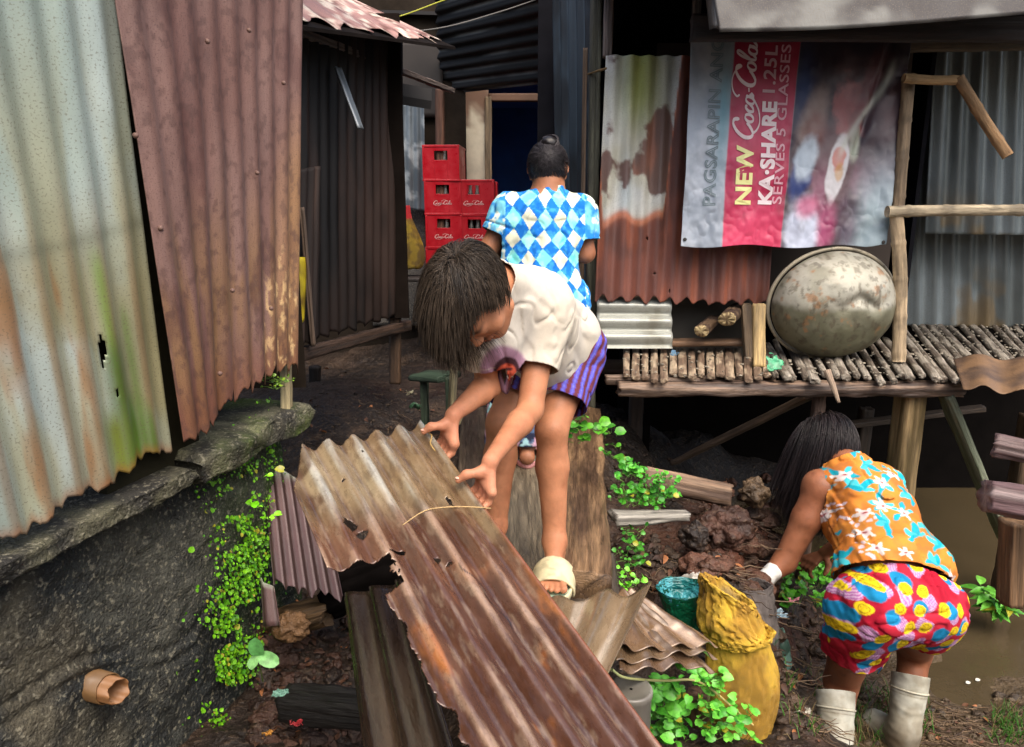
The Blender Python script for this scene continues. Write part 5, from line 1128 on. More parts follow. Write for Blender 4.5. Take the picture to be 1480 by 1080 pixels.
def strands(pts, r0, r1, col, nsec=3):
    """pts (n, m, 3) -> tapered strands as one set of tubes"""
    n, m, _ = pts.shape; tan = np.gradient(pts, axis=1); tan /= np.linalg.norm(tan, axis=2)[..., None] + 1e-9
    ref = np.tile(np.array([.3, .5, .8]), (n, m, 1)); s = np.cross(tan, ref); s /= np.linalg.norm(s, axis=2)[..., None] + 1e-9; t = np.cross(tan, s)
    rad = np.linspace(1, 0, m) ** .6 * (r0 - r1) + r1; th = np.linspace(0, 2 * np.pi, nsec, endpoint=False)
    q = pts[:, :, None] + rad[None, :, None, None] * (np.cos(th)[None, None, :, None] * s[:, :, None] + np.sin(th)[None, None, :, None] * t[:, :, None])
    i = np.arange(n * m * nsec).reshape(n, m, nsec); j = np.roll(i, -1, 2)
    Fc = np.stack([i[:, :-1], j[:, :-1], j[:, 1:], i[:, 1:]], -1).reshape(-1, 4)
    cc = np.repeat(col, m * nsec, axis=0) if np.ndim(col) == 2 else np.tile(col, (n * m * nsec, 1))
    return q.reshape(-1, 3), Fc, cc
def hair(name, parent, H, R, sc, n, whorl, length, mask, base, tip, grav=.10, cling=.8, seed=1, r0=.0011, clump=.25, lift=(.0, .012), fadeg=.0, cen=(0, -.010, .028), rad=(.080, .100, .090), gdir=(0, 0, -1), steps=22, cap=True, extra=None, fwd_bias=0.0, lenf=None, mess=.10):
    rg = np.random.default_rng(seed); cen = np.array(cen) * sc; rad = np.array(rad) * sc; wl = unit(whorl)
    d = rg.normal(size=(n * 4, 3)); d /= np.linalg.norm(d, axis=1)[:, None]; d = d[mask(d)][:n]; n = len(d)
    lf = rg.uniform(lift[0], lift[1], n); L_ = length * rg.uniform(.75, 1.1, n) * (lenf(d) if lenf else 1)
    gl = np.array(gdir, float) @ R.T; pos = d * (rad + 0); pts = []
    dirn = d - wl * (d @ wl)[:, None]; dirn = (d * (d @ wl)[:, None] - wl); dirn += rg.normal(size=dirn.shape) * mess
    cl = (fbm(d * 5, 1, 2, seed) - .5)[:, None] * np.array([1, -.7, .3]) * clump * 2
    dirn = dirn + cl
    if fwd_bias is not None and np.ndim(fwd_bias): dirn = dirn + np.array(fwd_bias)
    st = L_ / steps
    for k in range(steps):
        pts.append(pos + cen)
        e = pos / rad; rr = np.linalg.norm(e, axis=1); nrm = pos / rad ** 2; nrm /= np.linalg.norm(nrm, axis=1)[:, None]
        f = k / steps
        dirn = dirn / (np.linalg.norm(dirn, axis=1)[:, None] + 1e-9)
        onhead = (rr < 1.12)[:, None]; dt = dirn - nrm * (dirn * nrm).sum(1)[:, None]
        dirn = np.where(onhead, dirn * (1 - cling) + dt * cling, dirn) + gl * grav * (0.5 + f * 1.5)
        dirn = dirn / (np.linalg.norm(dirn, axis=1)[:, None] + 1e-9)
        pos = pos + dirn * st[:, None]
        e = pos / rad; rr = np.linalg.norm(e, axis=1); tgt = 1.02 + lf / rad.mean() * min(1, f * 5 + .15)
        pos = np.where((rr < tgt)[:, None], pos * (tgt / np.maximum(rr, 1e-6))[:, None], pos)
    pts = np.stack(pts, 1); W = H + pts @ R
    shade = rg.uniform(0, 1, n)[:, None] ** 2; cl2 = sst(.4, .6, fbm(d * 9, 1, 2, seed + 5))[:, None]
    col = np.asarray(base) * (1 - .6 * shade - .4 * cl2 * (1 - .6 * shade)) + np.asarray(tip) * (.6 * shade + .4 * cl2 * (1 - .6 * shade))
    V, Fc, cc = strands(W, r0, r0 * .25, col); bag = Bag(); bag.add(V, Fc, cc)
    if cap:
        V, Fc = blob_geo((0, 0, 0), rad * 1.01, .03, seed=seed, n=30); dd = V / np.linalg.norm(V, axis=1)[:, None]; V = H + (V + cen) @ R
        keepv = mask(dd); Fc = Fc[keepv[Fc].all(1)]; bag.add(V, Fc, np.asarray(base) * .6)
    if extra is not None:
        for V, Fc, cc in extra: bag.add(V, Fc, cc)
    return bag.build(name, M['hair'], parent)
def hand_chain(S, wrist, knuck, pips, dips, tips, thumb, r=.0085, k=.006):
    wr = np.array(wrist)
    for i in range(4):
        kk = np.array(knuck[i]); S.cap(wr * .85 + kk * .15, kk, r * 1.3, r * 1.15, .009)
        S.cap(kk, pips[i], r * 1.08, r * .98, k); S.cap(pips[i], dips[i], r * .96, r * .88, k * .6); S.cap(dips[i], tips[i], r * .86, r * .74, k * .6)
        if i < 3: S.cap(kk, knuck[i + 1], r * 1.05, r * 1.05, .008)
    S.chain(thumb, [r * 1.6, r * 1.25, r * 1.05, r * .85][:len(thumb)], .010)
def shade_skin(V, base, seed=1):
    d_ = sst(.56, .72, fbm(V, 34, 4, seed + 3)) * .45 * sst(1.0, .6, V[:, 2]); base = mix(base, np.asarray(base) * np.array([.62, .60, .60]), d_)
    return mix(base, np.asarray(base) * np.array([.80, .70, .66]), sst(.42, .68, fbm(V, 14, 4, seed)) * .55)
def foot(S, ank, heel, toe, r=1.0, up=(0, 0, 1)):
    ank, heel, toe = map(lambda q: np.array(q, float), (ank, heel, toe)); d = unit(toe - heel); sd = unit(np.cross(d, up)); L_ = np.linalg.norm(toe - heel)
    ball = heel + d * L_ * .70; upv = np.array(up)
    S.cap(ank, heel + upv * .022 * r, .027 * r, .025 * r, .02); S.cap(ank + d * .01, heel + d * L_ * .45 + upv * .022 * r, .026 * r, .021 * r, .03)
    S.cap(heel + upv * .018 * r, ball + sd * .014 * r + upv * .016 * r, .022 * r, .018 * r, .02); S.cap(heel + upv * .018 * r, ball - sd * .018 * r + upv * .014 * r, .022 * r, .016 * r, .02)
    for i, (o, l, rr) in enumerate([(-.028, .20, .0115), (-.011, .235, .0085), (.003, .225, .008), (.016, .20, .0075), (.028, .165, .0075)]):
        a = ball + sd * o * .85 * r + upv * .014 * r; b = heel + d * L_ * (.72 + l) + sd * o * 1.12 * r + upv * .012 * r; S.cap(a, b, rr * 1.1 * r, rr * r, .004)

# =============================================================== the boy
BP = dict(pel=P(806, 498, Y=2.06), chest=P(762, 448, Y=1.80), neck=P(722, 414, Y=1.64), hR=P(768, 512, Y=2.03), hL=P(828, 512, Y=2.01), kR=P(727, 612, Y=1.86), kL=P(797, 622, Y=1.86),
          aR=P(716, 760, Y=1.86), aL=P(802, 782, Y=1.82), sR=P(690, 462, Y=1.63), sL=P(787, 452, Y=1.77), eR=P(708, 556, Y=1.70), eL=P(766, 592, Y=1.66))
n_big = np.cross(wv, dv_); n_big = unit(n_big); n_big = n_big if n_big[2] > 0 else -n_big
e_big = unit(dv_); w_big = unit(wv)
boy = thing('person', 'boy in a cream T-shirt and purple striped shorts bending over to lift the corrugated sheet', 'person', P(800, 830, z=.53))
S = Sdf(); sk = c(182, 124, 90)
pel, che, nec = BP['pel'], BP['chest'], BP['neck']
lat = unit(BP['sL'] - BP['sR'])
S.cap(pel, che, .085, .085, .04); S.cap(BP['hR'], BP['hL'], .075, .075, .04); S.cap(BP['sR'] * .75 + che * .25, BP['sL'] * .75 + che * .25, .055, .055, .05); S.cap(che, nec, .07, .045, .04)
HC = P(684, 430, Y=1.52); HSC = .90; HR = frame(fwd=(-.05, -.25, -.97), up=unit(np.array([-.52, -.75, .3])))
# head: the crown looks at the viewer and up-left, the face looks down
S.cap(nec, HC + np.array([0, -.03, -.05]) @ HR, .040, .036, .03); head(S, HC, HR, HSC)
for h_, k_, a_ in ((BP['hR'], BP['kR'], BP['aR']), (BP['hL'], BP['kL'], BP['aL'])):
    calf = k_ * .66 + a_ * .34 + np.array([0, .018, 0])
    S.cap(h_, k_, .066, .043, .02); S.cap(k_, calf, .040, .043, .02); S.cap(calf, a_, .043, .026, .02); S.ell(k_ + np.array([0, -.014, .004]), (.030, .026, .034), None, .02)
    S.cap(k_ * .9 + a_ * .1, a_, .030, .024, .02)
footd = unit(np.array([-.10, -1, 0.0]))
def boot_ground(a): return a[2] - .075
hL_ = np.array([BP['aL'][0] + .004, BP['aL'][1] + .035, BP['aL'][2] - .068]); tL_ = hL_ + footd * .205
foot(S, BP['aL'], hL_, tL_, .92)
hR_ = np.array([BP['aR'][0], BP['aR'][1] + .035, BP['aR'][2] - .068]); tR_ = hR_ + unit(np.array([-.3, -1, 0])) * .205; foot(S, BP['aR'], hR_, tR_, .92)
def grip(S, t, elbow, sh, mir, spread=.0165, wr_off=(.052, -.030, -.02), thumb_in=.030, thumb_e=-.012):
    E = onbig(0, t, .004); W = E + n_big * wr_off[0] - w_big * .046 + e_big * wr_off[2]
    kn = []; pi_ = []; di = []; ti = []
    for i in range(4):
        o = e_big * ((i - 1.5) * spread) ; ln = [1, 1.1, 1.05, .85][i]
        kn.append(E - w_big * .034 + n_big * (.012 - .004 * abs(i - 1)) + o); pi_.append(E - w_big * .030 - n_big * (.022 * ln) + o * 1.05); di.append(E - w_big * .008 - n_big * (.034 * ln) + o * 1.1 + e_big * .002 * i); ti.append(E + w_big * (.014 * ln) - n_big * .026 + o * 1.1)
    th = [W + (E - W) * .35 + w_big * .006, E + n_big * .032 - w_big * .018 + e_big * thumb_e, E + n_big * .031 + w_big * .008 + e_big * (thumb_e - .004), E + n_big * .0165 + w_big * (thumb_in - .008) + e_big * (thumb_e - .008)]
    hand_chain(S, W, kn, pi_, di, ti, th, .0078)
    S.cap(sh, elbow, .041, .030, .02); m_ = elbow * .72 + W * .28; S.cap(elbow, m_, .030, .030, .015); S.cap(m_, W, .030, .0175, .010)
    return W, ti, th
WL, _, thL = grip(S, .185, BP['eL'], BP['sL'], 1)
WR, _, thR = grip(S, -.055, BP['eR'], BP['sR'], -1)
V, Fc = S.mesh(.0034, disp=lambda p: (fbm(p, 16, 3, 401) - .5) * .004)
N_ = normals(V, Fc); col = headcol(V, HC, HR, HSC, sk, c(168, 84, 72)); hd_ = np.linalg.norm(V - HC, axis=1) < .14
col = np.where(hd_[:, None], col, shade_skin(V, sk)); hb = np.zeros(len(V))
for W_ in (WL, WR): hb = np.maximum(hb, np.exp(-(np.linalg.norm(V - (W_ + np.array([-.02, -.01, -.05])), axis=1) / .07) ** 2))
col = mix(col, c(206, 140, 112), hb * .6)
mesh('body', V, Fc, M['skin'], col, None, boy)
# nails on the thumbs
for thp in (thL, thR):
    V, Fq = blob_geo(thp[3] + n_big * .0062 + w_big * .003, (.005, .0045, .0022), .02, n=10); mesh('nail', V, Fq, M['skin'], c(226, 176, 156), None, boy)
# T-shirt
S = Sdf(); bk = P(838, 470, Y=2.00)
S.cap(pel + np.array([0, -.02, .03]), che + np.array([0, 0, .01]), .098, .098, .05); S.cap(BP['sR'] * .8 + che * .2, BP['sL'] * .8 + che * .2, .066, .068, .05); S.cap(che, nec + unit(nec - che) * .03, .090, .050, .05)
S.cap(BP['hR'] + [0, -.02, .06], BP['hL'] + [-.01, -.02, .05], .080, .080, .05)
S.cap(che + [0, .0, -.04], pel + [-.03, -.10, -.05], .080, .085, .06)                 # loose front hanging under the chest
S.cap(P(726, 500, Y=1.66), P(740, 550, Y=1.70), .044, .034, .05)
for sh_, el in ((BP['sL'], BP['eL']), (BP['sR'], BP['eR'])):
    S.cap(sh_, sh_ * .38 + el * .62, .056, .053, .04)
TAXN = unit(pel - che + np.array([0, 0, -.05]))
def wr(p):
    a = np.abs(fbm(p * np.array([1, 1, 1.0]), 9, 3, 301) - .5); b = fbm(p @ np.array([[1, .4, 0], [-.3, 1, .5], [0, -.6, 1]]) * np.array([1, .35, 1]), 16, 3, 302) - .5
    g_ = np.abs(fbm(p @ np.array([[1, .3, .5], [-.3, .25, .5], [.2, -.2, 1]]) , 21, 3, 303) - .5); 
    s_a, t_a = orth(TAXN); q = np.stack([p @ TAXN * 5, p @ s_a * 20, p @ t_a * 9], -1); q2 = np.stack([p @ TAXN * 16, p @ s_a * 6 + p @ t_a * 9, p @ t_a * 5], -1)
    c1 = sst(.09, .0, np.abs(fbm(q, 1, 2, 307) - .5)); c2 = sst(.06, .0, np.abs(fbm(q2, 1, 2, 308) - .5))
    return .004 - a * .012 - c1 * .0032 - c2 * .0034 + b * .002
Vs, Fs = S.mesh(.0036, disp=wr)
cutL = BP['sL'] * .42 + BP['eL'] * .58; cutR = BP['sR'] * .40 + BP['eR'] * .60; axL, axR = unit(BP['eL'] - BP['sL']), unit(BP['eR'] - BP['sR'])
tax = unit(pel - che); 
def shirtcut(p):
    dl = np.where(np.linalg.norm(p - (BP['sL'] * .27 + BP['eL'] * .73), axis=1) < .072, -((p - cutL) @ axL), 1.0); dr = np.where(np.linalg.norm(p - (BP['sR'] * .30 + BP['eR'] * .70), axis=1) < .066, -((p - cutR) @ axR), 1.0)
    hem = -((p - (pel + tax * .055)) @ unit(tax + np.array([0, 0, -.5]))); nk = (p - (nec + unit(che - nec) * -.042)) @ unit(che - nec + np.array([0, .06, 0]))
    nk = np.where(np.linalg.norm(p - nec, axis=1) < .12, nk, 1.0)
    return np.minimum(np.minimum(dl, dr), np.minimum(hem, nk))
Vs, Fs = cutmesh(Vs, Fs, shirtcut)
cr_ = c(196, 190, 178); col = mix(cr_, c(206, 194, 172), sst(.45, .65, fbm(Vs, 5, 3, 305)) * .5)
N_ = normals(Vs, Fs)
fc = P(731, 524, Y=1.63)
up_b = np.array([0, 0, 1.])
def near(px, py, Y, rx, rz, rot=0, Vv=Vs):
    c0 = P(px, py, Y=Y); x = (Vv[:, 0] - c0[0]); z = (Vv[:, 2] - c0[2]); xr = x * math.cos(rot) + z * math.sin(rot); zr = -x * math.sin(rot) + z * math.cos(rot)
    return np.sqrt((xr / rx) ** 2 + (zr / rz) ** 2)
front = (N_[:, 1] < .5) & (N_[:, 2] < .6) & (np.linalg.norm(Vs - P(731, 530, Y=1.70), axis=1) < .15)
d1 = near(730, 532, 1.70, .052, .072, .25); col = mix(col, c(150, 116, 136), sst(1.15, .95, d1) * front)
d2 = near(732, 528, 1.70, .029, .038); col = mix(col, c(60, 34, 40), sst(1.1, .95, d2) * front); d2 = near(732, 533, 1.70, .023, .030); col = mix(col, c(186, 82, 60), sst(1.1, .9, d2) * front)
d2 = near(732, 525, 1.70, .016, .0045); col = mix(col, c(70, 34, 36), sst(1.1, .8, d2) * front)
# green and pink printed yoke on the back of the collar side
yk = P(775, 372, Y=1.90); dy = np.linalg.norm((Vs - P(790, 378, Y=1.93)) * np.array([1, 1.3, 1.6]), axis=1)
yo = sst(.115, .100, dy) * (Vs[:, 1] > 1.84) * (N_[:, 2] > .1)
pt = mix(c(120, 190, 110), c(190, 214, 176), sst(.45, .58, fbm(Vs, 45, 2, 311))); pt = mix(pt, c(206, 110, 120), sst(.60, .66, fbm(Vs, 32, 2, 312)))
col = mix(col, pt, yo * .9)
rimL = np.abs(shirtcut(Vs)); col = mix(col, c(196, 188, 168), np.exp(-((rimL - .012) / .0016) ** 2) * .6)
seamd = np.abs((Vs - (BP['sL'] * .85 + BP['eL'] * .15)) @ axL) ; sm = np.exp(-(seamd / .002) ** 2) * (np.linalg.norm(Vs - BP['sL'], axis=1) < .085); col = mix(col, c(176, 168, 148), sm * .5)
mesh('t_shirt', Vs, Fs, M['cloth'], col, None, boy, solid=.0018)
# shorts
S = Sdf()
S.cap(BP['hR'] + [0, 0, .02], BP['hL'] + [0, 0, .02], .088, .088, .05)
def thigh(h_, k_, f, r0, r1): S.cap(h_, h_ * (1 - f) + k_ * f, r0, r1, .03)
thigh(BP['hR'], BP['kR'], .86, .082, .072); thigh(BP['hL'], BP['kL'], .86, .083, .074); S.cap(pel, pel + (che - pel) * .3, .09, .09, .05)
V, Fc = S.mesh(.0042, disp=lambda p: .006 - np.abs(fbm(p, 10, 3, 321) - .5) * .03 + folds(p, BP['kL'] - BP['hL'], .004, 323, (6, 18, 12)))
kcR = BP['hR'] * .30 + BP['kR'] * .70; kcL = BP['hL'] * .34 + BP['kL'] * .66; xR, xL = unit(BP['kR'] - BP['hR']), unit(BP['kL'] - BP['hL'])
def shc(p):
    sd_ = (p - (BP['hL'] + BP['hR'] + BP['kL'] + BP['kR']) / 4) @ unit(BP['hL'] - BP['hR'] + BP['kL'] - BP['kR']); return np.where(sd_ > 0, -((p - kcL) @ xL), -((p - kcR) @ xR))
V, Fc = cutmesh(V, Fc, shc)
mid = (BP['hL'] + BP['hR']) / 2; isL = (V - (BP['hL'] + BP['hR'] + BP['kL'] + BP['kR']) / 4) @ unit(BP['hL'] - BP['hR'] + BP['kL'] - BP['kR']) > 0
def stripes(V, h_, x_): 
    s, t = orth(x_); q = V - h_; q = q - np.outer(q @ x_, x_); ang = np.arctan2(q @ t, q @ s); return ang
ang = np.where(isL, stripes(V, BP['hL'], xL), stripes(V, BP['hR'], xR)); f = (ang / (2 * np.pi) * 20) % 1
col = mix(c(92, 88, 190), c(104, 52, 62), sst(.42, .48, f) * sst(.98, .92, f)); col = mix(col, c(126, 126, 214), np.exp(-((f - .2) / .05) ** 2) * .8)
zb2 = (V @ xL * 28) % 1; col = mix(col, col * .75, sst(.5, .6, zb2) * .35)
mesh('shorts', V, Fc, M['cloth'], col, None, boy, solid=.002)
# hair: whorl at the crown, long fringe falling over the face
def m_boy(d): return ~((d[:, 1] > .30) & (d[:, 2] < .45) & (d[:, 0] < -.1)) & (d[:, 2] > -.30 + .0 * d[:, 1]) & ~((d[:, 1] > .62) & (d[:, 2] < .35)) & ~((np.abs(d[:, 0]) > .80) & (d[:, 2] < -.05) & (d[:, 1] > -.1))
hair('hair', boy, HC, HR, HSC, 7500, (.10, -.45, .90), .128, m_boy, c(26, 22, 20), c(104, 90, 76), grav=.06, cling=.88, seed=3, r0=.0007, clump=.8, mess=.15, lift=(.0, .016), steps=26, rad=(.079, .100, .090), lenf=lambda d: np.clip(1.0 - .35 * np.clip(-d[:, 0] - .1, 0, 1) - 1.3 * np.clip(-d[:, 0] - .15, 0, 1) * np.clip(d[:, 1] + .15, 0, 1) - .30 * np.clip(-d[:, 1], 0, 1) + .2 * d[:, 0], .2, 1.3), fwd_bias=(.35, .25, 0))
# slide sandals
def slide(heel, toe, zs, colr, par, W=.050, Lx=1.16):
    d = unit(toe - heel); sd = unit(np.cross(d, [0, 0, 1])); Ls_ = np.linalg.norm(toe - heel) * Lx; c0 = (heel + toe) / 2 + d * .002
    th = np.linspace(0, 2 * np.pi, 72, endpoint=False); pr = [(0, .93), (.004, 1.0), (.018, 1.0), (.023, .96), (.021, .90), (.017, .84), (.017, .3), (.017, .02)]
    V = []
    for z, k in pr:
        cx = np.sign(np.cos(th)) * np.abs(np.cos(th)) ** .8; wd = W * (1 + .10 * np.cos(th)) ; V.append(c0 + d * (cx * Ls_ / 2 * k)[:, None] + sd * (np.sin(th) * wd * k)[:, None] + np.array([0, 0, 1]) * (zs + z - c0[2]))
    V = np.concatenate(V); i = np.arange(len(pr) * 72).reshape(-1, 72); j = np.roll(i, -1, 1)
    cc = mix(colr, np.asarray(colr) * .6, sst(.55, .7, fbm(V, 40, 3, 2)) * .6); inn = np.repeat(np.array([0, 0, 0, 0, .3, 1, 1, 1.]), 72); cc = mix(cc, c(176, 214, 190), inn * .8)
    t_ = mesh('sole', V, np.stack([i[:-1], j[:-1], j[1:], i[1:]], -1).reshape(-1, 4), M['rubber'], cc, None, par)
    n1, n2 = 22, 36; A = np.linspace(-.12, 1.12, n2)[None] * np.pi; Lp = np.linspace(0, 1, n1)[:, None]
    lo = -.02 + .012 * np.sin(A) ; ctr = c0 + d * .012
    s_ = (Lp - .26) * .078 + lo * .8
    hgt = .066 - .024 * Lp; rw = W * 1.06
    V = ctr + d * s_[..., None] + sd * (np.cos(A) * rw + 0 * Lp)[..., None] + np.array([0, 0, 1]) * ((zs + .006 - ctr[2]) + hgt * np.maximum(np.sin(A), -.25))[..., None]
    V = V.reshape(-1, 3); cc = mix(colr, np.asarray(colr) * .62, sst(.52, .66, fbm(V, 46, 3, 4)) * .7)
    mesh('strap', V, gridfaces(n1, n2), M['rubber'], cc, None, t_, solid=.006)
cream = c(204, 194, 156)
sl1 = thing('slide_sandal', 'cream slide sandal on the boy\'s foot nearest the brown timber', 'sandal', hL_); slide(hL_, tL_, hL_[2] - .022, cream, sl1, .052, 1.22)
sl2 = thing('slide_sandal', 'cream slide sandal on the boy\'s other foot, behind the held sheet', 'sandal', hR_); slide(hR_, tR_, hR_[2] - .022, cream, sl2, .052, 1.22)

# =============================================================== woman in the argyle shirt
YW = 2.98
W2 = lambda px, py, dy=0.0: P(px, py, Y=YW + dy)
wb = thing('person', 'woman with a hair bun in a blue argyle shirt standing with her back turned', 'person', (W2(775, 400)[0], 2.78, .49))
S = Sdf(); sk2 = c(164, 110, 80)
nk = W2(793, 268); pl = W2(772, 455, -.12); ch = W2(783, 330, -.03); sl_, sr_ = W2(735, 305), W2(838, 308)
HB = W2(792, 250, .03); HBR = frame(fwd=(.10, 1, -.45), up=(0, .3, 1))
S.cap(pl, ch, .12, .12, .05); S.cap(sl_, sr_, .06, .06, .05); S.cap(ch, nk, .09, .05, .05); S.cap(nk, HB + np.array([0, -.02, -.05]) @ HBR, .050, .045, .03); head(S, HB, HBR, .98)
S.cap(W2(748, 450, -.12), W2(800, 450, -.12), .13, .13, .05)
eLb, eRb = W2(708, 358, -.02), W2(846, 366, -.02)
for sh_, el, fr in ((sl_, eLb, W2(728, 372, .22)), (sr_, eRb, W2(826, 372, .24))):
    S.cap(sh_, el, .048, .038, .02); S.cap(el, fr, .036, .024, .02)
    kn = [fr + np.array([(i - 1.5) * .018, .07, -.01]) for i in range(4)]; pp = [q + np.array([0, .03, -.012]) for q in kn]; dd = [q + np.array([0, .015, -.02]) for q in pp]; tt = [q + np.array([0, .004, -.02]) for q in dd]
    sg = 1 if fr[0] < nk[0] else -1; hand_chain(S, fr, kn, pp, dd, tt, [fr + np.array([sg * .01, .02, 0]), fr + np.array([sg * .035, .045, -.01]), fr + np.array([sg * .04, .07, -.02]), fr + np.array([sg * .035, .09, -.03])], .0085)
hipL, hipR = W2(745, 470, -.12), W2(802, 470, -.12)
ftL = P(722, 672, z=.52); ftR = P(762, 672, z=.52)
for h_, a_ in ((hipL, ftL + [0, .05, .07]), (hipR, ftR + [0, .05, .07])):
    k_ = (h_ + a_) / 2 + np.array([0, .05, 0]); S.cap(h_, k_, .078, .052, .03); S.cap(k_, a_, .052, .030, .02); foot(S, a_, a_ + [0, -.04, -.062], a_ + [0, .17, -.062], 1.0)
V, Fc = S.mesh(.0048); col = headcol(V, HB, HBR, .98, sk2, c(140, 70, 64)); hd_ = np.linalg.norm(V - HB, axis=1) < .14; col = np.where(hd_[:, None], col, shade_skin(V, sk2)); mesh('body', V, Fc, M['skin'], col, None, wb)
S = Sdf()
S.cap(pl + [0, 0, .02], ch, .15, .14, .05); S.cap(sl_ + [.005, 0, 0], sr_ - [.005, 0, 0], .070, .070, .05); S.cap(ch, nk + [0, 0, -.03], .10, .062, .05); S.cap(W2(738, 440, -.12), W2(806, 440, -.12), .13, .13, .06)
S.cap(W2(745, 350, -.02), W2(824, 350, -.02), .10, .10, .06)
for sh_, el in ((sl_, eLb), (sr_, eRb)): S.cap(sh_, sh_ * .3 + el * .7, .062, .060, .03)
V, Fc = S.mesh(.0036, disp=lambda p: .006 - np.abs(fbm(p * [1, 1, .5], 9, 3, 331) - .5) * .03 + folds(p, np.array([.25, 0, 1.]), .006, 333, (4, 15, 10)))
aL_, aR_ = unit(eLb - sl_), unit(eRb - sr_); cL_, cR_ = sl_ * .36 + eLb * .64, sr_ * .30 + eRb * .70
def sc2(p):
    l = np.where(np.linalg.norm(p - eLb, axis=1) < .11, -((p - cL_) @ aL_), 1.0); r = np.where(np.linalg.norm(p - eRb, axis=1) < .11, -((p - cR_) @ aR_), 1.0)
    n_ = np.where(np.linalg.norm(p - nk, axis=1) < .105, -((p - (nk + [0, 0, -.012])) @ unit([0, .25, 1])), 1.0); h = p[:, 2] - (pl[2] - .02); return np.minimum(np.minimum(l, r), np.minimum(n_, h))
V, Fc = cutmesh(V, Fc, sc2)
x, z = V[:, 0] + (fbm(V, 9, 2, 348) - .5) * .03, V[:, 2] + (fbm(V, 9, 2, 349) - .5) * .03; th_ = .0605; tz = .0745
p_, q_ = x / th_ + (z - .02 * 0) / tz, x / th_ - z / tz; i_, j_ = np.floor(p_), np.floor(q_); row = (i_ - j_).astype(int); colm = (i_ + j_).astype(int)
blue = mix(c(22, 108, 196), c(60, 150, 214), sst(.45, .7, fbm(V, 60, 3, 341))); teal = mix(c(112, 212, 214), c(150, 224, 220), sst(.4, .6, fbm(V, 30, 3, 342))); crm = mix(c(222, 224, 200), c(196, 200, 178), sst(.4, .6, fbm(V, 22, 3, 343)))
alt = ((colm // 2 + row // 2) % 2 == 0)
x = x; col = np.where((row % 2 == 0)[:, None], blue, np.where(alt[:, None], teal, crm))
slv = (V[:, 0] < sl_[0] - .012) | (V[:, 0] > sr_[0] + .012)
tie = mix(mix(c(40, 130, 210), c(120, 200, 224), sst(.4, .6, fbm(V, 26, 3, 345))), c(214, 226, 214), sst(.56, .66, fbm(V, 34, 3, 346))); col = np.where(slv[:, None], tie, col)
mesh('argyle_shirt', V, Fc, M['cloth'], col, None, wb, solid=.002)
S = Sdf(); S.cap(hipL, hipR, .135, .135, .05)
for h_, a_ in ((hipL, ftL + [0, .05, .07]), (hipR, ftR + [0, .05, .07])):
    k_ = (h_ + a_) / 2 + np.array([0, .05, 0]); S.cap(h_, k_, .092, .068, .03); S.cap(k_, a_, .068, .058, .02)
V, Fc = S.mesh(.0055, disp=lambda p: .005 - np.abs(fbm(p, 11, 3, 351) - .5) * .03); V, Fc = cutmesh(V, Fc, lambda p: p[:, 2] - (ftL[2] + .075))
f1 = fbm(V, 40, 2, 352); col = mix(c(74, 92, 120), c(190, 150, 168), sst(.45, .55, f1)); col = mix(col, c(34, 38, 58), sst(.5, .56, fbm(V, 55, 2, 353))); col = mix(col, c(150, 190, 196), sst(.6, .66, fbm(V, 36, 2, 354)))
mesh('floral_trousers', V, Fc, M['cloth'], col, None, wb, solid=.002)
def m_back(d): return (d[:, 2] > -.42 - .25 * (d[:, 1] < 0)) & (d[:, 1] < .55) & ~((np.abs(d[:, 0]) > .85) & (d[:, 2] < .1))
ex = []
bun = HB + np.array([.010, -.080, .082]) @ HBR
for k in range(90):
    a0 = RNG.uniform(0, 6.28); rr = RNG.uniform(.018, .036); tl = RNG.uniform(-.5, .5, 2); tt = np.linspace(0, RNG.uniform(3, 6), 24)[:, None] + a0
    ring = (np.cos(tt) * unit([1, tl[0], .2]) + np.sin(tt) * unit([tl[1], .25, 1])) * rr; ex.append(strands((bun + ring @ HBR + RNG.normal(size=3) * .004)[None], .0026, .0016, c(34, 30, 32) * RNG.uniform(.6, 2.0), 4))
Vb, Fb = blob_geo(bun, (.036, .032, .03), .12, seed=3, n=14); ex.append((Vb, Fb, np.tile(c(24, 21, 22), (len(Vb), 1))))
hair('hair', wb, HB, HBR, .98, 4200, (0, .9, .1), .15, m_back, c(24, 21, 22), c(84, 80, 84), grav=.0, cling=1.0, seed=9, r0=.0010, clump=.25, lift=(.0, .005), cap=True, extra=ex, rad=(.079, .098, .089))
for ft, nm in ((ftL, 'left'), (ftR, 'right')):
    a_ = ft + np.array([0, .05, .07]); h0 = a_ + [0, -.04, -.062]; t0 = a_ + [0, .17, -.062]
    o = thing('slipper', 'pink rubber slipper ' + ('seen between the legs of the boy' if nm == 'right' else 'on the other foot of the woman, behind the leg of the boy'), 'slipper', h0); slide(h0, t0, h0[2] - .026, c(214, 150, 146), o, .048)

# =============================================================== woman with rubber boots
ww = thing('person', 'woman in an orange floral top and red patterned shorts bending down over the creek bank', 'person', (1.25, 2.2, -.44))
S = Sdf(); sk3 = c(142, 90, 62)
pv = P(1298, 868, Y=2.10); nw = P(1222, 672, Y=2.50); cw = P(1252, 732, Y=2.40); wl_, wr_ = P(1186, 704, Y=2.48), P(1268, 705, Y=2.62)
HW = P(1197, 650, Y=2.62); HWR = frame(fwd=(-.25, .55, -.80), up=unit(np.array([-.35, .75, .5])))
hl, hr = P(1250, 882, Y=2.12), P(1340, 878, Y=2.14)
S.cap(pv, cw, .104, .118, .06); S.cap(hl, hr, .094, .105, .06); S.cap(wl_, wr_, .065, .065, .05); S.cap(cw, nw, .088, .052, .05); S.cap(nw, HW + np.array([0, -.02, -.05]) @ HWR, .05, .048, .03); head(S, HW, HWR, 1.0)
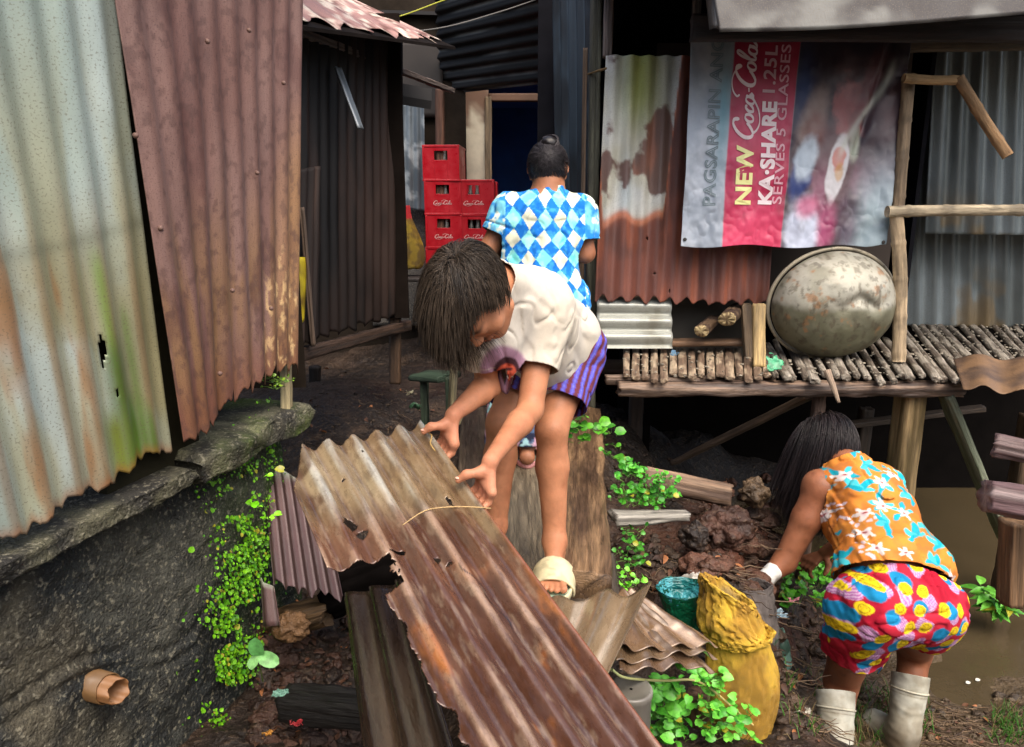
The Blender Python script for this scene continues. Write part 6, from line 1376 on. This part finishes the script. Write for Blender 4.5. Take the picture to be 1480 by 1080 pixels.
ew = P(1134, 812, Y=2.44); hw_ = P(1098, 842, Y=2.40) + [0, 0, 0]
S.cap(wl_, P(1166, 750, Y=2.46), .056, .052, .02); S.cap(P(1166, 750, Y=2.46), ew, .052, .040, .02); S.cap(ew, P(1112, 832, Y=2.41), .042, .030, .02)
ew2 = wr_ + np.array([.05, .12, -.22]); hw2 = ew2 + np.array([-.12, .10, -.16]); S.cap(wr_, ew2, .055, .042, .02); S.cap(ew2, hw2, .040, .026, .02)
kn = [hw2 + np.array([-.04 - .01 * i, .02 + (i - 1.5) * .018, -.05]) for i in range(4)]; pp = [q + np.array([-.02, 0, -.028]) for q in kn]; dd = [q + np.array([.0, 0, -.022]) for q in pp]; tt = [q + np.array([.012, 0, -.014]) for q in dd]
hand_chain(S, hw2, kn, pp, dd, tt, [hw2 + np.array([0, -.01, -.02]), hw2 + np.array([-.0, -.04, -.04]), hw2 + np.array([-.01, -.05, -.06]), hw2 + np.array([-.02, -.055, -.075])], .009)
kl, kr = P(1216, 985, Y=2.28), P(1322, 940, Y=2.42); al, ar = P(1208, 1095, Y=2.10), P(1306, 1062, Y=2.26)
for h_, k_, a_ in ((hl, kl, al), (hr, kr, ar)): S.cap(h_, k_, .088, .058, .03); S.cap(k_, a_, .056, .04, .02)
V, Fc = S.mesh(.005); mesh('body', V, Fc, M['skin'], shade_skin(V, sk3, 5), None, ww)
# sleeveless floral top
S = Sdf(); S.cap(pv + unit(cw - pv) * .06, cw + [.01, 0, .0], .138, .142, .06); S.cap(P(1256, 835, Y=2.18), P(1326, 820, Y=2.22), .105, .110, .06); S.cap(wl_ + [.035, 0, 0], wr_ + [0, 0, 0], .068, .095, .05); S.cap(cw, nw + unit(nw - cw) * .03, .112, .066, .05)
S.cap(cw + [-.06, .02, -.06], cw + [.0, -.1, -.10], .085, .09, .06)
V, Fc = S.mesh(.0042, disp=lambda p: .006 - np.abs(fbm(p * [1, 1, 1.4], 8, 3, 361) - .5) * .03 + folds(p, hr - hl, .0065, 363, (4, 18, 12)))
ax_t = unit(cw - pv)
def tc_(p):
    hem = (p - (pv + ax_t * .085)) @ unit(ax_t + np.array([.10, 0, .25])); nk_ = np.where(np.linalg.norm(p - nw, axis=1) < .11, (p - (nw + unit(nw - cw) * .022)) @ -unit(nw - cw), 1.0)
    arm = np.linalg.norm(p - (wl_ + np.array([-.035, -.015, -.02])), axis=1) - .068; arm2 = np.linalg.norm(p - (wr_ + np.array([.035, 0, -.02])), axis=1) - .068
    return np.minimum(np.minimum(hem, nk_), np.minimum(arm, arm2))
V, Fc = cutmesh(V, Fc, tc_)
def scatter(V, items, seed, plane):
    """paint little shapes: items = (count, fn(local xy, rng) -> weight, colour)"""
    rg = np.random.default_rng(seed); a, b = plane; X_ = V @ a; Y_ = V @ b; return rg, X_, Y_
rg = np.random.default_rng(5); pa, pb = np.array([.95, .1, .1]), unit(np.array([.0, .62, .78])); X_, Y_ = V @ pa + (fbm(V, 22, 3, 373) - .5) * .035, V @ pb + (fbm(V, 22, 3, 374) - .5) * .035
col = mix(c(208, 134, 54), c(190, 114, 46), sst(.4, .6, fbm(V, 12, 3, 371)))
pts = []; 
for k in range(400):
    q = np.array([rg.uniform(X_.min(), X_.max()), rg.uniform(Y_.min(), Y_.max())])
    if all(np.hypot(*(q - r)) > .060 for r in pts): pts.append(q)
for k, q in enumerate(pts):
    dx, dy_ = X_ - q[0], Y_ - q[1]; r = np.hypot(dx, dy_); an = np.arctan2(dy_, dx); ph0 = rg.uniform(0, 6)
    if k % 5 < 3:   # teal leaves
        for m_ in range(4):
            a0 = ph0 + m_ * 1.1 + rg.uniform(-.2, .2); ln = rg.uniform(.030, .048); ux, uy = dx * math.cos(a0) + dy_ * math.sin(a0), -dx * math.sin(a0) + dy_ * math.cos(a0)
            w_ = sst(1.1, .85, np.sqrt(((ux - ln * .55) / (ln * .6)) ** 2 + (uy / (.008 + .002 * math.sin(m_))) ** 2)); col = mix(col, c(20, 160, 178) if m_ % 2 else c(70, 190, 200), w_)
    if k % 5 >= 2:   # pale flowers
        w_ = sst(1.08, .92, r / (.019 + .007 * np.cos(an * 5 + ph0))); col = mix(col, mix(c(226, 214, 206), c(206, 150, 160), sst(.012, .0, r)), w_); col = mix(col, c(150, 70, 60), sst(.005, .003, r))
    if k % 5 == 4:
        for m_ in range(5):
            a0 = ph0 + m_ * .5; w_ = sst(.0075, .005, np.hypot(dx - .036 * math.cos(a0), dy_ - .036 * math.sin(a0))); col = mix(col, c(216, 196, 200), w_)
col = mix(col, col * .72 + .02, sst(.48, .66, fbm(V, 30, 3, 377)) * .6)
mesh('floral_top', V, Fc, M['cloth'], col, None, ww, solid=.002)
# patterned shorts
S = Sdf(); S.cap(hl, hr, .113, .113, .06); S.ell(P(1262, 882, Y=2.06), (.096, .10, .104), None, .03); S.ell(P(1338, 878, Y=2.08), (.094, .10, .101), None, .022)
S.cap(hl, hl * .45 + kl * .55, .112, .100, .04); S.cap(hr, hr * .5 + kr * .5, .108, .098, .04); S.cap(pv, pv + ax_t * .05, .122, .122, .05)
V, Fc = S.mesh(.0042, disp=lambda p: .006 - np.abs(fbm(p, 8, 3, 381) - .5) * .03 + folds(p, hr - hl, .006, 382, (6, 17, 12)))
def sh3(p):
    l = np.where((p - pv) @ unit(hr - hl) < 0, -((p - (hl * .50 + kl * .50)) @ unit(kl - hl + np.array([0.0, 0, -.15]))), 1.0); r = np.where((p - pv) @ unit(hr - hl) >= 0, -((p - (hr * .62 + kr * .38)) @ unit(kr - hr + np.array([0, 0, -.1]))), 1.0)
    top = -((p - (pv + ax_t * .085)) @ unit(ax_t + np.array([.18, 0, .30]))); return np.minimum(np.minimum(l, r), top)
V, Fc = cutmesh(V, Fc, sh3)
pa, pb = np.array([1.0, .1, 0]), unit(np.array([0, .35, .94])); X_, Y_ = V @ pa + (fbm(V, 14, 3, 393) - .5) * .025, V @ pb + (fbm(V, 14, 3, 394) - .5) * .025; rg = np.random.default_rng(8)
col = mix(c(160, 20, 44), c(186, 38, 58), sst(.4, .6, fbm(V, 12, 3, 391)))
def ds(n, dmin):
    o = []
    for k in range(n):
        q = np.array([rg.uniform(X_.min(), X_.max()), rg.uniform(Y_.min(), Y_.max())])
        if all(np.hypot(*(q - r)) > dmin for r in o): o.append(q)
    return o
for q in ds(500, .062):
    dx, dy_ = X_ - q[0], Y_ - q[1]; a0 = rg.uniform(0, 3); ux, uy = dx * math.cos(a0) + dy_ * math.sin(a0), -dx * math.sin(a0) + dy_ * math.cos(a0)
    w_ = sst(1.06, .94, (np.abs(ux / .032) ** 2.6 + np.abs(uy / .020) ** 2.6) ** (1 / 2.6)); pc_ = mix(c(176, 112, 168), c(206, 170, 200), sst(.5, .6, (uy * 160) % 1)); col = mix(col, pc_, w_)
for q in ds(500, .072):
    r = np.hypot(X_ - q[0], Y_ - q[1]); col = mix(col, c(24, 128, 176), sst(.027, .024, r))
for q in ds(700, .054):
    dx, dy_ = X_ - q[0], Y_ - q[1]; r = np.hypot(dx, dy_ * 1.12); col = mix(col, c(226, 196, 30), sst(.0215, .0195, r)); col = mix(col, c(120, 96, 20), np.exp(-((r - .0125) / .0016) ** 2) * .8 + np.exp(-(np.hypot(np.abs(dx) - .005, dy_ - .004) / .0022) ** 2) * .8)
mesh('patterned_shorts', V, Fc, M['cloth'], col, None, ww, solid=.002)
def m_long(d): return (d[:, 2] > -.45 - .35 * (d[:, 1] < .1)) & ~((d[:, 1] > .45) & (d[:, 2] < .45))
hair('hair', ww, HW, HWR, 1.0, 6500, (0, -.05, 1.0), .34, m_long, c(20, 17, 18), c(58, 49, 50), grav=.13, cling=.92, seed=12, r0=.0012, clump=.06, lift=(.0, .022), steps=36, rad=(.084, .104, .096), gdir=(-.35, -.15, -1), fwd_bias=(-.15, .1, 0))
# white glove
S = Sdf(); w0 = P(1118, 826, Y=2.415); w1 = P(1096, 846, Y=2.39); dg = unit(w1 - w0)
S.cap(w0, w1, .033, .030, .012)
kn = [w1 + dg * .045 + np.array([.006 * (i - 1.5) * 2, .010 * (i - 1.5) * 2, -.008 * i]) for i in range(4)]; pp = [q + dg * .016 + np.array([.012, 0, -.028]) for q in kn]; dd = [q + np.array([.018, 0, -.018]) for q in pp]; tt = [q + np.array([.016, 0, -.004]) for q in dd]
hand_chain(S, w1, kn, pp, dd, tt, [w1 + dg * .015, w1 + dg * .03 + np.array([.02, -.03, -.01]), w1 + dg * .045 + np.array([.03, -.034, -.025]), w1 + dg * .05 + np.array([.042, -.03, -.035])], .0098)
V, Fc = S.mesh(.0035, disp=lambda p: (fbm(p, 60, 2, 3) - .5) * .004); mesh('glove', V, Fc, M['cloth'], mix(c(206, 208, 204), c(150, 140, 126), sst(.45, .65, fbm(V, 22, 3, 2))), None, ww)
# rubber boots
def boot(top, ank, lab, yaw):
    t = thing('rubber_boot', lab, 'boot', (ank[0], ank[1], ank[2] - .09)); S = Sdf(); fd = np.array([math.sin(yaw), math.cos(yaw), 0])
    S.cap(top, ank, .060, .048, .02); S.cap(ank, ank + [0, 0, -.055], .045, .040, .02); S.cap(ank + [0, 0, -.055] + fd * .0, ank + [0, 0, -.062] + fd * .13, .040, .036, .03); S.cap(ank + fd * .02 + [0, 0, -.02], ank + [0, 0, -.055] + fd * .12, .036, .032, .03)
    V, Fc = S.mesh(.004, disp=lambda p: (np.abs(fbm(p * [1, 1, 2.5], 12, 2, 3) - .5)) * -.012 + .003); ax_ = unit(top - ank)
    V, Fc = cutmesh(V, Fc, lambda p: np.minimum(-((p - top) @ unit(ax_ + np.array([0, .18, 0]))), p[:, 2] - (ank[2] - .095)))
    h = (V - top) @ -ax_; col = mix(c(188, 188, 174), c(140, 132, 112), sst(.42, .66, fbm(V, 16, 4, 5)) * .7); col = mix(col, c(110, 100, 78), (np.exp(-((h - .055) / .0022) ** 2) + np.exp(-((h - .066) / .0022) ** 2)) * .7); col = mix(col, c(96, 80, 58), sst(.12, .27, h + .12 * (fbm(V, 14, 3, 7) - .5)) * .8)
    bsl = mesh('boot_shell', V, Fc, M['rubber'], col, None, t, solid=.004)
    s, u_ = orth(-ax_); rg_ = top[None] + .0625 * (np.cos(np.linspace(0, 6.283, 50))[:, None] * s + np.sin(np.linspace(0, 6.283, 50))[:, None] * u_) - ax_ * .052
    V, Fq = tube_geo(rg_, .0032, 6); mesh('boot_band', V, Fq, M['rubber'], c(190, 186, 166), None, bsl)
    sole = ank + np.array([0, 0, -.098]) + fd * .05; th = np.linspace(0, 2 * np.pi, 40, endpoint=False); V = np.concatenate([sole + fd * (np.cos(th) * .125)[:, None] + np.cross(fd, [0, 0, 1]) * (np.sin(th) * .047)[:, None] + [0, 0, z] for z in (.012, -.010)] + [sole[None] + [0, 0, -.010]])
    i = np.arange(40); j = np.roll(i, -1); Fc = [(a, b, b + 40, a + 40) for a, b in zip(i, j)] + [(a + 40, b + 40, 80) for a, b in zip(i, j)]; mesh('boot_sole', V, Fc, M['rubber'], c(120, 110, 84), None, t)
boot(P(1207, 1000, Y=2.20), al + [0, .0, .03], 'white rubber boot on the left foot of the bending woman, nearer the grey sack', -.5)
boot(P(1316, 975, Y=2.33), ar + [0, .0, .02], 'white rubber boot on the right foot of the bending woman, nearer the water', -.35)
# ---------- leaves, plants, litter ----------
rgp = np.random.default_rng(21)
def leaves_geo(base, dirs, nrm, ln, wd, kind='round', nl=6, nw=4, curl=.25):
    """many leaves at once: base (n,3), dirs (n,3), nrm (n,3), ln (n), wd (n)"""
    n = len(base); d = dirs / np.linalg.norm(dirs, axis=1)[:, None]; s = np.cross(d, nrm); s /= np.linalg.norm(s, axis=1)[:, None] + 1e-9; u = np.cross(s, d)
    t = np.linspace(0, 1, nl); w = np.linspace(-1, 1, nw)
    prof = {'round': np.sqrt(np.clip(1 - (2 * t - 1) ** 2, 0, 1)) ** .8, 'lance': np.sin(np.pi * t ** .8) ** .9, 'heart': np.clip(np.sin(np.pi * np.clip(t * .93 + .07, 0, 1)) ** .7 * (1.25 - .5 * t), 0, None)}[kind]
    T, W_ = np.meshgrid(t, w, indexing='ij'); pr = prof[:, None] * W_
    back = -.16 * np.abs(W_) ** 1.5 * (T < .3) * (kind == 'heart')
    X_ = ln[:, None, None] * (T + back)[None]; Yv = wd[:, None, None] / 2 * pr[None]
    Z_ = (-curl * ln[:, None, None] * T[None] ** 2 + .30 * np.abs(Yv))
    q = base[:, None, None] + d[:, None, None] * X_[..., None] + s[:, None, None] * Yv[..., None] + u[:, None, None] * Z_[..., None]
    i = np.arange(n * nl * nw).reshape(n, nl, nw); Fc = np.stack([i[:, :-1, :-1], i[:, 1:, :-1], i[:, 1:, 1:], i[:, :-1, 1:]], -1).reshape(-1, 4)
    return q.reshape(-1, 3), Fc
def leafcol(n, per, a, b, seed, vein=None):
    rg = np.random.default_rng(seed); t = rg.uniform(0, 1, (n, 1)); cc = np.asarray(a) * (1 - t) + np.asarray(b) * t; yl = rg.uniform(0, 1, (n, 1)) > .93; cc = np.where(yl, c(150, 150, 40), cc)
    return np.repeat(cc, per, 0)
G1, G2 = c(44, 112, 18), c(96, 172, 40)
def clump(name, spots, n, ln, kind, lab, cat, seed, a=G1, b=G2, hgt=.05, facing=(0, -.6, .8), stems=True, group=None, spread=.9, sz=(.45, 1.25), rt=.0011, asp=.9):
    rg = np.random.default_rng(seed); spots = np.array(spots, float)
    cen = spots.mean(0); t = thing(name, lab, cat, (cen[0], cen[1], spots[:, 2].min() - .01), group)
    k = rg.integers(0, len(spots), n); base = spots[k] + rg.normal(size=(n, 3)) * np.array([.012, .012, .002]); top = base + rg.normal(size=(n, 3)) * np.array([.02, .02, 0]) * spread + np.array([0, 0, 1]) * (rg.uniform(.2, 1, n) * hgt)[:, None]
    az = rg.uniform(0, 6.283, n); d = np.stack([np.cos(az), np.sin(az), rg.uniform(-.3, .5, n)], 1); f = np.array(facing) + rg.normal(size=(n, 3)) * .35
    L_ = ln * rg.uniform(sz[0], sz[1], n)
    V, Fc = leaves_geo(top - d * (L_ * .3)[:, None], d, f, L_, L_ * asp, kind); mesh('leaves', V, Fc, M['leaf'], leafcol(n, 24, a, b, seed), None, t)
    if stems:
        m = np.stack([base, (base + top) / 2 + rg.normal(size=(n, 3)) * .004, top], 1); V, Fc, cc = strands(m, rt, rt * .6, c(96, 130, 50)); mesh('stems', V, Fc, M['leaf'], cc, None, t)
    return t
_gx, _gy = np.meshgrid(np.arange(-2.5, 4.5, .03), np.arange(.5, 5.6, .03), indexing='ij'); HG = base_h(_gx, _gy)
def area(px0, py0, px1, py1, n, seed, dz=0.0, pts=None):
    """points on the ground inside a picture rectangle (found by walking the ray down to the terrain)"""
    rg = np.random.default_rng(seed); o = []
    for k in range(n):
        px, py = rg.uniform(px0, px1), rg.uniform(py0, py1); r = ray(px, py); Y_ = np.linspace(1.0, 5, 240)
        q = CAM + r * (Y_ / r[1])[:, None]; ix = np.clip((q[:, 0] + 2.5) / .03, 0, HG.shape[0] - 1).astype(int); iy = np.clip((q[:, 1] - .5) / .03, 0, HG.shape[1] - 1).astype(int)
        b = np.argmax(q[:, 2] < HG[ix, iy])
        if q[b, 2] < HG[ix[b], iy[b]]: o.append([q[b, 0], q[b, 1], 0])
    o = np.array(o); o[:, 2] = ground_h(o[:, 0], o[:, 1]) + dz
    return o
sp1 = [P(px, py, Y=2.42) for px, py in [(822, 620), (832, 612), (842, 622), (850, 604), (858, 625), (866, 618), (876, 632), (884, 628), (840, 640), (826, 634)]]
clump('creeping_weed', sp1, 46, .034, 'round', 'bright round-leaved weed beside the knee of the boy above the brown timber', 'plant', 1, hgt=.03)
sp1b = [P(px, py, Y=2.36) for px, py in [(884, 655), (892, 664), (900, 672), (893, 650), (906, 668)]]
clump('creeping_weed', sp1b, 12, .036, 'round', 'few larger round leaves trailing down between the knee weed and the leafy clump', 'plant', 2, hgt=.02)
sp2 = [P(px, py, Y=2.30) for px, py in [(x_, y_) for x_, y_ in zip(rgp.uniform(892, 970, 40), rgp.uniform(678, 736, 40)) if not (x_ > 930 and y_ < 690)]]
clump('creeping_weed', sp2, 230, .020, 'round', 'dense leafy green clump above the short grey split board', 'plant', 3, hgt=.03, a=c(40, 120, 24), b=c(90, 180, 50))
sp3 = [P(px, py, Y=2.12) for px, py in zip(rgp.uniform(893, 922, 14), np.linspace(765, 815, 14))]
clump('creeping_weed', sp3, 60, .016, 'round', 'thin green weed under the grey split board along the brown timber', 'plant', 4, hgt=.02, a=c(30, 90, 20), b=c(70, 150, 36))
sp4 = [P(px, py, Y=2.0) for px, py in zip(rgp.uniform(893, 912, 8), rgp.uniform(828, 852, 8))]
clump('creeping_weed', sp4, 26, .018, 'round', 'tiny bright green weed tuft above the tan ridged sheet', 'plant', 5, hgt=.015, a=c(90, 180, 30), b=c(130, 220, 60))
a_ = area(1130, 820, 1200, 890, 26, 6); a_[:, 2] += .02
clump('leafy_weed', a_, 150, .034, 'heart', 'leafy weeds between the gloved arm and the bending woman', 'plant', 6, hgt=.10, a=c(44, 120, 20), b=c(96, 176, 44))
a_ = [P(px, py, Y=1.86) for px, py in zip(rgp.uniform(925, 985, 22), rgp.uniform(1000, 1085, 22))]
clump('leafy_weed', a_, 150, .034, 'heart', 'large-leaved green vine between the grey container and the brown stake', 'plant', 7, hgt=.05, a=c(52, 132, 30), b=c(104, 190, 60))
a_ = [P(px, py, Y=1.84) for px, py in list(zip(rgp.uniform(1020, 1080, 16), rgp.uniform(1010, 1075, 16))) + list(zip(rgp.uniform(985, 1040, 10), rgp.uniform(975, 1005, 10)))]
clump('leafy_weed', a_, 150, .026, 'heart', 'green vine climbing over the front of the yellow sack', 'plant', 8, hgt=.035, a=c(60, 150, 36), b=c(120, 206, 70))
# seedling by the wall
q0 = P(380, 985, Y=1.72); sdl = thing('seedling', 'seedling with three broad pale green leaves at the foot of the mossy wall', 'plant', q0)
bs, dr, ll = [], [], []
for px, py, l_ in ((370, 935, .058), (392, 955, .056), (362, 962, .040)):
    e = P(px, py, Y=1.62); bs.append(P(374, 948, Y=1.63)); dr.append(e - bs[-1]); ll.append(l_)
bs, dr, ll = np.array(bs), np.array(dr), np.array(ll)
V, Fq = leaves_geo(bs, dr, np.tile([0, -.75, .65], (3, 1)), ll, ll * .66, 'round', 12, 7, .15); per = 84
for k in range(3): mesh('leaf', V[k * per:(k + 1) * per], Fq[:66 * 1], M['leaf'], mix(c(104, 176, 96), c(150, 206, 130), [[.0, .5, .8][k]] * per), None, sdl)
V, Fq = tube_geo(spline([q0, P(376, 965, Y=1.66), bs[0]], 12), .0016, 6); mesh('stem', V, Fq, M['leaf'], c(120, 150, 70), None, sdl)
# upright plant at the right
q0 = P(1436, 900, z=-.36); rp_ = thing('shrub', 'upright leafy plant growing at the water edge right of the bending woman', 'plant', q0)
bs, dr, nn_, ll = [], [], [], []; sb = []
for k in range(9):
    az = rgp.uniform(0, 6.28); tip = q0 + np.array([math.cos(az) * rgp.uniform(.02, .09), math.sin(az) * .05, rgp.uniform(.10, .21)]); sb.append(np.stack([q0, (q0 + tip) / 2 + [0, 0, .02], tip]))
    for m_ in range(9):
        f = .35 + .65 * m_ / 8; a2 = m_ * 2.4 + k; bs.append(q0 + (tip - q0) * f); dr.append([math.cos(a2), math.sin(a2) * .8, .35]); nn_.append([0, -.3, 1]); ll.append(rgp.uniform(.05, .085) * (.7 + .5 * f))
bs, dr, nn_, ll = map(np.array, (bs, dr, nn_, ll)); V, Fq = leaves_geo(bs, dr, nn_, ll, ll * .42, 'lance', 8, 5, .5); mesh('leaves', V, Fq, M['leaf'], leafcol(len(bs), 40, c(58, 130, 34), c(116, 186, 66), 5), None, rp_)
V, Fq, cc = strands(np.array(sb), .003, .0015, c(96, 120, 50), 5); mesh('stems', V, Fq, M['leaf'], cc, None, rp_)
# small plant cover of the wall: moss and tiny leaves
bs, dr, nn_, ll = [], [], [], []
rg = np.random.default_rng(31); Wn3 = np.array([WALL_N[0], WALL_N[1], 0])
path = [(372, 640, 22), (345, 700, 34), (340, 760, 26), (365, 800, 22), (350, 850, 26), (335, 900, 30), (320, 940, 26), (335, 980, 30), (335, 1030, 24), (345, 1070, 18)]
for k in range(4200):
    i = rg.integers(0, len(path)); cx, cy, rr = path[i]; px, py = cx + rg.normal() * rr * .75, cy + rg.normal() * 30
    if fbm(np.array([[px * .04, py * .04, 0]]), 1, 3, 5)[0] < .43: continue
    q = L(px, py, .0)
    zz = q[2]; batt = (.87 - zz) * .08
    q = L(px, py, batt - .015 + rg.uniform(.0, .02)); bs.append(q); a2 = rg.uniform(0, 6.28); dr.append(np.array([WALL_D[0] * math.cos(a2), WALL_D[1] * math.cos(a2), math.sin(a2)]) + Wn3 * .5); nn_.append(Wn3 + np.array([0, 0, .6])); ll.append(rg.uniform(.003, .012) * (1.5 if rg.uniform() > .9 else 1))
bs, dr, nn_, ll = map(np.array, (bs, dr, nn_, ll)); V, Fq = leaves_geo(bs, dr, nn_, ll, ll * .95, 'round', 5, 4, .1)
cc = leafcol(len(bs), 20, c(56, 120, 12), c(124, 192, 24), 6)
tag(mesh('wall_creeper', V, Fq, M['leaf'], cc), 'tiny bright green leaves and moss creeping over the corner of the dark concrete wall', 'ground cover', kind='stuff')
clump('leafy_weed', [L(px, py, .07) for px, py in ((384, 676), (388, 690), (380, 735), (385, 745))], 10, .022, 'heart', 'few yellow green leaves at the wall corner above the purple sheet', 'plant', 9, hgt=.01, a=c(110, 200, 20), b=c(150, 230, 40))
clump('leafy_weed', [L(px, py, .05) for px, py in ((392, 545), (400, 560), (406, 552))], 40, .010, 'round', 'mossy green tuft on the ledge under the rusty sheet corner', 'plant', 10, hgt=.012, a=c(90, 130, 30), b=c(140, 176, 50))

# grass and roots on the creek bank at the bottom right
bag = Bag(); rg = np.random.default_rng(41)
g = np.concatenate([area(1228, 1000, 1350, 1080, 260, 42), area(1430, 1030, 1480, 1080, 160, 43), area(1130, 960, 1190, 1080, 60, 44)])
n = len(g); az = rg.uniform(0, 6.28, n); h = rg.uniform(.02, .075, n); tip = g + np.stack([np.cos(az) * .03, np.sin(az) * .03, h], 1)
V, Fq, cc = strands(np.stack([g, (g + tip) / 2 + [0, 0, .012], tip], 1), .0016, .0004, np.where(rg.uniform(size=(n, 1)) > .35, c(60, 110, 30), c(120, 104, 70)))
tag(mesh('grass', V, Fq, M['leaf'], cc), 'short sparse grass on the muddy creek bank', 'grass', kind='stuff')
g = np.concatenate([area(1240, 1020, 1480, 1080, 170, 45), area(1000, 860, 1180, 900, 14, 46), area(905, 825, 1040, 850, 40, 47), area(1130, 900, 1190, 1060, 60, 48), area(430, 560, 640, 700, 26, 49), area(1000, 720, 1120, 860, 60, 50)])
n = len(g); az = rg.normal(size=n) * .5 + .5 ; l_ = rg.uniform(.03, .16, n); m_ = 7; tt = np.linspace(0, 1, m_)
pts = g[:, None] + (np.stack([np.cos(az), -np.sin(az), az * 0], 1) * l_[:, None])[:, None] * tt[None, :, None] + rg.normal(size=(n, m_, 3)) * np.array([.006, .006, .003]) + np.array([0, 0, .006])
pts[..., 2] = np.maximum(ground_h(pts[..., 0], pts[..., 1]) + .002, pts[..., 2] - .01)
V, Fq, cc = strands(pts, .0026, .0009, mix(c(116, 96, 72), c(60, 44, 34), rg.uniform(size=n)), 5)
tag(mesh('twigs', V, Fq, M['litter'], cc), 'thin brown twigs and roots strewn over the muddy ground', 'twigs', kind='stuff')
# stones, clods and bits
bag = Bag(); rg = np.random.default_rng(51)
for (x0, y0, x1, y1, n, s0, s1, ca, cb) in [(1000, 700, 1130, 860, 150, .008, .05, c(88, 58, 44), c(50, 36, 28)), (905, 790, 1100, 880, 110, .005, .024, c(70, 56, 44), c(40, 32, 26)), (370, 880, 520, 1080, 260, .006, .030, c(70, 48, 38), c(36, 28, 24)),
                                            (430, 540, 640, 700, 150, .003, .012, c(70, 58, 46), c(40, 32, 26)), (1120, 880, 1200, 1080, 130, .006, .026, c(78, 62, 48), c(46, 36, 28)), (1230, 1000, 1480, 1080, 140, .004, .02, c(96, 82, 62), c(56, 46, 36)),
                                            (880, 640, 1000, 800, 90, .005, .022, c(60, 46, 36), c(36, 28, 22)), (1000, 860, 1130, 900, 60, .006, .022, c(70, 56, 46), c(40, 32, 26)), (640, 640, 900, 860, 60, .004, .014, c(60, 48, 38), c(40, 32, 26))]:
    g = area(x0, y0, x1, y1, n, int(x0 + y0))
    for q in g:
        s = s0 + (s1 - s0) * rg.uniform() ** 2.5; V, Fq = blob_geo(q + [0, 0, s * .1], (s * rg.uniform(.8, 1.5), s * rg.uniform(.7, 1.2), s * rg.uniform(.5, .9)), .5, seed=int(rg.integers(0, 999)), n=9 if s < .02 else 16, sc=1.8); bag.add(V, Fq, mix(ca, cb, rg.uniform()) )
tag(bag.build('rubble', M['mud']), 'clods, pebbles and rubble scattered over the muddy ground', 'rubble', kind='stuff')
# dead leaves
g = np.concatenate([area(370, 870, 520, 1080, 240, 61), area(1000, 700, 1130, 870, 130, 62), area(900, 800, 1060, 880, 90, 63), area(1120, 880, 1190, 1080, 90, 64), area(440, 540, 640, 700, 40, 65), area(1240, 1010, 1480, 1080, 60, 66)])
n = len(g); d = rg.normal(size=(n, 3)) * [1, 1, .3]; ln_ = rg.uniform(.012, .042, n)
V, Fq = leaves_geo(g + [0, 0, .010], d, rg.normal(size=(n, 3)) * .4 + [0, 0, 1], ln_, ln_ * .5, 'lance', 6, 4, .5)
tag(mesh('leaf_litter', V, Fq, M['litter'], np.repeat(mix(mix(c(96, 62, 40), c(50, 34, 26), rg.uniform(size=n)), c(150, 96, 56), (rg.uniform(size=n) > .85) * 1.0), 24, 0)), 'brown dead leaves strewn over the muddy ground', 'dead leaves', kind='stuff')
# larger single stones and a few pieces of rubbish
for px, py, Y_, r_, cc, lab, sd_ in [(1090, 712, 2.62, (.055, .05, .05), c(96, 78, 58), 'rough brown clod on top of the mud heap left of the long hair', 3), (1050, 762, 2.50, (.10, .08, .075), c(74, 50, 40), 'big dark reddish clod of the mud heap behind the green bag', 4),
                                     (1004, 775, 2.42, (.055, .05, .05), c(48, 38, 32), 'dark clod at the left foot of the mud heap', 5), (420, 905, 1.84, (.05, .04, .04), c(110, 82, 54), 'ochre brown stone under the torn notch of the held sheet', 6)]:
    V, Fq = blob_geo(P(px, py, Y=Y_), r_, .55, seed=sd_, n=40, sc=2.2); tag(mesh('clod' if sd_ < 6 else 'stone', V, Fq, M['mud'], mix(cc, np.asarray(cc) * .5, sst(.4, .6, fbm(V, 20, 4, sd_)))), lab, 'clod' if sd_ < 6 else 'stone')
for px, py, Y_, w_, cc, lab, sd_ in [(428, 1046, 1.42, .016, c(190, 60, 66), 'small red plastic scrap among the rubble at the lower left', 21), (405, 1002, 1.5, .020, c(130, 180, 160), 'pale green plastic scrap below the seedling', 22), (386, 1062, 1.42, .014, c(200, 140, 60), 'small orange scrap among the rubble at the lower left', 23),
                                     (1004, 836, 2.2, .045, c(190, 186, 176), 'crumpled whitish plastic behind the green bag', 24), (1128, 888, 2.3, .03, c(160, 190, 204), 'pale blue plastic scrap beside the dark green knotted bag', 25), (1150, 1062, 2.05, .045, c(180, 176, 160), 'crumpled dirty white wrapper between the yellow sack and the boot', 26),
                                     (600, 838 - 250, 3.0, .03, c(60, 96, 70), 'dull green leaf scrap in the mud beside the green stool', 27), (592, 567, 3.5, .022, c(150, 146, 120), 'pale paper scrap in the mud behind the green stool', 28), (1146, 868, 2.32, .022, c(196, 130, 140), 'small pink scrap beside the weeds and the gloved arm', 29)]:
    q = P(px, py, Y=Y_); q[2] = max(q[2], float(ground_h(q[0], q[1])) + .006)
    crumple('plastic_scrap', [q + [-w_, w_ * .7, .004], q + [w_, w_ * .7, .004], q + [w_, -w_ * .6, 0], q + [-w_, -w_ * .6, 0]], w_ * 1.2, cc, lab, 'plastic scrap', sd_, n=30)
for px, py in ((1396, 988), (1410, 984)):
    q = P(px, py, z=-.40); V, Fq = leaves_geo(np.array([q]), np.array([[1, .4, .1]]), np.array([[0, -.3, 1.]]), np.array([.03]), np.array([.015]), 'lance', 8, 5, .2); tag(mesh('floating_leaf', V, Fq, M['litter'], c(206, 204, 190)), 'pale floating leaf on the brown water, ' + ('left' if px < 1400 else 'right') + ' one of the two', 'leaf')
